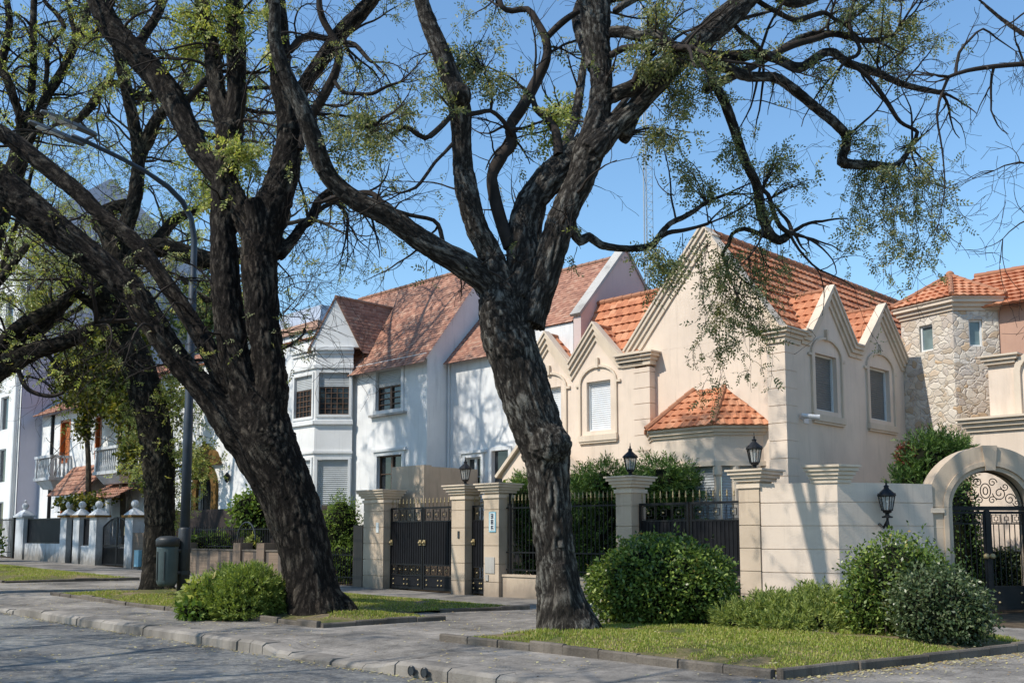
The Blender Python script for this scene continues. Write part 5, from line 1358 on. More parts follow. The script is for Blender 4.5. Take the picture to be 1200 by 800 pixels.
    def clump(s, px, py, rad_px, mat, count, Y=None, hang=.5, sprigs=8, ry=None):
        sprigs = int(sprigs*1.7)
        """a leafy spray: twigs reach from the nearest limb into the clump and carry pinnate leaves"""
        rg = s.rg; Y = s.near(px, py)+rg.uniform(-.5, .4); c = at(px, py, Y); R = rad_px*Y/1182; RY = (ry or rad_px)*Y/1182
        best = min(((q-c).length, i, k) for k, (pts, rad, sc) in enumerate(s.limbs) for i, q in enumerate(pts))
        src = s.limbs[best[2]][0][best[1]]
        per = max(1, int(count/sprigs))
        for _ in range(sprigs):
            v = rvec(rg)*rg.uniform(.35, 1); e = c+Vector((v.x*R, v.y*R*1.2, v.z*RY))
            m = (src+e)/2+Vector((0, 0, .12*(e-src).length))+rvec(rg)*.12*(e-src).length
            pts, rad = catmull([src, m, e, e+Vector((v.x*.15, v.y*.15, -.12*hang*2))], [.012, .009, .006, .003], .09); s.twigs.append((pts, rad))
            for _ in range(per):
                q = pts[min(len(pts)-1, int(len(pts)*rg.uniform(.45, 1)))]+rvec(rg)*rg.uniform(0, .10)
                d = (rvec(rg)+Vector((0, 0, -hang))).normalized(); s.leaf(mat, q, d)
    def droop(s, px, py, length_px, mat, leaves, Y=None, spread=.25, n=5):
        """hanging leafy twig"""
        rg = s.rg; Y = s.near(px, py); p = at(px, py, Y); ln = length_px*Y/1182
        for _ in range(n):
            q = p+rvec(rg)*.12; d = Vector((rg.uniform(-1, 1)*spread, rg.uniform(-1, 1)*spread, -1)).normalized(); L = ln*rg.uniform(.55, 1.05); pts = [q.copy()]; k = int(L/.08)
            for i in range(k):
                d = (d+rvec(rg)*.22+Vector((0, 0, -.10))).normalized(); q = q+d*.08; pts.append(q.copy())
                if rg.random() < .22:
                    t = [q.copy()]; dd = (d*.4+rvec(rg)).normalized()
                    for _ in range(5): dd = (dd+rvec(rg)*.3+Vector((0, 0, -.15))).normalized(); t.append(t[-1]+dd*.06)
                    s.twigs.append((t, [.004]*6))
                    for _ in range(max(1, int(leaves*.4))): s.leaf(mat, t[rg.randint(2, 5)], (rvec(rg)+Vector((0, 0, -.5))).normalized())
            s.twigs.append((pts, [max(.003, .009*(1-i/len(pts)*.8)) for i in range(len(pts))]))
            for _ in range(leaves): s.leaf(mat, pts[rg.randint(len(pts)//4, len(pts)-1)], (rvec(rg)+Vector((0, 0, -.4))).normalized())
    def finish(s, amp=.03, flare=None, knots=()):
        # trunk and limbs: one fused surface with furrowed bark
        mb = MB(XY)
        for pts, rad in s.thick: mb.tube(pts, rad, 14)
        for (p, r) in knots: mb.ball(p, r, 8)
        me = mesh_from(mb, s.bark, (0, 0, 0), False, 'trunk')
        o = bpy.data.objects.new('trunk_tmp', me); COL.objects.link(o)
        md = o.modifiers.new('r', 'REMESH'); md.mode = 'VOXEL'; md.voxel_size = s.vox; md.use_smooth_shade = True
        sm_ = o.modifiers.new('s', 'SMOOTH'); sm_.factor = .5; sm_.iterations = 4
        dg = bpy.context.evaluated_depsgraph_get(); m2 = bpy.data.meshes.new_from_object(o.evaluated_get(dg)); m2.name = 'trunk'
        bpy.data.objects.remove(o)
        sk = []; 
        for pts, rad in s.thick:
            arc = 0
            for i, p in enumerate(pts):
                d = (pts[min(i+1, len(pts)-1)]-pts[max(i-1, 0)]).normalized()
                if i: arc += (p-pts[i-1]).length
                sk.append((p, d, rad[i], arc))
        kd = kdtree.KDTree(len(sk)); [kd.insert(e[0], i) for i, e in enumerate(sk)]; kd.balance()
        nv = len(m2.vertices); bc = np.zeros((nv, 3), np.float32); bh_ = np.zeros(nv, np.float32); co = np.zeros(nv*3, np.float32); m2.vertices.foreach_get('co', co)
        no = np.zeros(nv*3, np.float32); m2.vertices.foreach_get('normal', no); co = co.reshape(-1, 3); no = no.reshape(-1, 3)
        for i in range(nv):
            p = Vector(co[i]); bestq = None
            for (c, idx, dist) in kd.find_n(p, 3):
                e = sk[idx]; k = dist/max(e[2], .02)
                if bestq is None or k < bestq[0]: bestq = (k, e)
            e = bestq[1]; rel = p-e[0]; al = rel.dot(e[1]); q = rel-e[1]*al+e[1]*((e[3]+al)*.27)
            bc[i] = q
            a = min(amp, e[2]*.14)
            f = abs(noise.noise(q*11.0))*1.0+abs(noise.noise(q*23.0+Vector((3, 1, 7))))*.55
            h = min(1, f*1.15); big = noise.noise(p*1.3)*.5+noise.noise(p*3.1)*.3
            co[i] += no[i]*(a*(h-.45)+big*min(.05, e[2]*.13)); bh_[i] = h
        m2.vertices.foreach_set('co', co.ravel())
        A_ = m2.attributes.new('barkco', 'FLOAT_VECTOR', 'POINT'); A_.data.foreach_set('vector', bc.ravel())
        A_ = m2.attributes.new('barkh', 'FLOAT', 'POINT'); A_.data.foreach_set('value', bh_)
        m2.transform(__import__('mathutils').Matrix.Translation(-WLOC[s.root.name])); m2.materials.clear(); m2.materials.append(s.bark); m2.update()
        m2.polygons.foreach_set('use_smooth', [True]*len(m2.polygons))
        o = bpy.data.objects.new('trunk', m2); COL.objects.link(o); o.parent = s.root; WLOC[o.name] = WLOC[s.root.name]
        # fine branches
        V = []; Fq = []; nb = 0
        for pts, rad in s.twigs:
            sides = 6 if rad[0] > .03 else (4 if rad[0] > .012 else 3); n = len(pts)
            P = np.array([tuple(p) for p in pts]); D = np.gradient(P, axis=0); D /= np.maximum(np.linalg.norm(D, axis=1, keepdims=True), 1e-6)
            ref = np.array([.31, .52, .79]) if abs(D[0] @ np.array([.31, .52, .79])) < .9 else np.array([1., 0, 0])
            X = np.cross(D, ref); X /= np.maximum(np.linalg.norm(X, axis=1, keepdims=True), 1e-6); Yv = np.cross(D, X)
            a = np.arange(sides)*2*PI/sides; R_ = np.array(rad)[:, None, None]
            ring = P[:, None, :]+R_*(np.cos(a)[None, :, None]*X[:, None, :]+np.sin(a)[None, :, None]*Yv[:, None, :])
            V.append(ring.reshape(-1, 3)); i = np.arange(n-1)[:, None]*sides; k = np.arange(sides)[None, :]; k2 = (k+1) % sides
            Fq.append((nb+np.stack([i+k, i+k2, i+sides+k2, i+sides+k], -1)).reshape(-1, 4)); nb += n*sides
        if V: part_np('branches', np.concatenate(V), np.concatenate(Fq), s.twigm, s.root, True)
        rg = np.random.RandomState(s.rg.randint(0, 9999)); allV = {}
        for mat, L in s.leaves.items():
            P = np.array([tuple(x[0]) for x in L]); D = np.array([tuple(x[1]) for x in L]); V = []
            S_ = np.cross(D, rg.normal(size=D.shape)); S_ /= np.maximum(np.linalg.norm(S_, axis=1, keepdims=True), 1e-6)
            sc = rg.uniform(.7, 1.25, len(L))[:, None]*(1.45 if mat == 'leaf_yel' else 1.2)
            for j in range(9):
                t = (j//2)/4*.8+.2; sg = 1 if j % 2 else -1
                if j == 8: t, sg = 1.0, 0
                c = P+D*(t*.19*sc); ax = (S_*sg*.9+D*(.55 if sg else 1.0)); ax += rg.normal(scale=.22, size=ax.shape); ax /= np.linalg.norm(ax, axis=1, keepdims=True)
                wv = np.cross(ax, np.cross(D, S_)+rg.normal(scale=.4, size=ax.shape)); wv /= np.maximum(np.linalg.norm(wv, axis=1, keepdims=True), 1e-6)
                l = .055*sc; w = (.0145 if mat == 'leaf_yel' else .0125)*sc
                V.append(np.stack([c, c+ax*l*.45+wv*w, c+ax*l, c+ax*l*.45-wv*w], 1))
            V = np.concatenate(V).reshape(-1, 3); part_np('foliage', V, np.arange(len(V)).reshape(-1, 4), M[mat], s.root)
        return s

# --- the big central tree
b2 = at(667, 746, 16.15); b2.z = 0
t2 = Tree('street_tree', 'huge dark furrowed street tree forking in front of the beige house, right of centre', 'tree', b2, M['bark2'], M['twig'], 11, 16.2); t2.vox = .018
t2.limb([(669, 772, 96), (668, 748, 86), (662, 725, 70), (655, 690, 52), (650, 640, 47), (643, 570, 49), (640, 530, 58), (633, 510, 60), (622, 478, 61), (610, 440, 61), (597, 400, 65), (590, 365, 61), (592, 335, 50)], 0, seed_twigs=0)
for (bx, by, bw) in ((650, 757, 20), (690, 755, 24), (670, 760, 24), (705, 752, 14), (636, 752, 14)):   # root flare
    t2.limb([(bx+(bx-668)*.45, 764, 12), (bx, by-6, bw), (663+(bx-668)*.28, 705, 22), (655, 660, 16)], 0, y0=16.2-.3*(1 if bx in (670, 650) else .0), seed_twigs=0)
t2.limb([(600, 375, 46), (587, 330, 33), (575, 300, 30), (566, 282, 29), (557, 262, 28), (549, 232, 27), (543, 200, 25), (541, 165, 24), (540, 140, 27), (537, 118, 29), (528, 92, 26), (517, 62, 24), (508, 40, 22), (498, 15, 20), (490, -15, 18), (470, -80, 15), (455, -160, 11), (470, -240, 7)], -1.0, wig=.05)
t2.limb([(598, 290, 18), (588, 262, 16), (580, 232, 16), (577, 205, 15), (588, 183, 16), (600, 168, 15), (598, 148, 14), (612, 126, 14), (627, 98, 14), (640, 70, 12), (640, 48, 11), (630, 27, 9), (618, 11, 8), (600, 13, 8), (588, 8, 7), (584, -10, 6)], .9, y0=16.3, thick=False, wig=.08)
t2.limb([(640, 45, 8), (657, 28, 9), (677, 14, 8), (700, 4, 7)], .2, y0=17.0, thick=False)
t2.limb([(602, 350, 46), (612, 312, 40), (612, 270, 36), (622, 238, 36), (642, 212, 38), (665, 190, 36), (688, 172, 36)], .5)
t2.limb([(618, 380, 44), (634, 335, 37), (645, 300, 35), (655, 265, 36), (668, 235, 34), (681, 208, 34), (690, 180, 38), (698, 150, 32), (704, 120, 29), (705, 90, 27), (701, 60, 31), (698, 30, 36), (697, 0, 38), (696, -40, 34), (685, -110, 26), (700, -190, 18), (690, -260, 10)], .3)
t2.limb([(690, 180, 34), (706, 163, 32), (722, 146, 27), (742, 129, 25), (762, 108, 23), (780, 88, 24), (797, 68, 27), (815, 52, 30), (833, 36, 32), (852, 20, 32), (872, 2, 28), (900, -35, 24), (945, -90, 18), (985, -160, 11)], .9)
t2.limb([(715, 38, 13), (733, 38, 15), (750, 43, 13), (768, 40, 11), (790, 55, 12)], -.5, y0=16.2)
t2.limb([(716, 65, 9), (730, 57, 9), (747, 55, 8), (760, 58, 6)], -.3, thick=False)
t2.limb([(718, 112, 20), (735, 105, 19), (750, 96, 18), (768, 80, 19), (790, 74, 20), (812, 66, 22)], .4)
t2.limb([(742, 98, 7), (750, 80, 9), (756, 74, 9), (760, 70, 8)], 0, y0=16.1, thick=False)
t2.limb([(797, 70, 20), (820, 66, 20), (845, 68, 17), (868, 66, 15), (890, 63, 13), (912, 70, 12), (936, 80, 13), (953, 70, 12), (966, 62, 11), (978, 62, 11), (993, 74, 11), (1015, 81, 10), (1034, 88, 9), (1053, 97, 8), (1073, 103, 8), (1088, 106, 7), (1103, 109, 6)], 2.2, y0=16.7, wig=.12)
t2.limb([(905, 66, 9), (918, 58, 9), (935, 51, 9), (955, 46, 8), (977, 40, 8), (1007, 47, 8), (1028, 47, 7), (1047, 43, 5)], 1.2, y0=17.4, thick=False)
t2.limb([(812, 68, 20), (832, 74, 16), (853, 80, 14), (877, 90, 13), (908, 91, 13), (933, 107, 13), (957, 127, 12), (977, 143, 12), (992, 160, 12), (990, 176, 11), (986, 190, 13), (1005, 193, 12), (1028, 194, 11), (1047, 195, 9), (1058, 186, 6), (1068, 172, 5)], 1.6, y0=16.7, wig=.1)
t2.limb([(985, 66, 6), (1002, 78, 6), (1017, 90, 6), (1030, 106, 6), (1041, 122, 6), (1055, 143, 5), (1075, 155, 5), (1068, 170, 5)], .6, y0=17.8, thick=False)
t2.limb([(829, 80, 12), (840, 103, 12), (848, 118, 12), (859, 146, 12), (872, 186, 12), (886, 215, 12), (891, 240, 12), (896, 262, 12), (908, 280, 12), (918, 280, 11), (928, 272, 8)], 1.4, y0=16.7, wig=.06)
t2.limb([(888, 218, 6), (900, 228, 6), (906, 247, 6), (914, 265, 7), (925, 273, 6)], .3, y0=17.6, thick=False)
t2.limb([(1003, -10, 5), (999, 10, 5), (995, 28, 5), (1001, 44, 5), (1008, 57, 5), (1003, 66, 5), (992, 69, 5)], 0, y0=17.7, thick=False)
t2.limb([(872, -12, 9), (892, 4, 7), (910, 14, 7), (932, 24, 7), (950, 19, 7), (967, 15, 6), (977, 22, 5), (988, 28, 5)], .8, y0=16.9, thick=False)
t2.limb([(857, 25, 7), (868, 38, 6), (879, 46, 6), (893, 60, 6)], .2, y0=16.8, thick=False)
t2.limb([(895, -20, 14), (918, 0, 12), (934, 4, 11), (950, 0, 10), (985, -14, 7)], 1.0, y0=16.9)
t2.limb([(720, 14, 9), (737, 2, 10), (765, -14, 9), (800, -50, 7), (830, -120, 5)], .9)
t2.limb([(668, 250, 12), (671, 268, 13), (680, 283, 13), (690, 277, 11), (704, 287, 10), (726, 291, 9), (748, 291, 9), (765, 287, 9), (772, 277, 8), (785, 262, 7), (800, 255, 7), (814, 247, 6), (828, 237, 5), (850, 228, 4)], 1.0, y0=16.3)
t2.limb([(768, 283, 5), (782, 273, 6), (800, 270, 5), (817, 266, 4), (830, 262, 4)], .4, y0=17.0, thick=False)
t2.limb([(908, 281, 7), (890, 274, 6), (872, 268, 6), (858, 274, 5), (854, 286, 5), (847, 297, 4), (852, 312, 4)], .1, y0=18.0, thick=False)
t2.limb([(590, 345, 34), (572, 330, 34), (552, 316, 32), (530, 303, 30), (510, 292, 29), (485, 275, 27), (462, 258, 26), (440, 246, 25), (420, 237, 24), (400, 222, 22), (384, 204, 22), (374, 184, 23), (366, 160, 23), (356, 132, 22), (345, 108, 20), (331, 78, 18), (322, 45, 16), (322, 10, 14), (312, -50, 11), (300, -120, 8)], -1.9)
t2.limb([(497, 283, 9), (478, 274, 8), (458, 262, 9), (448, 240, 9), (438, 228, 7), (425, 226, 8), (405, 230, 8)], .6, y0=16.0, thick=False)
t2.limb([(430, 240, 8), (452, 244, 7), (480, 252, 5), (508, 258, 5), (516, 270, 6), (520, 288, 6), (528, 302, 7)], .3, y0=15.7, thick=False)
t2.limb([(532, 132, 6), (515, 150, 7), (498, 162, 7), (482, 152, 6), (470, 150, 6), (455, 161, 6), (440, 158, 6), (434, 150, 5), (442, 145, 4)], -.7, y0=15.5, thick=False)
t2.limb([(545, 135, 6), (562, 132, 6), (575, 130, 5), (588, 140, 6), (597, 152, 7)], .7, y0=15.7, thick=False)
t2.limb([(575, 130, 4), (577, 110, 4), (572, 95, 4), (565, 82, 3)], 0, y0=16.1, thick=False)
t2.limb([(531, 168, 5), (520, 180, 4), (510, 190, 4), (498, 207, 4), (487, 220, 4), (470, 226, 3)], -.5, y0=15.4, thick=False)
t2.limb([(655, 182, 14), (653, 165, 12), (650, 150, 11), (640, 138, 9), (628, 128, 8), (624, 112, 6)], .3, y0=16.4, thick=False)
for pp, rr_ in (([(.25, 16.5, 5.4), (.5, 17.6, 7.6), (1.2, 18.8, 9.6), (1.6, 20.0, 11.8), (2.4, 20.8, 13.6)], [.16, .13, .10, .07, .03]), ([(.6, 17.7, 7.9), (1.6, 18.5, 9.2), (2.6, 19.2, 10.6), (3.9, 19.6, 11.6)], [.10, .08, .055, .025]),
    ([(1.9, 16.4, 8.3), (2.6, 17.4, 9.9), (3.6, 18.4, 11.2), (5.2, 19.0, 12.0)], [.12, .09, .06, .03]), ([(1.4, 16.3, 9.5), (1.2, 17.6, 11.2), (1.9, 18.6, 12.8), (2.2, 19.5, 14.0)], [.13, .09, .06, .03]), ([(3.4, 16.9, 9.4), (4.6, 18.0, 10.4), (5.8, 18.6, 11.3), (7.0, 19.2, 11.6)], [.10, .07, .05, .02])):
    t2.free_limb(pp, rr_, seed_twigs=.5)
tips = []
t2.dress(per_m=.95, length=(.5, 1.7), level=2, kids=(2, 4), maxr=.26, tips=tips, z0=5.2)
for (p, d, pts) in tips:
    if t2.rg.random() < .09 or (p.z > 11.0 and t2.rg.random() < .6):
        for _ in range(t2.rg.randint(2, 5)): t2.leaf('leaf_tip', pts[t2.rg.randint(len(pts)//2, len(pts)-1)], (rvec(t2.rg)+Vector((0, 0, -.3))).normalized())
for (x, y, r, m, n) in ((770, 32, 34, 'leaf_tip', 170), (748, 60, 26, 'leaf_tip', 90), (800, 85, 36, 'leaf_tip', 150), (835, 95, 34, 'leaf_tip', 90), (880, 45, 38, 'leaf_tip', 60), (500, 65, 24, 'leaf_tip', 0), (548, 78, 34, 'leaf_tip', 130), (578, 90, 26, 'leaf_tip', 80), (510, 105, 24, 'leaf_tip', 50), (425, 150, 38, 'leaf_tip', 140), (462, 128, 30, 'leaf_tip', 70), (405, 175, 28, 'leaf_tip', 60), (655, 120, 26, 'leaf_yel', 60), (645, 150, 30, 'leaf_yel', 60),
    (805, 125, 32, 'leaf_tip', 90), (790, 165, 34, 'leaf_tip', 100), (800, 195, 28, 'leaf_tip', 60), (865, 175, 24, 'leaf_tip', 70), (920, 182, 22, 'leaf_tip', 90), (880, 240, 36, 'leaf_tip', 60), (960, 90, 28, 'leaf_tip', 60), (985, 30, 26, 'leaf_tip', 50), (1055, 35, 36, 'leaf_tip', 170), (1045, 72, 30, 'leaf_tip', 80), (1005, 165, 30, 'leaf_tip', 80), (1030, 185, 42, 'leaf_tip', 80), (1075, 195, 40, 'leaf_tip', 60), (950, 215, 16, 'leaf_tip', 20), (850, 300, 26, 'leaf_tip', 60), (780, 310, 22, 'leaf_tip', 60), (765, 300, 24, 'leaf_tip', 60), (640, 300, 0, 'leaf_tip', 0), (835, 215, 30, 'leaf_tip', 60), (560, 60, 20, 'leaf_tip', 30)):
    if n: t2.clump(x, y, r, m, int(n*1.25), Y=15.2 if x > 700 else (15.9 if x > 600 else 15.4), hang=.5, sprigs=max(4, n//14))
for (x, y, L, lv, n) in ((850, 296, 190, 9, 5), (870, 300, 150, 8, 4), (835, 290, 90, 6, 3), (822, 285, 120, 6, 3), (885, 290, 180, 8, 4), (898, 285, 150, 7, 3), (912, 280, 110, 6, 3), (800, 280, 60, 5, 2), (860, 330, 130, 10, 4), (1010, 196, 130, 8, 5), (1028, 196, 165, 8, 5), (1050, 195, 150, 8, 5), (1070, 190, 150, 8, 5), (1085, 195, 120, 7, 4), (1100, 200, 110, 6, 3), (995, 190, 80, 5, 2), (915, 260, 60, 6, 2), (1075, 155, 90, 5, 2), (768, 290, 60, 6, 2), (680, 285, 30, 1, 1), (500, 300, 36, 1, 2)):
    t2.droop(x, y, L, 'leaf_tip', lv, Y=14.8 if x > 700 else 15.8, n=n)
t2.finish(.045, knots=[(at(538, 112, 15.65), .21), (at(644, 520, 16.0), .36), (at(600, 410, 16.1), .38)])

# --- the big leaning tree on the left
b1 = at(372, 722, 20.1); b1.z = 0
t1 = Tree('street_tree', 'massive dark many-stemmed street tree leaning left beside the juniper, largest on the left', 'tree', b1, M['bark1'], M['twig'], 23, 20.1); t1.vox = .032
t1.limb([(374, 740, 86), (372, 718, 72), (366, 690, 62), (358, 650, 60), (346, 605, 64), (328, 560, 70), (312, 525, 76), (306, 490, 66), (304, 465, 50)], .1, seed_twigs=0)
for (bx, by, bw) in ((352, 728, 18), (398, 722, 22), (375, 732, 22), (410, 716, 14)):
    t1.limb([(bx+(bx-372)*.4, 736, 10), (bx, by-6, bw), (368+(bx-372)*.3, 685, 22), (360, 640, 18)], 0, y0=20.1-.3*(1 if bx in (375, 352) else 0), seed_twigs=0)
t1.limb([(322, 560, 50), (300, 530, 46), (276, 505, 42), (253, 475, 33), (233, 450, 32), (207, 420, 30), (178, 376, 33), (153, 340, 34), (128, 318, 34), (94, 291, 36), (62, 266, 38), (30, 240, 41), (0, 214, 44), (-60, 170, 42), (-130, 120, 34), (-210, 60, 24)], -.8)
t1.limb([(290, 500, 34), (268, 452, 30), (246, 412, 24), (225, 378, 21), (200, 340, 20), (162, 288, 19), (122, 255, 19), (92, 226, 20), (47, 190, 21), (5, 158, 20), (-50, 125, 15)], .9, y0=20.3)
t1.limb([(302, 490, 48), (284, 450, 38), (272, 400, 36), (266, 350, 36), (263, 300, 34), (261, 250, 30), (265, 200, 30), (270, 150, 34)], .3)
t1.limb([(270, 160, 26), (258, 125, 24), (252, 90, 21), (248, 55, 19), (240, 20, 18), (232, -20, 16), (215, -90, 11)], .5, y0=20.4)
t1.limb([(270, 160, 26), (277, 120, 23), (277, 85, 24), (277, 50, 24), (275, 15, 22), (274, -30, 20), (282, -100, 14), (275, -170, 8)], -.2, y0=20.4)
t1.limb([(310, 500, 52), (319, 450, 38), (311, 400, 38), (306, 350, 42), (304, 300, 44), (312, 262, 46), (324, 228, 42), (334, 195, 38), (339, 160, 31), (336, 130, 28), (330, 95, 28), (327, 60, 27), (325, 25, 26), (322, -20, 24), (330, -90, 17), (322, -160, 10)], -.2)
t1.limb([(304, 275, 24), (300, 252, 21), (297, 238, 20), (295, 232, 20)], -.2, y0=19.85, seed_twigs=0)       # sawn stub
t1.limb([(300, 290, 26), (285, 255, 26), (270, 222, 27), (250, 198, 28), (232, 175, 29), (217, 146, 30), (200, 112, 31), (175, 80, 31), (147, 52, 31), (124, 22, 29), (112, -10, 27), (90, -70, 20), (80, -140, 12)], 1.0, y0=20.2)
t1.limb([(160, 60, 12), (170, 40, 12), (182, 22, 12), (193, -5, 11), (205, -50, 7)], .8, y0=20.8)
t1.limb([(214, 126, 9), (226, 110, 9), (240, 96, 9), (252, 84, 8)], -.3, y0=20.8, thick=False)
t1.limb([(338, 135, 22), (350, 112, 20), (362, 92, 18), (376, 72, 19), (390, 52, 20), (402, 36, 20), (420, 18, 19), (440, -6, 18), (470, -50, 13), (510, -110, 7)], -.9)
t1.limb([(352, 175, 10), (358, 150, 11), (370, 128, 12), (384, 104, 12), (394, 82, 11), (397, 58, 10), (388, 40, 9), (378, 22, 9), (374, 0, 8), (380, -30, 6)], -.5, y0=19.9, thick=False)
t1.limb([(326, 300, 16), (345, 278, 13), (355, 264, 12), (366, 256, 12), (372, 238, 11), (384, 226, 10), (398, 222, 9), (410, 228, 6)], 1.0)
t1.limb([(365, 255, 5), (380, 242, 6), (395, 238, 6), (405, 250, 5), (408, 262, 4)], .3, y0=20.6, thick=False)
t1.limb([(340, 60, 8), (352, 46, 9), (366, 42, 9), (380, 45, 8), (398, 46, 6)], .5, thick=False)
t1.limb([(400, 50, 6), (415, 52, 6), (432, 70, 5), (437, 73, 4)], -.3, y0=19.4, thick=False)
t1.limb([(392, 95, 5), (402, 108, 5), (420, 110, 5), (436, 110, 5), (452, 102, 4), (470, 96, 3)], -.3, y0=19.6, thick=False)
tips = []
t1.dress(per_m=1.7, length=(.6, 2.3), level=2, kids=(3, 5), maxr=.34, tips=tips, z0=5.0, wig=.6)
for (p, d, pts) in tips:
    if t1.rg.random() < .06 or (p.z > 12.5 and t1.rg.random() < .5):
        for _ in range(t1.rg.randint(2, 5)): t1.leaf('leaf_tip', pts[t1.rg.randint(len(pts)//2, len(pts)-1)], (rvec(t1.rg)+Vector((0, 0, -.3))).normalized())
for (x, y, r, m, n) in ((235, 40, 40, 'leaf_yel', 190), (265, 25, 36, 'leaf_yel', 130), (222, 70, 26, 'leaf_yel', 80), (300, 18, 26, 'leaf_yel', 50), (245, 195, 34, 'leaf_yel', 130), (270, 180, 34, 'leaf_yel', 150), (255, 225, 26, 'leaf_yel', 90), (295, 175, 22, 'leaf_yel', 50), (320, 55, 16, 'leaf_yel', 25), (420, 135, 30, 'leaf_tip', 50), (390, 150, 26, 'leaf_tip', 50)):
    t1.clump(x, y, r, m, int(n*1.2), Y=19.3 if m == 'leaf_yel' else 19.6, hang=.5, sprigs=max(4, n//14))
for (x, y, L) in ((335, 320, 120), (330, 360, 110), (350, 290, 90), (375, 260, 60)): t1.droop(x, y, L, 'leaf_tip', 1, Y=19.9, n=4, spread=.8)
# long thin drooping twigs in front of the white bay
for k in range(16):
    p = at(t1.rg.uniform(326, 345), t1.rg.uniform(270, 410), 19.9); t1.grow(p, Vector((t1.rg.uniform(.5, 1), t1.rg.uniform(-.6, .3), t1.rg.uniform(-.4, .5))).normalized(), t1.rg.uniform(.9, 1.9), .012, 2, kids=(2, 4), grav=-.03)
for k in range(150):
    pts, rad, sc = t1.limbs[5 if k % 2 else 6]; i = t1.rg.randint(len(pts)//5, len(pts)-1); v = Vector((t1.rg.uniform(-.6, .6), t1.rg.uniform(-.9, .1), t1.rg.uniform(.2, 1))).normalized(); q = pts[i]+v*rad[i]*.95
    t1.grow(q, (v+rvec(t1.rg)*.8).normalized(), t1.rg.uniform(.15, .5), .007, 1, kids=(1, 3), grav=-.05)
    if k % 2: t1.leaf('leaf_tip', q+rvec(t1.rg)*.1, (rvec(t1.rg)+v*.4).normalized())
t1.finish(.045, knots=[(at(296, 240, 19.7), .15)])

# --- tree behind the lamp post
b3 = at(184, 693, 27.7); b3.z = Gxy(b3.x, b3.y)
t3 = Tree('street_tree', 'mossy dark street tree behind the lamp post and bin, its trunk bending left', 'tree', b3, M['bark3'], M['twig_pale'], 37, 27.7); t3.vox = .042
t3.limb([(183, 705, 44), (183, 692, 38), (184, 660, 33), (187, 625, 34), (187, 580, 36), (185, 540, 38), (181, 500, 40), (172, 465, 40), (160, 425, 38), (144, 395, 38), (131, 365, 42), (130, 340, 42), (136, 315, 34)], 0, seed_twigs=0)
for bx in (168, 200, 184): t3.limb([(bx+(bx-184)*.5, 701, 8), (bx, 690, 12), (184+(bx-184)*.3, 660, 14), (186, 630, 12)], 0, y0=27.5, seed_twigs=0)
t3.limb([(134, 335, 24), (138, 300, 20), (146, 270, 20), (156, 240, 18), (161, 210, 17), (162, 175, 16), (157, 145, 15), (150, 112, 15), (144, 85, 15), (136, 50, 12), (128, 10, 10), (120, -50, 6)], .8)
t3.limb([(138, 320, 22), (128, 285, 18), (118, 258, 18), (130, 245, 17), (150, 240, 16)], .5)
t3.limb([(160, 205, 12), (168, 175, 14), (178, 150, 15), (190, 132, 15), (205, 118, 10), (220, 90, 7)], -.4, y0=28.2)
t3.limb([(142, 100, 10), (130, 97, 10), (118, 104, 11), (110, 120, 11), (100, 132, 10), (88, 142, 9), (75, 140, 6)], -.6, y0=28.4)
t3.limb([(140, 330, 22), (158, 300, 20), (180, 290, 22), (205, 294, 23), (228, 300, 23), (252, 306, 22), (280, 300, 20), (310, 285, 14), (335, 262, 8)], 1.2)
t3.limb([(170, 300, 14), (190, 275, 14), (205, 258, 13), (225, 248, 11), (245, 240, 8)], .8, y0=28)
t3.limb([(205, 330, 0.5), (213, 325, 7), (225, 340, 8), (242, 352, 8), (252, 348, 7)], .3, y0=28)
t3.limb([(125, 365, 22), (108, 355, 14), (92, 345, 9), (80, 330, 6)], -.6)
t3.limb([(154, 122, 6), (165, 120, 6), (172, 105, 7), (175, 90, 6)], .3, y0=28.4, thick=False)
for pp, rr_ in (([at(150, 112, 28.5), (-9.6, 30.5, 15.4), (-8.6, 32.4, 16.6), (-7.2, 34, 17.2)], [.17, .12, .08, .04]), ([(-10.3, 29.2, 14.2), (-9.6, 32.0, 14.6), (-9.2, 34, 15.4), (-8.4, 35.6, 15.8)], [.12, .09, .06, .03]), ([(-9.6, 30.5, 15.4), (-8.0, 31.2, 15.2), (-6.6, 32.0, 15.8), (-5.2, 32.4, 16.0)], [.10, .07, .05, .02])):
    t3.free_limb(pp, rr_, seed_twigs=1.4)
tips = []
t3.dress(per_m=3.0, length=(.8, 2.7), level=2, kids=(3, 5), maxr=.36, tips=tips, z0=6.5, wig=.62)
for (p, d, pts) in tips:
    if t3.rg.random() < .2:
        for _ in range(t3.rg.randint(1, 4)): t3.leaf('leaf_yel', pts[t3.rg.randint(len(pts)//2, len(pts)-1)], (rvec(t3.rg)+Vector((0, 0, -.3))).normalized())
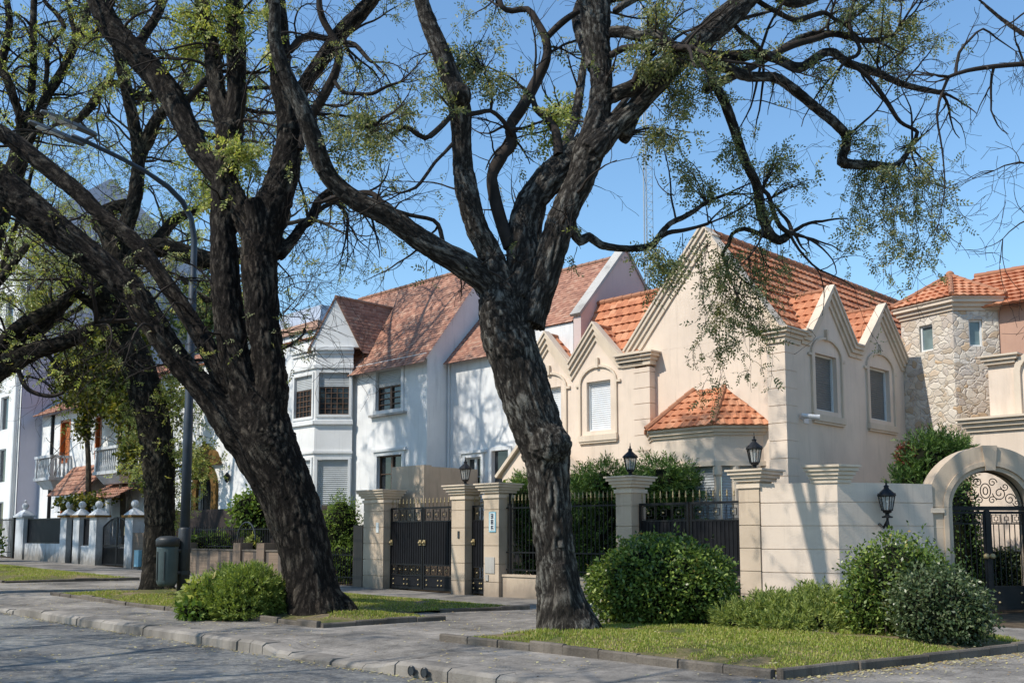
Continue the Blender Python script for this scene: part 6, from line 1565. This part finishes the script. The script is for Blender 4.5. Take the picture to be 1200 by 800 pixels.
# clinging epiphytes, straggling stems and vine leaves along the trunk
for k in range(120):
    pts, rad, sc = t3.limbs[0] if k % 3 else t3.limbs[t3.rg.randint(4, len(t3.limbs)-1)]
    i = t3.rg.randint(int(len(pts)*.45), len(pts)-1) if k % 3 else t3.rg.randint(2, len(pts)-1); p = pts[i]; v = rvec(t3.rg); v.y = -abs(v.y); q = p+v.normalized()*rad[i]*.95
    t3.grow(q, (v+Vector((0, 0, -.6))).normalized(), t3.rg.uniform(.3, .9), .009, 1, kids=(1, 3), grav=-.06)
    for _ in range(3): t3.leaf('leaf_tip' if k % 2 else 'leaf_yel', q+rvec(t3.rg)*.25, (rvec(t3.rg)+Vector((0, 0, -.4))).normalized())
for (x, y, r, n) in ((70, 290, 40, 60), (40, 310, 36, 50), (230, 210, 36, 70), (60, 60, 40, 60), (95, 30, 36, 40), (205, 250, 30, 40), (120, 330, 30, 60), (200, 470, 26, 60), (205, 520, 24, 50), (160, 545, 26, 60), (215, 440, 24, 40), (238, 535, 26, 70), (225, 575, 26, 60), (258, 555, 20, 40), (235, 480, 28, 60), (210, 600, 20, 40), (150, 500, 24, 50)):
    t3.clump(x, y, r, 'leaf_yel', int(n*1.2), Y=27.2, sprigs=max(4, n//8))
t3.finish(.036, knots=[(at(128, 350, 27.6), .55), (at(120, 262, 28.2), .32)])

# --- tree whose trunk stands just outside the left edge
b4 = at(-78, 700, 27.0); b4.z = Gxy(b4.x, b4.y)
t4 = Tree('street_tree', 'bare knotty street tree reaching in from beyond the left edge', 'tree', b4, M['bark3'], M['twig'], 41, 27.0); t4.vox = .04
t4.limb([(-78, 715, 60), (-76, 690, 48), (-70, 620, 44), (-62, 550, 44), (-50, 490, 44), (-35, 455, 36), (-12, 440, 28), (15, 424, 24), (42, 411, 20), (65, 404, 19), (88, 396, 17), (104, 386, 14), (112, 378, 8)], -.3, seed_twigs=.5)
t4.limb([(5, 432, 20), (28, 402, 18), (48, 382, 18), (68, 362, 17), (88, 342, 15), (98, 328, 11), (108, 312, 7)], .7, seed_twigs=.7)
t4.limb([(-20, 440, 20), (5, 400, 16), (28, 378, 15), (52, 366, 14), (72, 354, 11), (84, 340, 7)], -.4, seed_twigs=.7)
t4.limb([(-45, 470, 30), (-40, 400, 26), (-25, 350, 20), (0, 328, 11), (16, 308, 10), (30, 290, 9), (45, 284, 6)], -.2)
t4.limb([(-40, 400, 24), (-20, 320, 24), (0, 250, 24), (18, 200, 24), (27, 165, 22)], 1.0, y0=27)
t4.limb([(27, 172, 16), (33, 140, 10), (37, 110, 9), (39, 75, 9), (39, 40, 9), (40, 0, 8), (44, -60, 5)], .5, y0=28)
t4.limb([(25, 170, 15), (24, 140, 11), (16, 115, 11), (9, 95, 11), (2, 75, 11), (8, 50, 10), (11, 25, 9), (6, -10, 8), (-5, -60, 5)], -.5, y0=28)
t4.limb([(30, 170, 15), (44, 138, 12), (55, 112, 12), (66, 95, 12), (76, 78, 11), (84, 60, 11), (92, 40, 11), (101, 18, 10), (108, -10, 7)], .3, y0=28)
t4.limb([(52, 112, 6), (55, 85, 6), (56, 58, 6), (64, 44, 6), (75, 32, 6), (66, 16, 6), (54, 4, 5), (47, -10, 5)], .6, y0=28.2, thick=False)
t4.limb([(84, 60, 5), (87, 40, 6), (83, 20, 6), (78, 0, 5)], .4, y0=28.2, thick=False)
t4.limb([(92, 48, 6), (104, 45, 6), (114, 36, 5), (122, 28, 4)], -.4, y0=28.3, thick=False)
t4.limb([(20, 428, 6), (28, 450, 6), (40, 460, 5), (60, 464, 5), (74, 460, 4)], -.3, y0=26.7, thick=False)
t4.limb([(50, 412, 4), (60, 420, 5), (72, 440, 4), (80, 430, 3)], .1, y0=26.8, thick=False)
tips = []
t4.dress(per_m=3.2, length=(.7, 2.6), level=2, kids=(3, 5), maxr=.30, tips=tips, z0=5.5, wig=.62)
for (p, d, pts) in tips:
    if t4.rg.random() < .12:
        for _ in range(t4.rg.randint(1, 4)): t4.leaf('leaf_yel', pts[t4.rg.randint(len(pts)//2, len(pts)-1)], (rvec(t4.rg)+Vector((0, 0, -.3))).normalized())
for k in range(14):
    p = at(t4.rg.uniform(30, 100), t4.rg.uniform(405, 425), 26.8); t4.grow(p, Vector((t4.rg.uniform(-.3, .6), t4.rg.uniform(-.5, .5), -1)).normalized(), t4.rg.uniform(.8, 1.8), .013, 2, kids=(2, 3), grav=-.02)
for (x, y, r, n) in ((40, 330, 40, 60), (75, 300, 36, 50), (20, 350, 30, 40), (85, 20, 34, 50), (60, 250, 26, 30), (50, 120, 60, 50), (110, 70, 50, 50)): t4.clump(x, y, r, 'leaf_yel', int(n*1.2), Y=27.3, sprigs=max(4, n//8))
t4.finish(.034, knots=[(at(14, 424, 26.8), .34)])

# --- tree whose trunk stands beyond the right edge
b5 = Vector((10.4, 14.2, 0))
t5 = Tree('street_tree', 'fine-twigged bare tree reaching in from beyond the right edge against blue sky', 'tree', b5, M['bark1'], M['twig'], 53, 14.0); t5.vox = .035
t5.free_limb([(10.4, 14.2, -.2), (10.3, 14.2, 1.5), (10.5, 14.3, 4), (10.2, 14.1, 6.2), (10.6, 14.4, 9), (10.3, 14.0, 12)], [.36, .27, .24, .2, .15, .07], seed_twigs=.3)
p5 = Vector((10.3, 14.15, 6.4))
t5.free_limb([p5, p5+Vector((-.8, -.1, .9)), at(1290, 62, 14.1), at(1240, 72, 14.0), at(1200, 75, 14.0), at(1165, 78, 14.0), at(1133, 83, 13.9), at(1112, 90, 13.9)], [.10, .08, .055, .048, .042, .038, .032, .026], thick=False, seed_twigs=2.0)
t5.free_limb([at(1112, 90, 13.9), at(1105, 106, 13.9), at(1098, 135, 13.9), at(1104, 175, 13.95), at(1107, 220, 14), at(1100, 262, 14.1)], [.026, .022, .017, .012, .009, .005], thick=False, seed_twigs=2.2)
t5.free_limb([at(1120, 86, 13.9), at(1124, 62, 14), at(1138, 45, 14.1), at(1152, 34, 14.2), at(1168, 45, 14.3), at(1190, 60, 14.3)], [.026, .022, .018, .016, .013, .009], thick=False, seed_twigs=2.2)
t5.free_limb([p5+Vector((0, 0, .5)), at(1330, -40, 14.4), at(1270, -20, 14.6), at(1200, -8, 14.7), at(1140, -15, 14.8), at(1090, -5, 14.8), at(1050, 2, 14.8)], [.09, .06, .045, .035, .025, .018, .010], thick=False, seed_twigs=1.8)
t5.free_limb([p5+Vector((0, 0, -.4)), at(1290, 200, 14), at(1240, 205, 13.9), at(1195, 190, 13.8), at(1165, 200, 13.8)], [.06, .035, .022, .014, .007], thick=False, seed_twigs=2.0)
t5.free_limb([p5, at(1280, 270, 14.3), at(1235, 250, 14.3), at(1195, 262, 14.2), at(1175, 280, 14.2)], [.06, .03, .018, .010, .006], thick=False, seed_twigs=1.8)
for (dx, dy, dz) in ((1.5, 1.5, 2.5), (2.2, -.8, 2.2), (.5, -2.2, 3), (-.8, 2.2, 3.2)):
    t5.free_limb([p5+Vector((0, 0, 1)), p5+Vector((dx*.6, dy*.6, 1+dz*.5)), p5+Vector((dx*1.4, dy*1.4, 1+dz)), p5+Vector((dx*2.1, dy*1.9, 1+dz*1.5))], [.11, .08, .05, .02])
t5.dress(per_m=1.25, length=(.4, 1.2), level=2, kids=(2, 3), maxr=.14, z0=4.6, up=.0, wig=.5)
t5.finish(.03)

# --- two street trees on the near side of the road, outside the picture, whose crowns shade the road
def shade_tree(x, y, h, seed, label, spread=4.2, bark='bark1', leafm='leaf_tip', per_m=1.5, lv=1, nl=3, twig='twig', zb=0):
    t = Tree('street_tree', label, 'tree', (x, y, zb), M[bark], M[twig], seed, 10); t.vox = .05; rg = t.rg
    t.free_limb([(x, y, -.2), (x+.1, y, 1.5), (x-.1, y+.1, h*.42)], [.42, .32, .28], seed_twigs=0); p = Vector((x-.1, y+.1, h*.42))
    for k in range(11):
        a = 2*PI*k/11+rg.uniform(-.3, .3); s_ = spread*rg.uniform(.7, 1.1); dz = h*rg.uniform(.3, .58)
        q1 = p+Vector((math.cos(a)*s_*.3, math.sin(a)*s_*.3, dz*.4))+rvec(rg)*.3; q2 = p+Vector((math.cos(a)*s_*.65, math.sin(a)*s_*.65, dz*.75))+rvec(rg)*.5; q3 = p+Vector((math.cos(a)*s_, math.sin(a)*s_, dz))+rvec(rg)*.4
        t.free_limb([p, q1, q2, q3], [.18, .13, .08, .03]); t.free_limb([q2, q2+rvec(rg)*.8+Vector((0, 0, .7)), q2+rvec(rg)*1.6+Vector((0, 0, 1.4))], [.07, .05, .02])
    tips = []; t.dress(per_m=per_m, length=(.8, 2.2), level=lv, wig=.55, kids=(2, 4), maxr=.2, tips=tips, z0=h*.4)
    for (q, d, pts) in tips:
        for _ in range(rg.randint(0, nl)): t.leaf(leafm, pts[rg.randint(len(pts)//2, len(pts)-1)], rvec(rg))
    t.finish(.03)
for l_, sd_n, lab in ((9, 61, 'street tree across the road, outside the picture, nearest the camera side'), (15.5, 67, 'street tree across the road, outside the picture, second from the camera'), (22, 71, 'street tree across the road, outside the picture, third from the camera'), (29.5, 73, 'street tree across the road, outside the picture, farthest to the left')):
    w_ = W(l_, -6.7, 0); shade_tree(w_[0], w_[1], 12, sd_n, lab, 8.4, per_m=2.0, nl=6)
w_ = W(42, 12.4, G(42)); shade_tree(w_[0], w_[1], 17, 83, 'pale-twigged street tree farther down the street, its crown filling the upper left corner', 7.5, 'bark3', 'leaf_yel', 2.2, 2, 2, 'twig_pale', w_[2])
w_ = W(53, 12.8, G(53)); shade_tree(w_[0], w_[1], 18, 89, 'street tree far down the left side, its pale crown behind the lamp heads', 8, 'bark3', 'leaf_yel', 1.8, 2, 2, 'twig_pale', w_[2])
# ------------------------------------------------------------------ shrubs, vines, hedges
def leaf_cards(P, Nrm, size, rg, flat=.5, asp=.5):
    n = len(P); A = rg.normal(size=(n, 3)); A += Nrm*flat; A /= np.linalg.norm(A, axis=1, keepdims=True)
    B = np.cross(A, rg.normal(size=(n, 3))); B /= np.maximum(np.linalg.norm(B, axis=1, keepdims=True), 1e-6)
    s = size*rg.uniform(.6, 1.3, n)[:, None]; a = A*s; b = B*s*asp*.5
    V = np.stack([P, P+a*.5+b, P+a, P+a*.5-b], 1).reshape(-1, 3); return V, np.arange(n*4).reshape(n, 4)
def blob_points(c, rx, ry, rz, n, rg, seed, shell=.35, bump=.22, zmin=.03, freq=2.1):
    D = rg.normal(size=(n, 3)); D /= np.linalg.norm(D, axis=1, keepdims=True)
    k = np.array([1+bump*noise.noise(Vector(d)*freq+Vector((seed, 0, 0)))+bump*.6*noise.noise(Vector(d)*freq*2.6+Vector((0, seed, 0))) for d in D])
    t = 1-shell*rg.rand(n)**1.6; S_ = np.array([rx, ry, rz]); P = np.array(c)+D*S_*(k*t)[:, None]
    m = P[:, 2] > zmin; return P[m], D[m]
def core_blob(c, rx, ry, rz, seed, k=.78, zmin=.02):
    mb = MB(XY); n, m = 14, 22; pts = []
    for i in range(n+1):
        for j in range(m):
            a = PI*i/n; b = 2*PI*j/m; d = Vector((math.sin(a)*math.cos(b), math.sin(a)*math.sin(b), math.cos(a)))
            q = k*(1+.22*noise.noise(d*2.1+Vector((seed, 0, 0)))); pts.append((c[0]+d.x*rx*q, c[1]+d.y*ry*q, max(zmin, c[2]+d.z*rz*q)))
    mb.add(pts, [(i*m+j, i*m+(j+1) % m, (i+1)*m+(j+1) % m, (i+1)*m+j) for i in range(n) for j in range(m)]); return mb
def shrub(name, label, cat, c, rx, ry, rz, n, size, mat, seed, group=None, stems=True, flat=.6, asp=.5, bump=.22, shell=.35, lobes=()):
    rg = np.random.RandomState(seed); z0 = c[2]-rz if c[2]-rz > -.2 else 0; g = Gxy(c[0], c[1])
    t = thing(name, label, cat, (c[0], c[1], g), group); Ps = []; Ns = []
    for (dx, dy, dz, k) in [(0, 0, 0, 1)]+list(lobes):
        P, D = blob_points((c[0]+dx, c[1]+dy, c[2]+dz), rx*k, ry*k, rz*k, int(n*k*k), rg, seed+k, shell, bump, g+.03); Ps.append(P); Ns.append(D)
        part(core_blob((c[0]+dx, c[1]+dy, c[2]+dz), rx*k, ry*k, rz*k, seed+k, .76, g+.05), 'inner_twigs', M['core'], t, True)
    if name in ('round_bush', 'speckled_bush'):           # stray shoots
        P, D = blob_points(c, rx*1.08, ry*1.08, rz*1.06, 45, rg, seed, .05, bump, g+.4); Ps.append(np.repeat(P, 5, 0)+np.repeat(D, 5, 0)*rg.uniform(0, .14, (len(P)*5, 1))); Ns.append(np.repeat(D, 5, 0))
    V, Fq = leaf_cards(np.concatenate(Ps), np.concatenate(Ns), size, rg, flat, asp); part_np('foliage', V, Fq, M[mat], t)
    if stems:
        mb = MB(); rr = random.Random(seed)
        for k in range(9):
            a = rr.uniform(0, 2*PI); q = Vector((c[0]+rx*.5*math.cos(a), c[1]+ry*.5*math.sin(a), g)); mb.tube([q, q+Vector((rr.uniform(-.1, .1), rr.uniform(-.1, .1), .3)), q+Vector((math.cos(a)*rx*.2, math.sin(a)*ry*.2, .75))], [.02, .016, .01], 6)
        part(mb, 'stem', M['twig_pale'], t)
    return t
def sprays(P, D, rg, L=.22, needles=12, w=.011, up=.3, grav=0):
    """feathery conifer sprays: every spray is a fan of thin slivers along a short spine"""
    n = len(P); A = D+rg.normal(scale=.45, size=(n, 3)); A[:, 2] += up; A /= np.linalg.norm(A, axis=1, keepdims=True)
    S_ = np.cross(A, rg.normal(size=(n, 3))); S_ /= np.maximum(np.linalg.norm(S_, axis=1, keepdims=True), 1e-6); Ls = L*rg.uniform(.6, 1.3, n)[:, None]; V = []
    U = np.cross(A, S_)
    for j in range(needles):
        t = j/needles; sg = 1 if j % 2 else -1; c = P+A*Ls*t*.85
        ax = A*.8+S_*sg*(.75*(1-t*.6))+U*rg.normal(scale=.35, size=(n, 1)); ax[:, 2] -= grav; ax /= np.linalg.norm(ax, axis=1, keepdims=True)
        wv = np.cross(ax, rg.normal(size=(n, 3))); wv /= np.maximum(np.linalg.norm(wv, axis=1, keepdims=True), 1e-6); l = Ls*(.5-.2*t)
        V.append(np.stack([c, c+ax*l*.5+wv*w, c+ax*l, c+ax*l*.5-wv*w], 1))
    V = np.concatenate(V).reshape(-1, 3); return V, np.arange(len(V)).reshape(-1, 4)
def juniper(name, label, cat, blobs, n, mat, seed, L=.22, up=.3, needles=12, w=.011, group=None, base=None, grav=0):
    rg = np.random.RandomState(seed); c0 = base or blobs[0][0]; g = Gxy(c0[0], c0[1]); t = thing(name, label, cat, (c0[0], c0[1], g), group); Ps = []; Ds = []
    tot = sum(b[1][0]*b[1][1] for b in blobs)
    for k, (c, r) in enumerate(blobs):
        P, D = blob_points(c, *r, int(n*r[0]*r[1]/tot), rg, seed+k*1.7, .5, .30, g+.02, 2.6); Ps.append(P); Ds.append(D)
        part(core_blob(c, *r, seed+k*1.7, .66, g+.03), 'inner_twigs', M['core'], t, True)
    V, Fq = sprays(np.concatenate(Ps), np.concatenate(Ds), rg, L, needles, w, up, grav); part_np('foliage', V, Fq, M[mat], t)
    return t
def onG(px, py, Y): p = at(px, py, Y); return (p.x, p.y, 0)

# round clipped bush by the trunk, glossy bush by the arch
shrub('round_bush', 'large rounded glossy green bush in front of the right driveway gate', 'bush', (2.63, 17.75, .78), 1.22, 1.15, .86, 15000, .080, 'leaf_bush', 3, lobes=((.35, .1, .02, .8), (-.45, -.1, -.08, .75)), bump=.15, shell=.38)
shrub('round_bush', 'tall dark green bush, behind the paler speckled one, beside the arch', 'bush', (5.95, 15.6, .78), .76, .74, .86, 8500, .070, 'leaf_bush', 5, lobes=((-.25, .1, -.12, .8), (.3, .1, -.1, .8)), bump=.28, shell=.45)
shrub('speckled_bush', 'lower bush with pale speckled leaves in front of the iron gate', 'bush', (6.15, 14.75, .56), .64, .62, .68, 7000, .062, 'leaf_bush2', 6, lobes=((.3, -.1, -.1, .7), (-.25, -.15, -.05, .7)), bump=.32, shell=.45)
# junipers
juniper('juniper', 'bright green spreading juniper at the foot of the left leaning tree', 'shrub',
        [((-5.6, 20.0, .36), (.70, .6, .36)), ((-5.15, 19.9, .58), (.58, .5, .34)), ((-5.0, 20.2, .34), (.62, .5, .36)), ((-6.05, 20.2, .28), (.45, .45, .28)), ((-5.5, 20.4, .66), (.5, .4, .28)), ((-5.3, 19.6, .2), (.5, .35, .26))], 3800, 'leaf_jun2', 7, .22, .55)
juniper('juniper', 'low feathery juniper spreading between the two round bushes', 'shrub',
        [((4.35, 16.7, .26), (.70, .6, .30)), ((5.1, 16.9, .34), (.62, .6, .36)), ((3.75, 16.7, .20), (.42, .45, .24)), ((4.8, 16.3, .20), (.55, .4, .24)), ((5.55, 16.6, .28), (.45, .4, .30)), ((4.2, 16.1, .14), (.38, .3, .18))], 3000, 'leaf_jun', 9, .22, .35)
# conifers behind the railing
for k, (px, py, Y, rx, rz, lab) in enumerate(((705, 572, 26.4, .70, .62, 'dark feathery conifer behind the railing, left of the lantern pillar'), (772, 566, 25.6, .85, .55, 'spreading green conifer above the right driveway gate'), (622, 590, 28.0, .6, .8, 'dark conifer behind the railing left of the central trunk'), (690, 625, 26.8, .7, 1.0, 'tall dark conifer behind the central trunk'))):
    c = at(px, py, Y); juniper('conifer', lab, 'conifer', [((c.x, c.y, c.z), (rx, rx*.9, rz)), ((c.x+.1, c.y, c.z-1.2), (rx*.9, rx*.8, 1.2)), ((c.x-.5, c.y-.1, c.z-.3), (rx*.6, rx*.6, rz*.7)), ((c.x+.55, c.y-.2, c.z-.15), (rx*.55, rx*.5, rz*.6))], 1150, 'leaf_con', 20+k, .34, .25, 12, .014, base=(c.x, c.y, 0), grav=.15)
c = at(1095, 545, 24.5); juniper('conifer', 'bright feathery conifer behind the corner wall below the stone tower', 'conifer', [((c.x, c.y, c.z), (.75, .7, .75)), ((c.x-.3, c.y, c.z-.7), (.8, .7, .8)), ((c.x+.35, c.y-.1, c.z+.15), (.5, .5, .5)), ((c.x, c.y, 1.0), (.8, .7, 1.1))], 1900, 'leaf_con', 31, .32, .3, 12, .014, base=(c.x, c.y, 0))
c = at(1063, 535, 24.8); shrub('red_shrub', 'small dark red-leaved shrub left of the bright conifer', 'shrub', (c.x, c.y, c.z), .28, .28, .35, 500, .09, 'leaf_red', 33, stems=False)
mb = MB(); mb.tube([(c.x, c.y, 0), (c.x, c.y, c.z)], [.04, .03], 6); part(mb, 'stem', M['twig'], bpy.data.objects['red_shrub'])
# garden hedge seen through the arch, shrub between arch and wall
hg = thing('hedge', 'clipped green hedge inside the garden seen through the iron gate', 'hedge', (10.9, 24.2, 0)); rg = np.random.RandomState(4)
P = np.stack([rg.uniform(9.6, 13, 9000), 23.9+rg.normal(0, .22, 9000), rg.uniform(0, 1.35, 9000)], 1); V, Fq = leaf_cards(P, np.tile([0, -1., .3], (9000, 1)), .08, rg); part_np('foliage', V, Fq, M['leaf_bush2'], hg)
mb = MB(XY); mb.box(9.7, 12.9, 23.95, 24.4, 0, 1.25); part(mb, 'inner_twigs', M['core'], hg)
c = at(1127, 600, 23.2); shrub('dark_shrub', 'tall dark shrub just inside the left side of the iron gate', 'shrub', (c.x, c.y, 1.5), .45, .4, 1.5, 2600, .09, 'leaf_con', 36, stems=False)
# bush left of the first gate, plants around the pale house
c = at(400, 600, 34.2); shrub('tall_bush', 'light green upright bush between the white bay and the first gate pillar', 'bush', (c.x, c.y, 1.75), .75, .7, 1.35, 3600, .12, 'leaf_green', 41, asp=.28, bump=.3)
c = at(402, 628, 33.6); shrub('low_bush', 'low leafy bush behind the short hooped railing', 'bush', (c.x, c.y, .75), .7, .5, .7, 1500, .14, 'leaf_green', 42, asp=.3, bump=.3)
c = at(476, 566, 32.2); shrub('wall_plant', 'small leafy plant standing behind the first double gate', 'plant', (c.x, c.y, 2.1), .55, .4, 1.1, 1000, .12, 'leaf_con', 43, asp=.35, bump=.35); 
c = at(640, 572, 24.8); shrub('climber', 'light green leaves spilling over the wall beside the number pillar', 'plant', at(613, 575, 28.3), .75, .4, .35, 900, .12, 'leaf_green', 44, stems=False)
c = at(297, 600, 38.0); shrub('garden_shrub', 'green leafy shrub leaning against the dark screen left of the big trunk', 'shrub', (c.x, c.y, c.z), .9, .5, .9, 1500, .17, 'leaf_green', 45, stems=False, bump=.35)
mb = MB(); mb.tube([(c.x, c.y, .1), (c.x+.1, c.y, c.z)], [.06, .04], 6); part(mb, 'stem', M['twig'], bpy.data.objects['garden_shrub'])
c = at(255, 632, 40); shrub('border_plant', 'strappy green border plant on top of the low brick wall', 'plant', (c.x, c.y, 1.35), 1.6, .35, .35, 900, .3, 'leaf_green', 46, stems=False, asp=.14, flat=1.2)
c = at(297, 650, 37); shrub('border_plant', 'yellow-green plant growing up through the hoop gap in the brick wall', 'plant', (c.x, c.y, 1.0), .3, .3, .7, 500, .16, 'leaf_yel', 47, stems=False)
c = at(238, 682, 20.0); shrub('broadleaf_plant', 'bright broad-leaved plant at the left end of the juniper', 'plant', (c.x, c.y, .42), .36, .34, .38, 420, .17, 'leaf_yel', 48, asp=.55, flat=1.0, bump=.4)
c = at(228, 705, 19.6); shrub('broadleaf_plant', 'small low green plant at the kerb corner by the lamp post', 'plant', (c.x, c.y, .18), .35, .3, .2, 300, .14, 'leaf_green', 49, stems=False, asp=.5, flat=1.0)
# left edge greenery
c = at(5, 628, 49); shrub('garden_shrub', 'yellow-green shrub behind the bar fence at the left edge', 'shrub', (c.x-.9, c.y, 1.3), .8, .8, 1.0, 900, .2, 'leaf_green', 51)
# vine on the balcony house: stems and hanging leaf masses
vn = thing('climbing_vine', 'large tangled climbing vine with yellow-green leaves hanging over the balcony house', 'vine', W(52, 20.6, G(52))); rg = np.random.RandomState(77); rr = random.Random(77)
Ps = []; Ns = []
for (px, py, Y, rx, rz, n) in ((110, 425, 50, 1.9, 1.6, 4200), (88, 430, 50.5, 1.2, 1.1, 1800), (122, 400, 50, 1.3, 1.0, 1500), (140, 445, 49, 1.5, 1.7, 3200), (90, 450, 51, 1.2, 1.2, 1800), (115, 470, 50, 1.5, .9, 1800), (150, 480, 48, 1.1, 1.2, 1500), (125, 390, 50, 1.2, .9, 1100), (100, 500, 50, .5, .9, 600), (155, 530, 47, .8, 1.2, 800), (110, 585, 48, 1.1, .35, 500), (85, 590, 49, .9, .4, 450), (165, 400, 47, 1.1, 1.0, 900), (180, 560, 45, .9, .9, 500), (205, 470, 44, .9, 1.4, 700), (222, 540, 43, .8, 1.2, 400)):
    c = at(px, py, Y); P, D = blob_points((c.x, c.y, c.z), rx, rx*.7, rz, n, rg, px*.1, .8, .35, .2); Ps.append(P); Ns.append(D)
V, Fq = leaf_cards(np.concatenate(Ps), np.concatenate(Ns)+np.array([0, 0, -.4]), .20, rg, .3, .7); part_np('foliage', V, Fq, M['leaf_vine'], vn)
mb = MB()
for (x0, y0, x1, y1, Y, r) in ((103, 640, 100, 430, 50, .16), (146, 640, 138, 430, 48.5, .15), (100, 500, 120, 400, 50, .08), (140, 480, 95, 420, 49, .06), (150, 600, 165, 470, 47.5, .07)):
    a, b = at(x0, y0, Y), at(x1, y1, Y); a.z = max(a.z, .2); pts = [a.lerp(b, k/8)+rvec(rr)*.12 for k in range(9)]; mb.tube(pts, [r*(1-.05*k) for k in range(9)], 7)
for k in range(60):
    a = at(rr.uniform(70, 175), rr.uniform(410, 540), rr.uniform(47, 50)); pts = [a]
    d = rvec(rr)
    for j in range(8): d = (d+rvec(rr)*.5+Vector((0, 0, -.12))).normalized(); pts.append(pts[-1]+d*.22)
    mb.tube(pts, .014, 4)
part(mb, 'vine_stem', M['twig_pale'], vn)
# far tree between the left trunks
c = at(245, 345, 62); ft = thing('background_tree', 'distant green tree top glimpsed between the lamp post and the left trunks', 'tree', (c.x, c.y, 0)); rg = np.random.RandomState(9)
P, D = blob_points((c.x, c.y, c.z-1.2), 2.6, 2.4, 2.2, 3000, rg, 3, .8, .35, 0); V, Fq = leaf_cards(P, D, .35, rg); part_np('crown', V, Fq, M['far_green'], ft)
mb = MB(); mb.tube([(c.x, c.y, 0), (c.x, c.y, c.z-1)], [.25, .12], 8); part(mb, 'trunk', M['twig'], ft)
# ------------------------------------------------------------------ daylight and camera
EL = math.radians(47); S = Vector((-.883*math.cos(EL), -.469*math.cos(EL), math.sin(EL)))
sun = bpy.data.lights.new('sun', 'SUN'); sun.energy = 5.0; sun.angle = math.radians(.53); sun.color = (1.0, .935, .83)
so = bpy.data.objects.new('sun', sun); COL.objects.link(so); so.rotation_euler = S.to_track_quat('Z', 'Y').to_euler(); so.location = S*60
wd_ = bpy.data.worlds.new('World'); scene.world = wd_; wd_.use_nodes = True; nt = wd_.node_tree; nt.nodes.clear()
sk_ = nt.nodes.new('ShaderNodeTexSky'); sk_.sky_type = 'NISHITA'; sk_.sun_disc = False; sk_.sun_elevation = EL; sk_.sun_rotation = math.atan2(S.x, S.y); sk_.altitude = 20; sk_.air_density = 1.35; sk_.dust_density = .25; sk_.ozone_density = 3.5
bg = nt.nodes.new('ShaderNodeBackground'); bg.inputs[1].default_value = .15; wo_ = nt.nodes.new('ShaderNodeOutputWorld')
nt.links.new(mixc(nt, 1.0, sk_.outputs[0], (.99, 1.19, 1.30), 'MULTIPLY'), bg.inputs[0]); nt.links.new(bg.outputs[0], wo_.inputs[0])
cd = bpy.data.cameras.new('camera'); co_ = bpy.data.objects.new('camera', cd); COL.objects.link(co_)
co_.location = (0, 0, CAMZ); co_.rotation_euler = (PI/2+TH, 0, 0); cd.sensor_width = 36; cd.sensor_fit = 'HORIZONTAL'; cd.lens = F/1200*36
cd.shift_y = (PY-400)/1200; cd.clip_end = 6000; cd.clip_start = .1
scene.camera = co_
scene.view_settings.view_transform = 'Standard'; scene.view_settings.look = 'None'; scene.view_settings.exposure = 0
scene.render.engine = 'CYCLES'; scene.cycles.max_bounces = 6; scene.cycles.transparent_max_bounces = 8
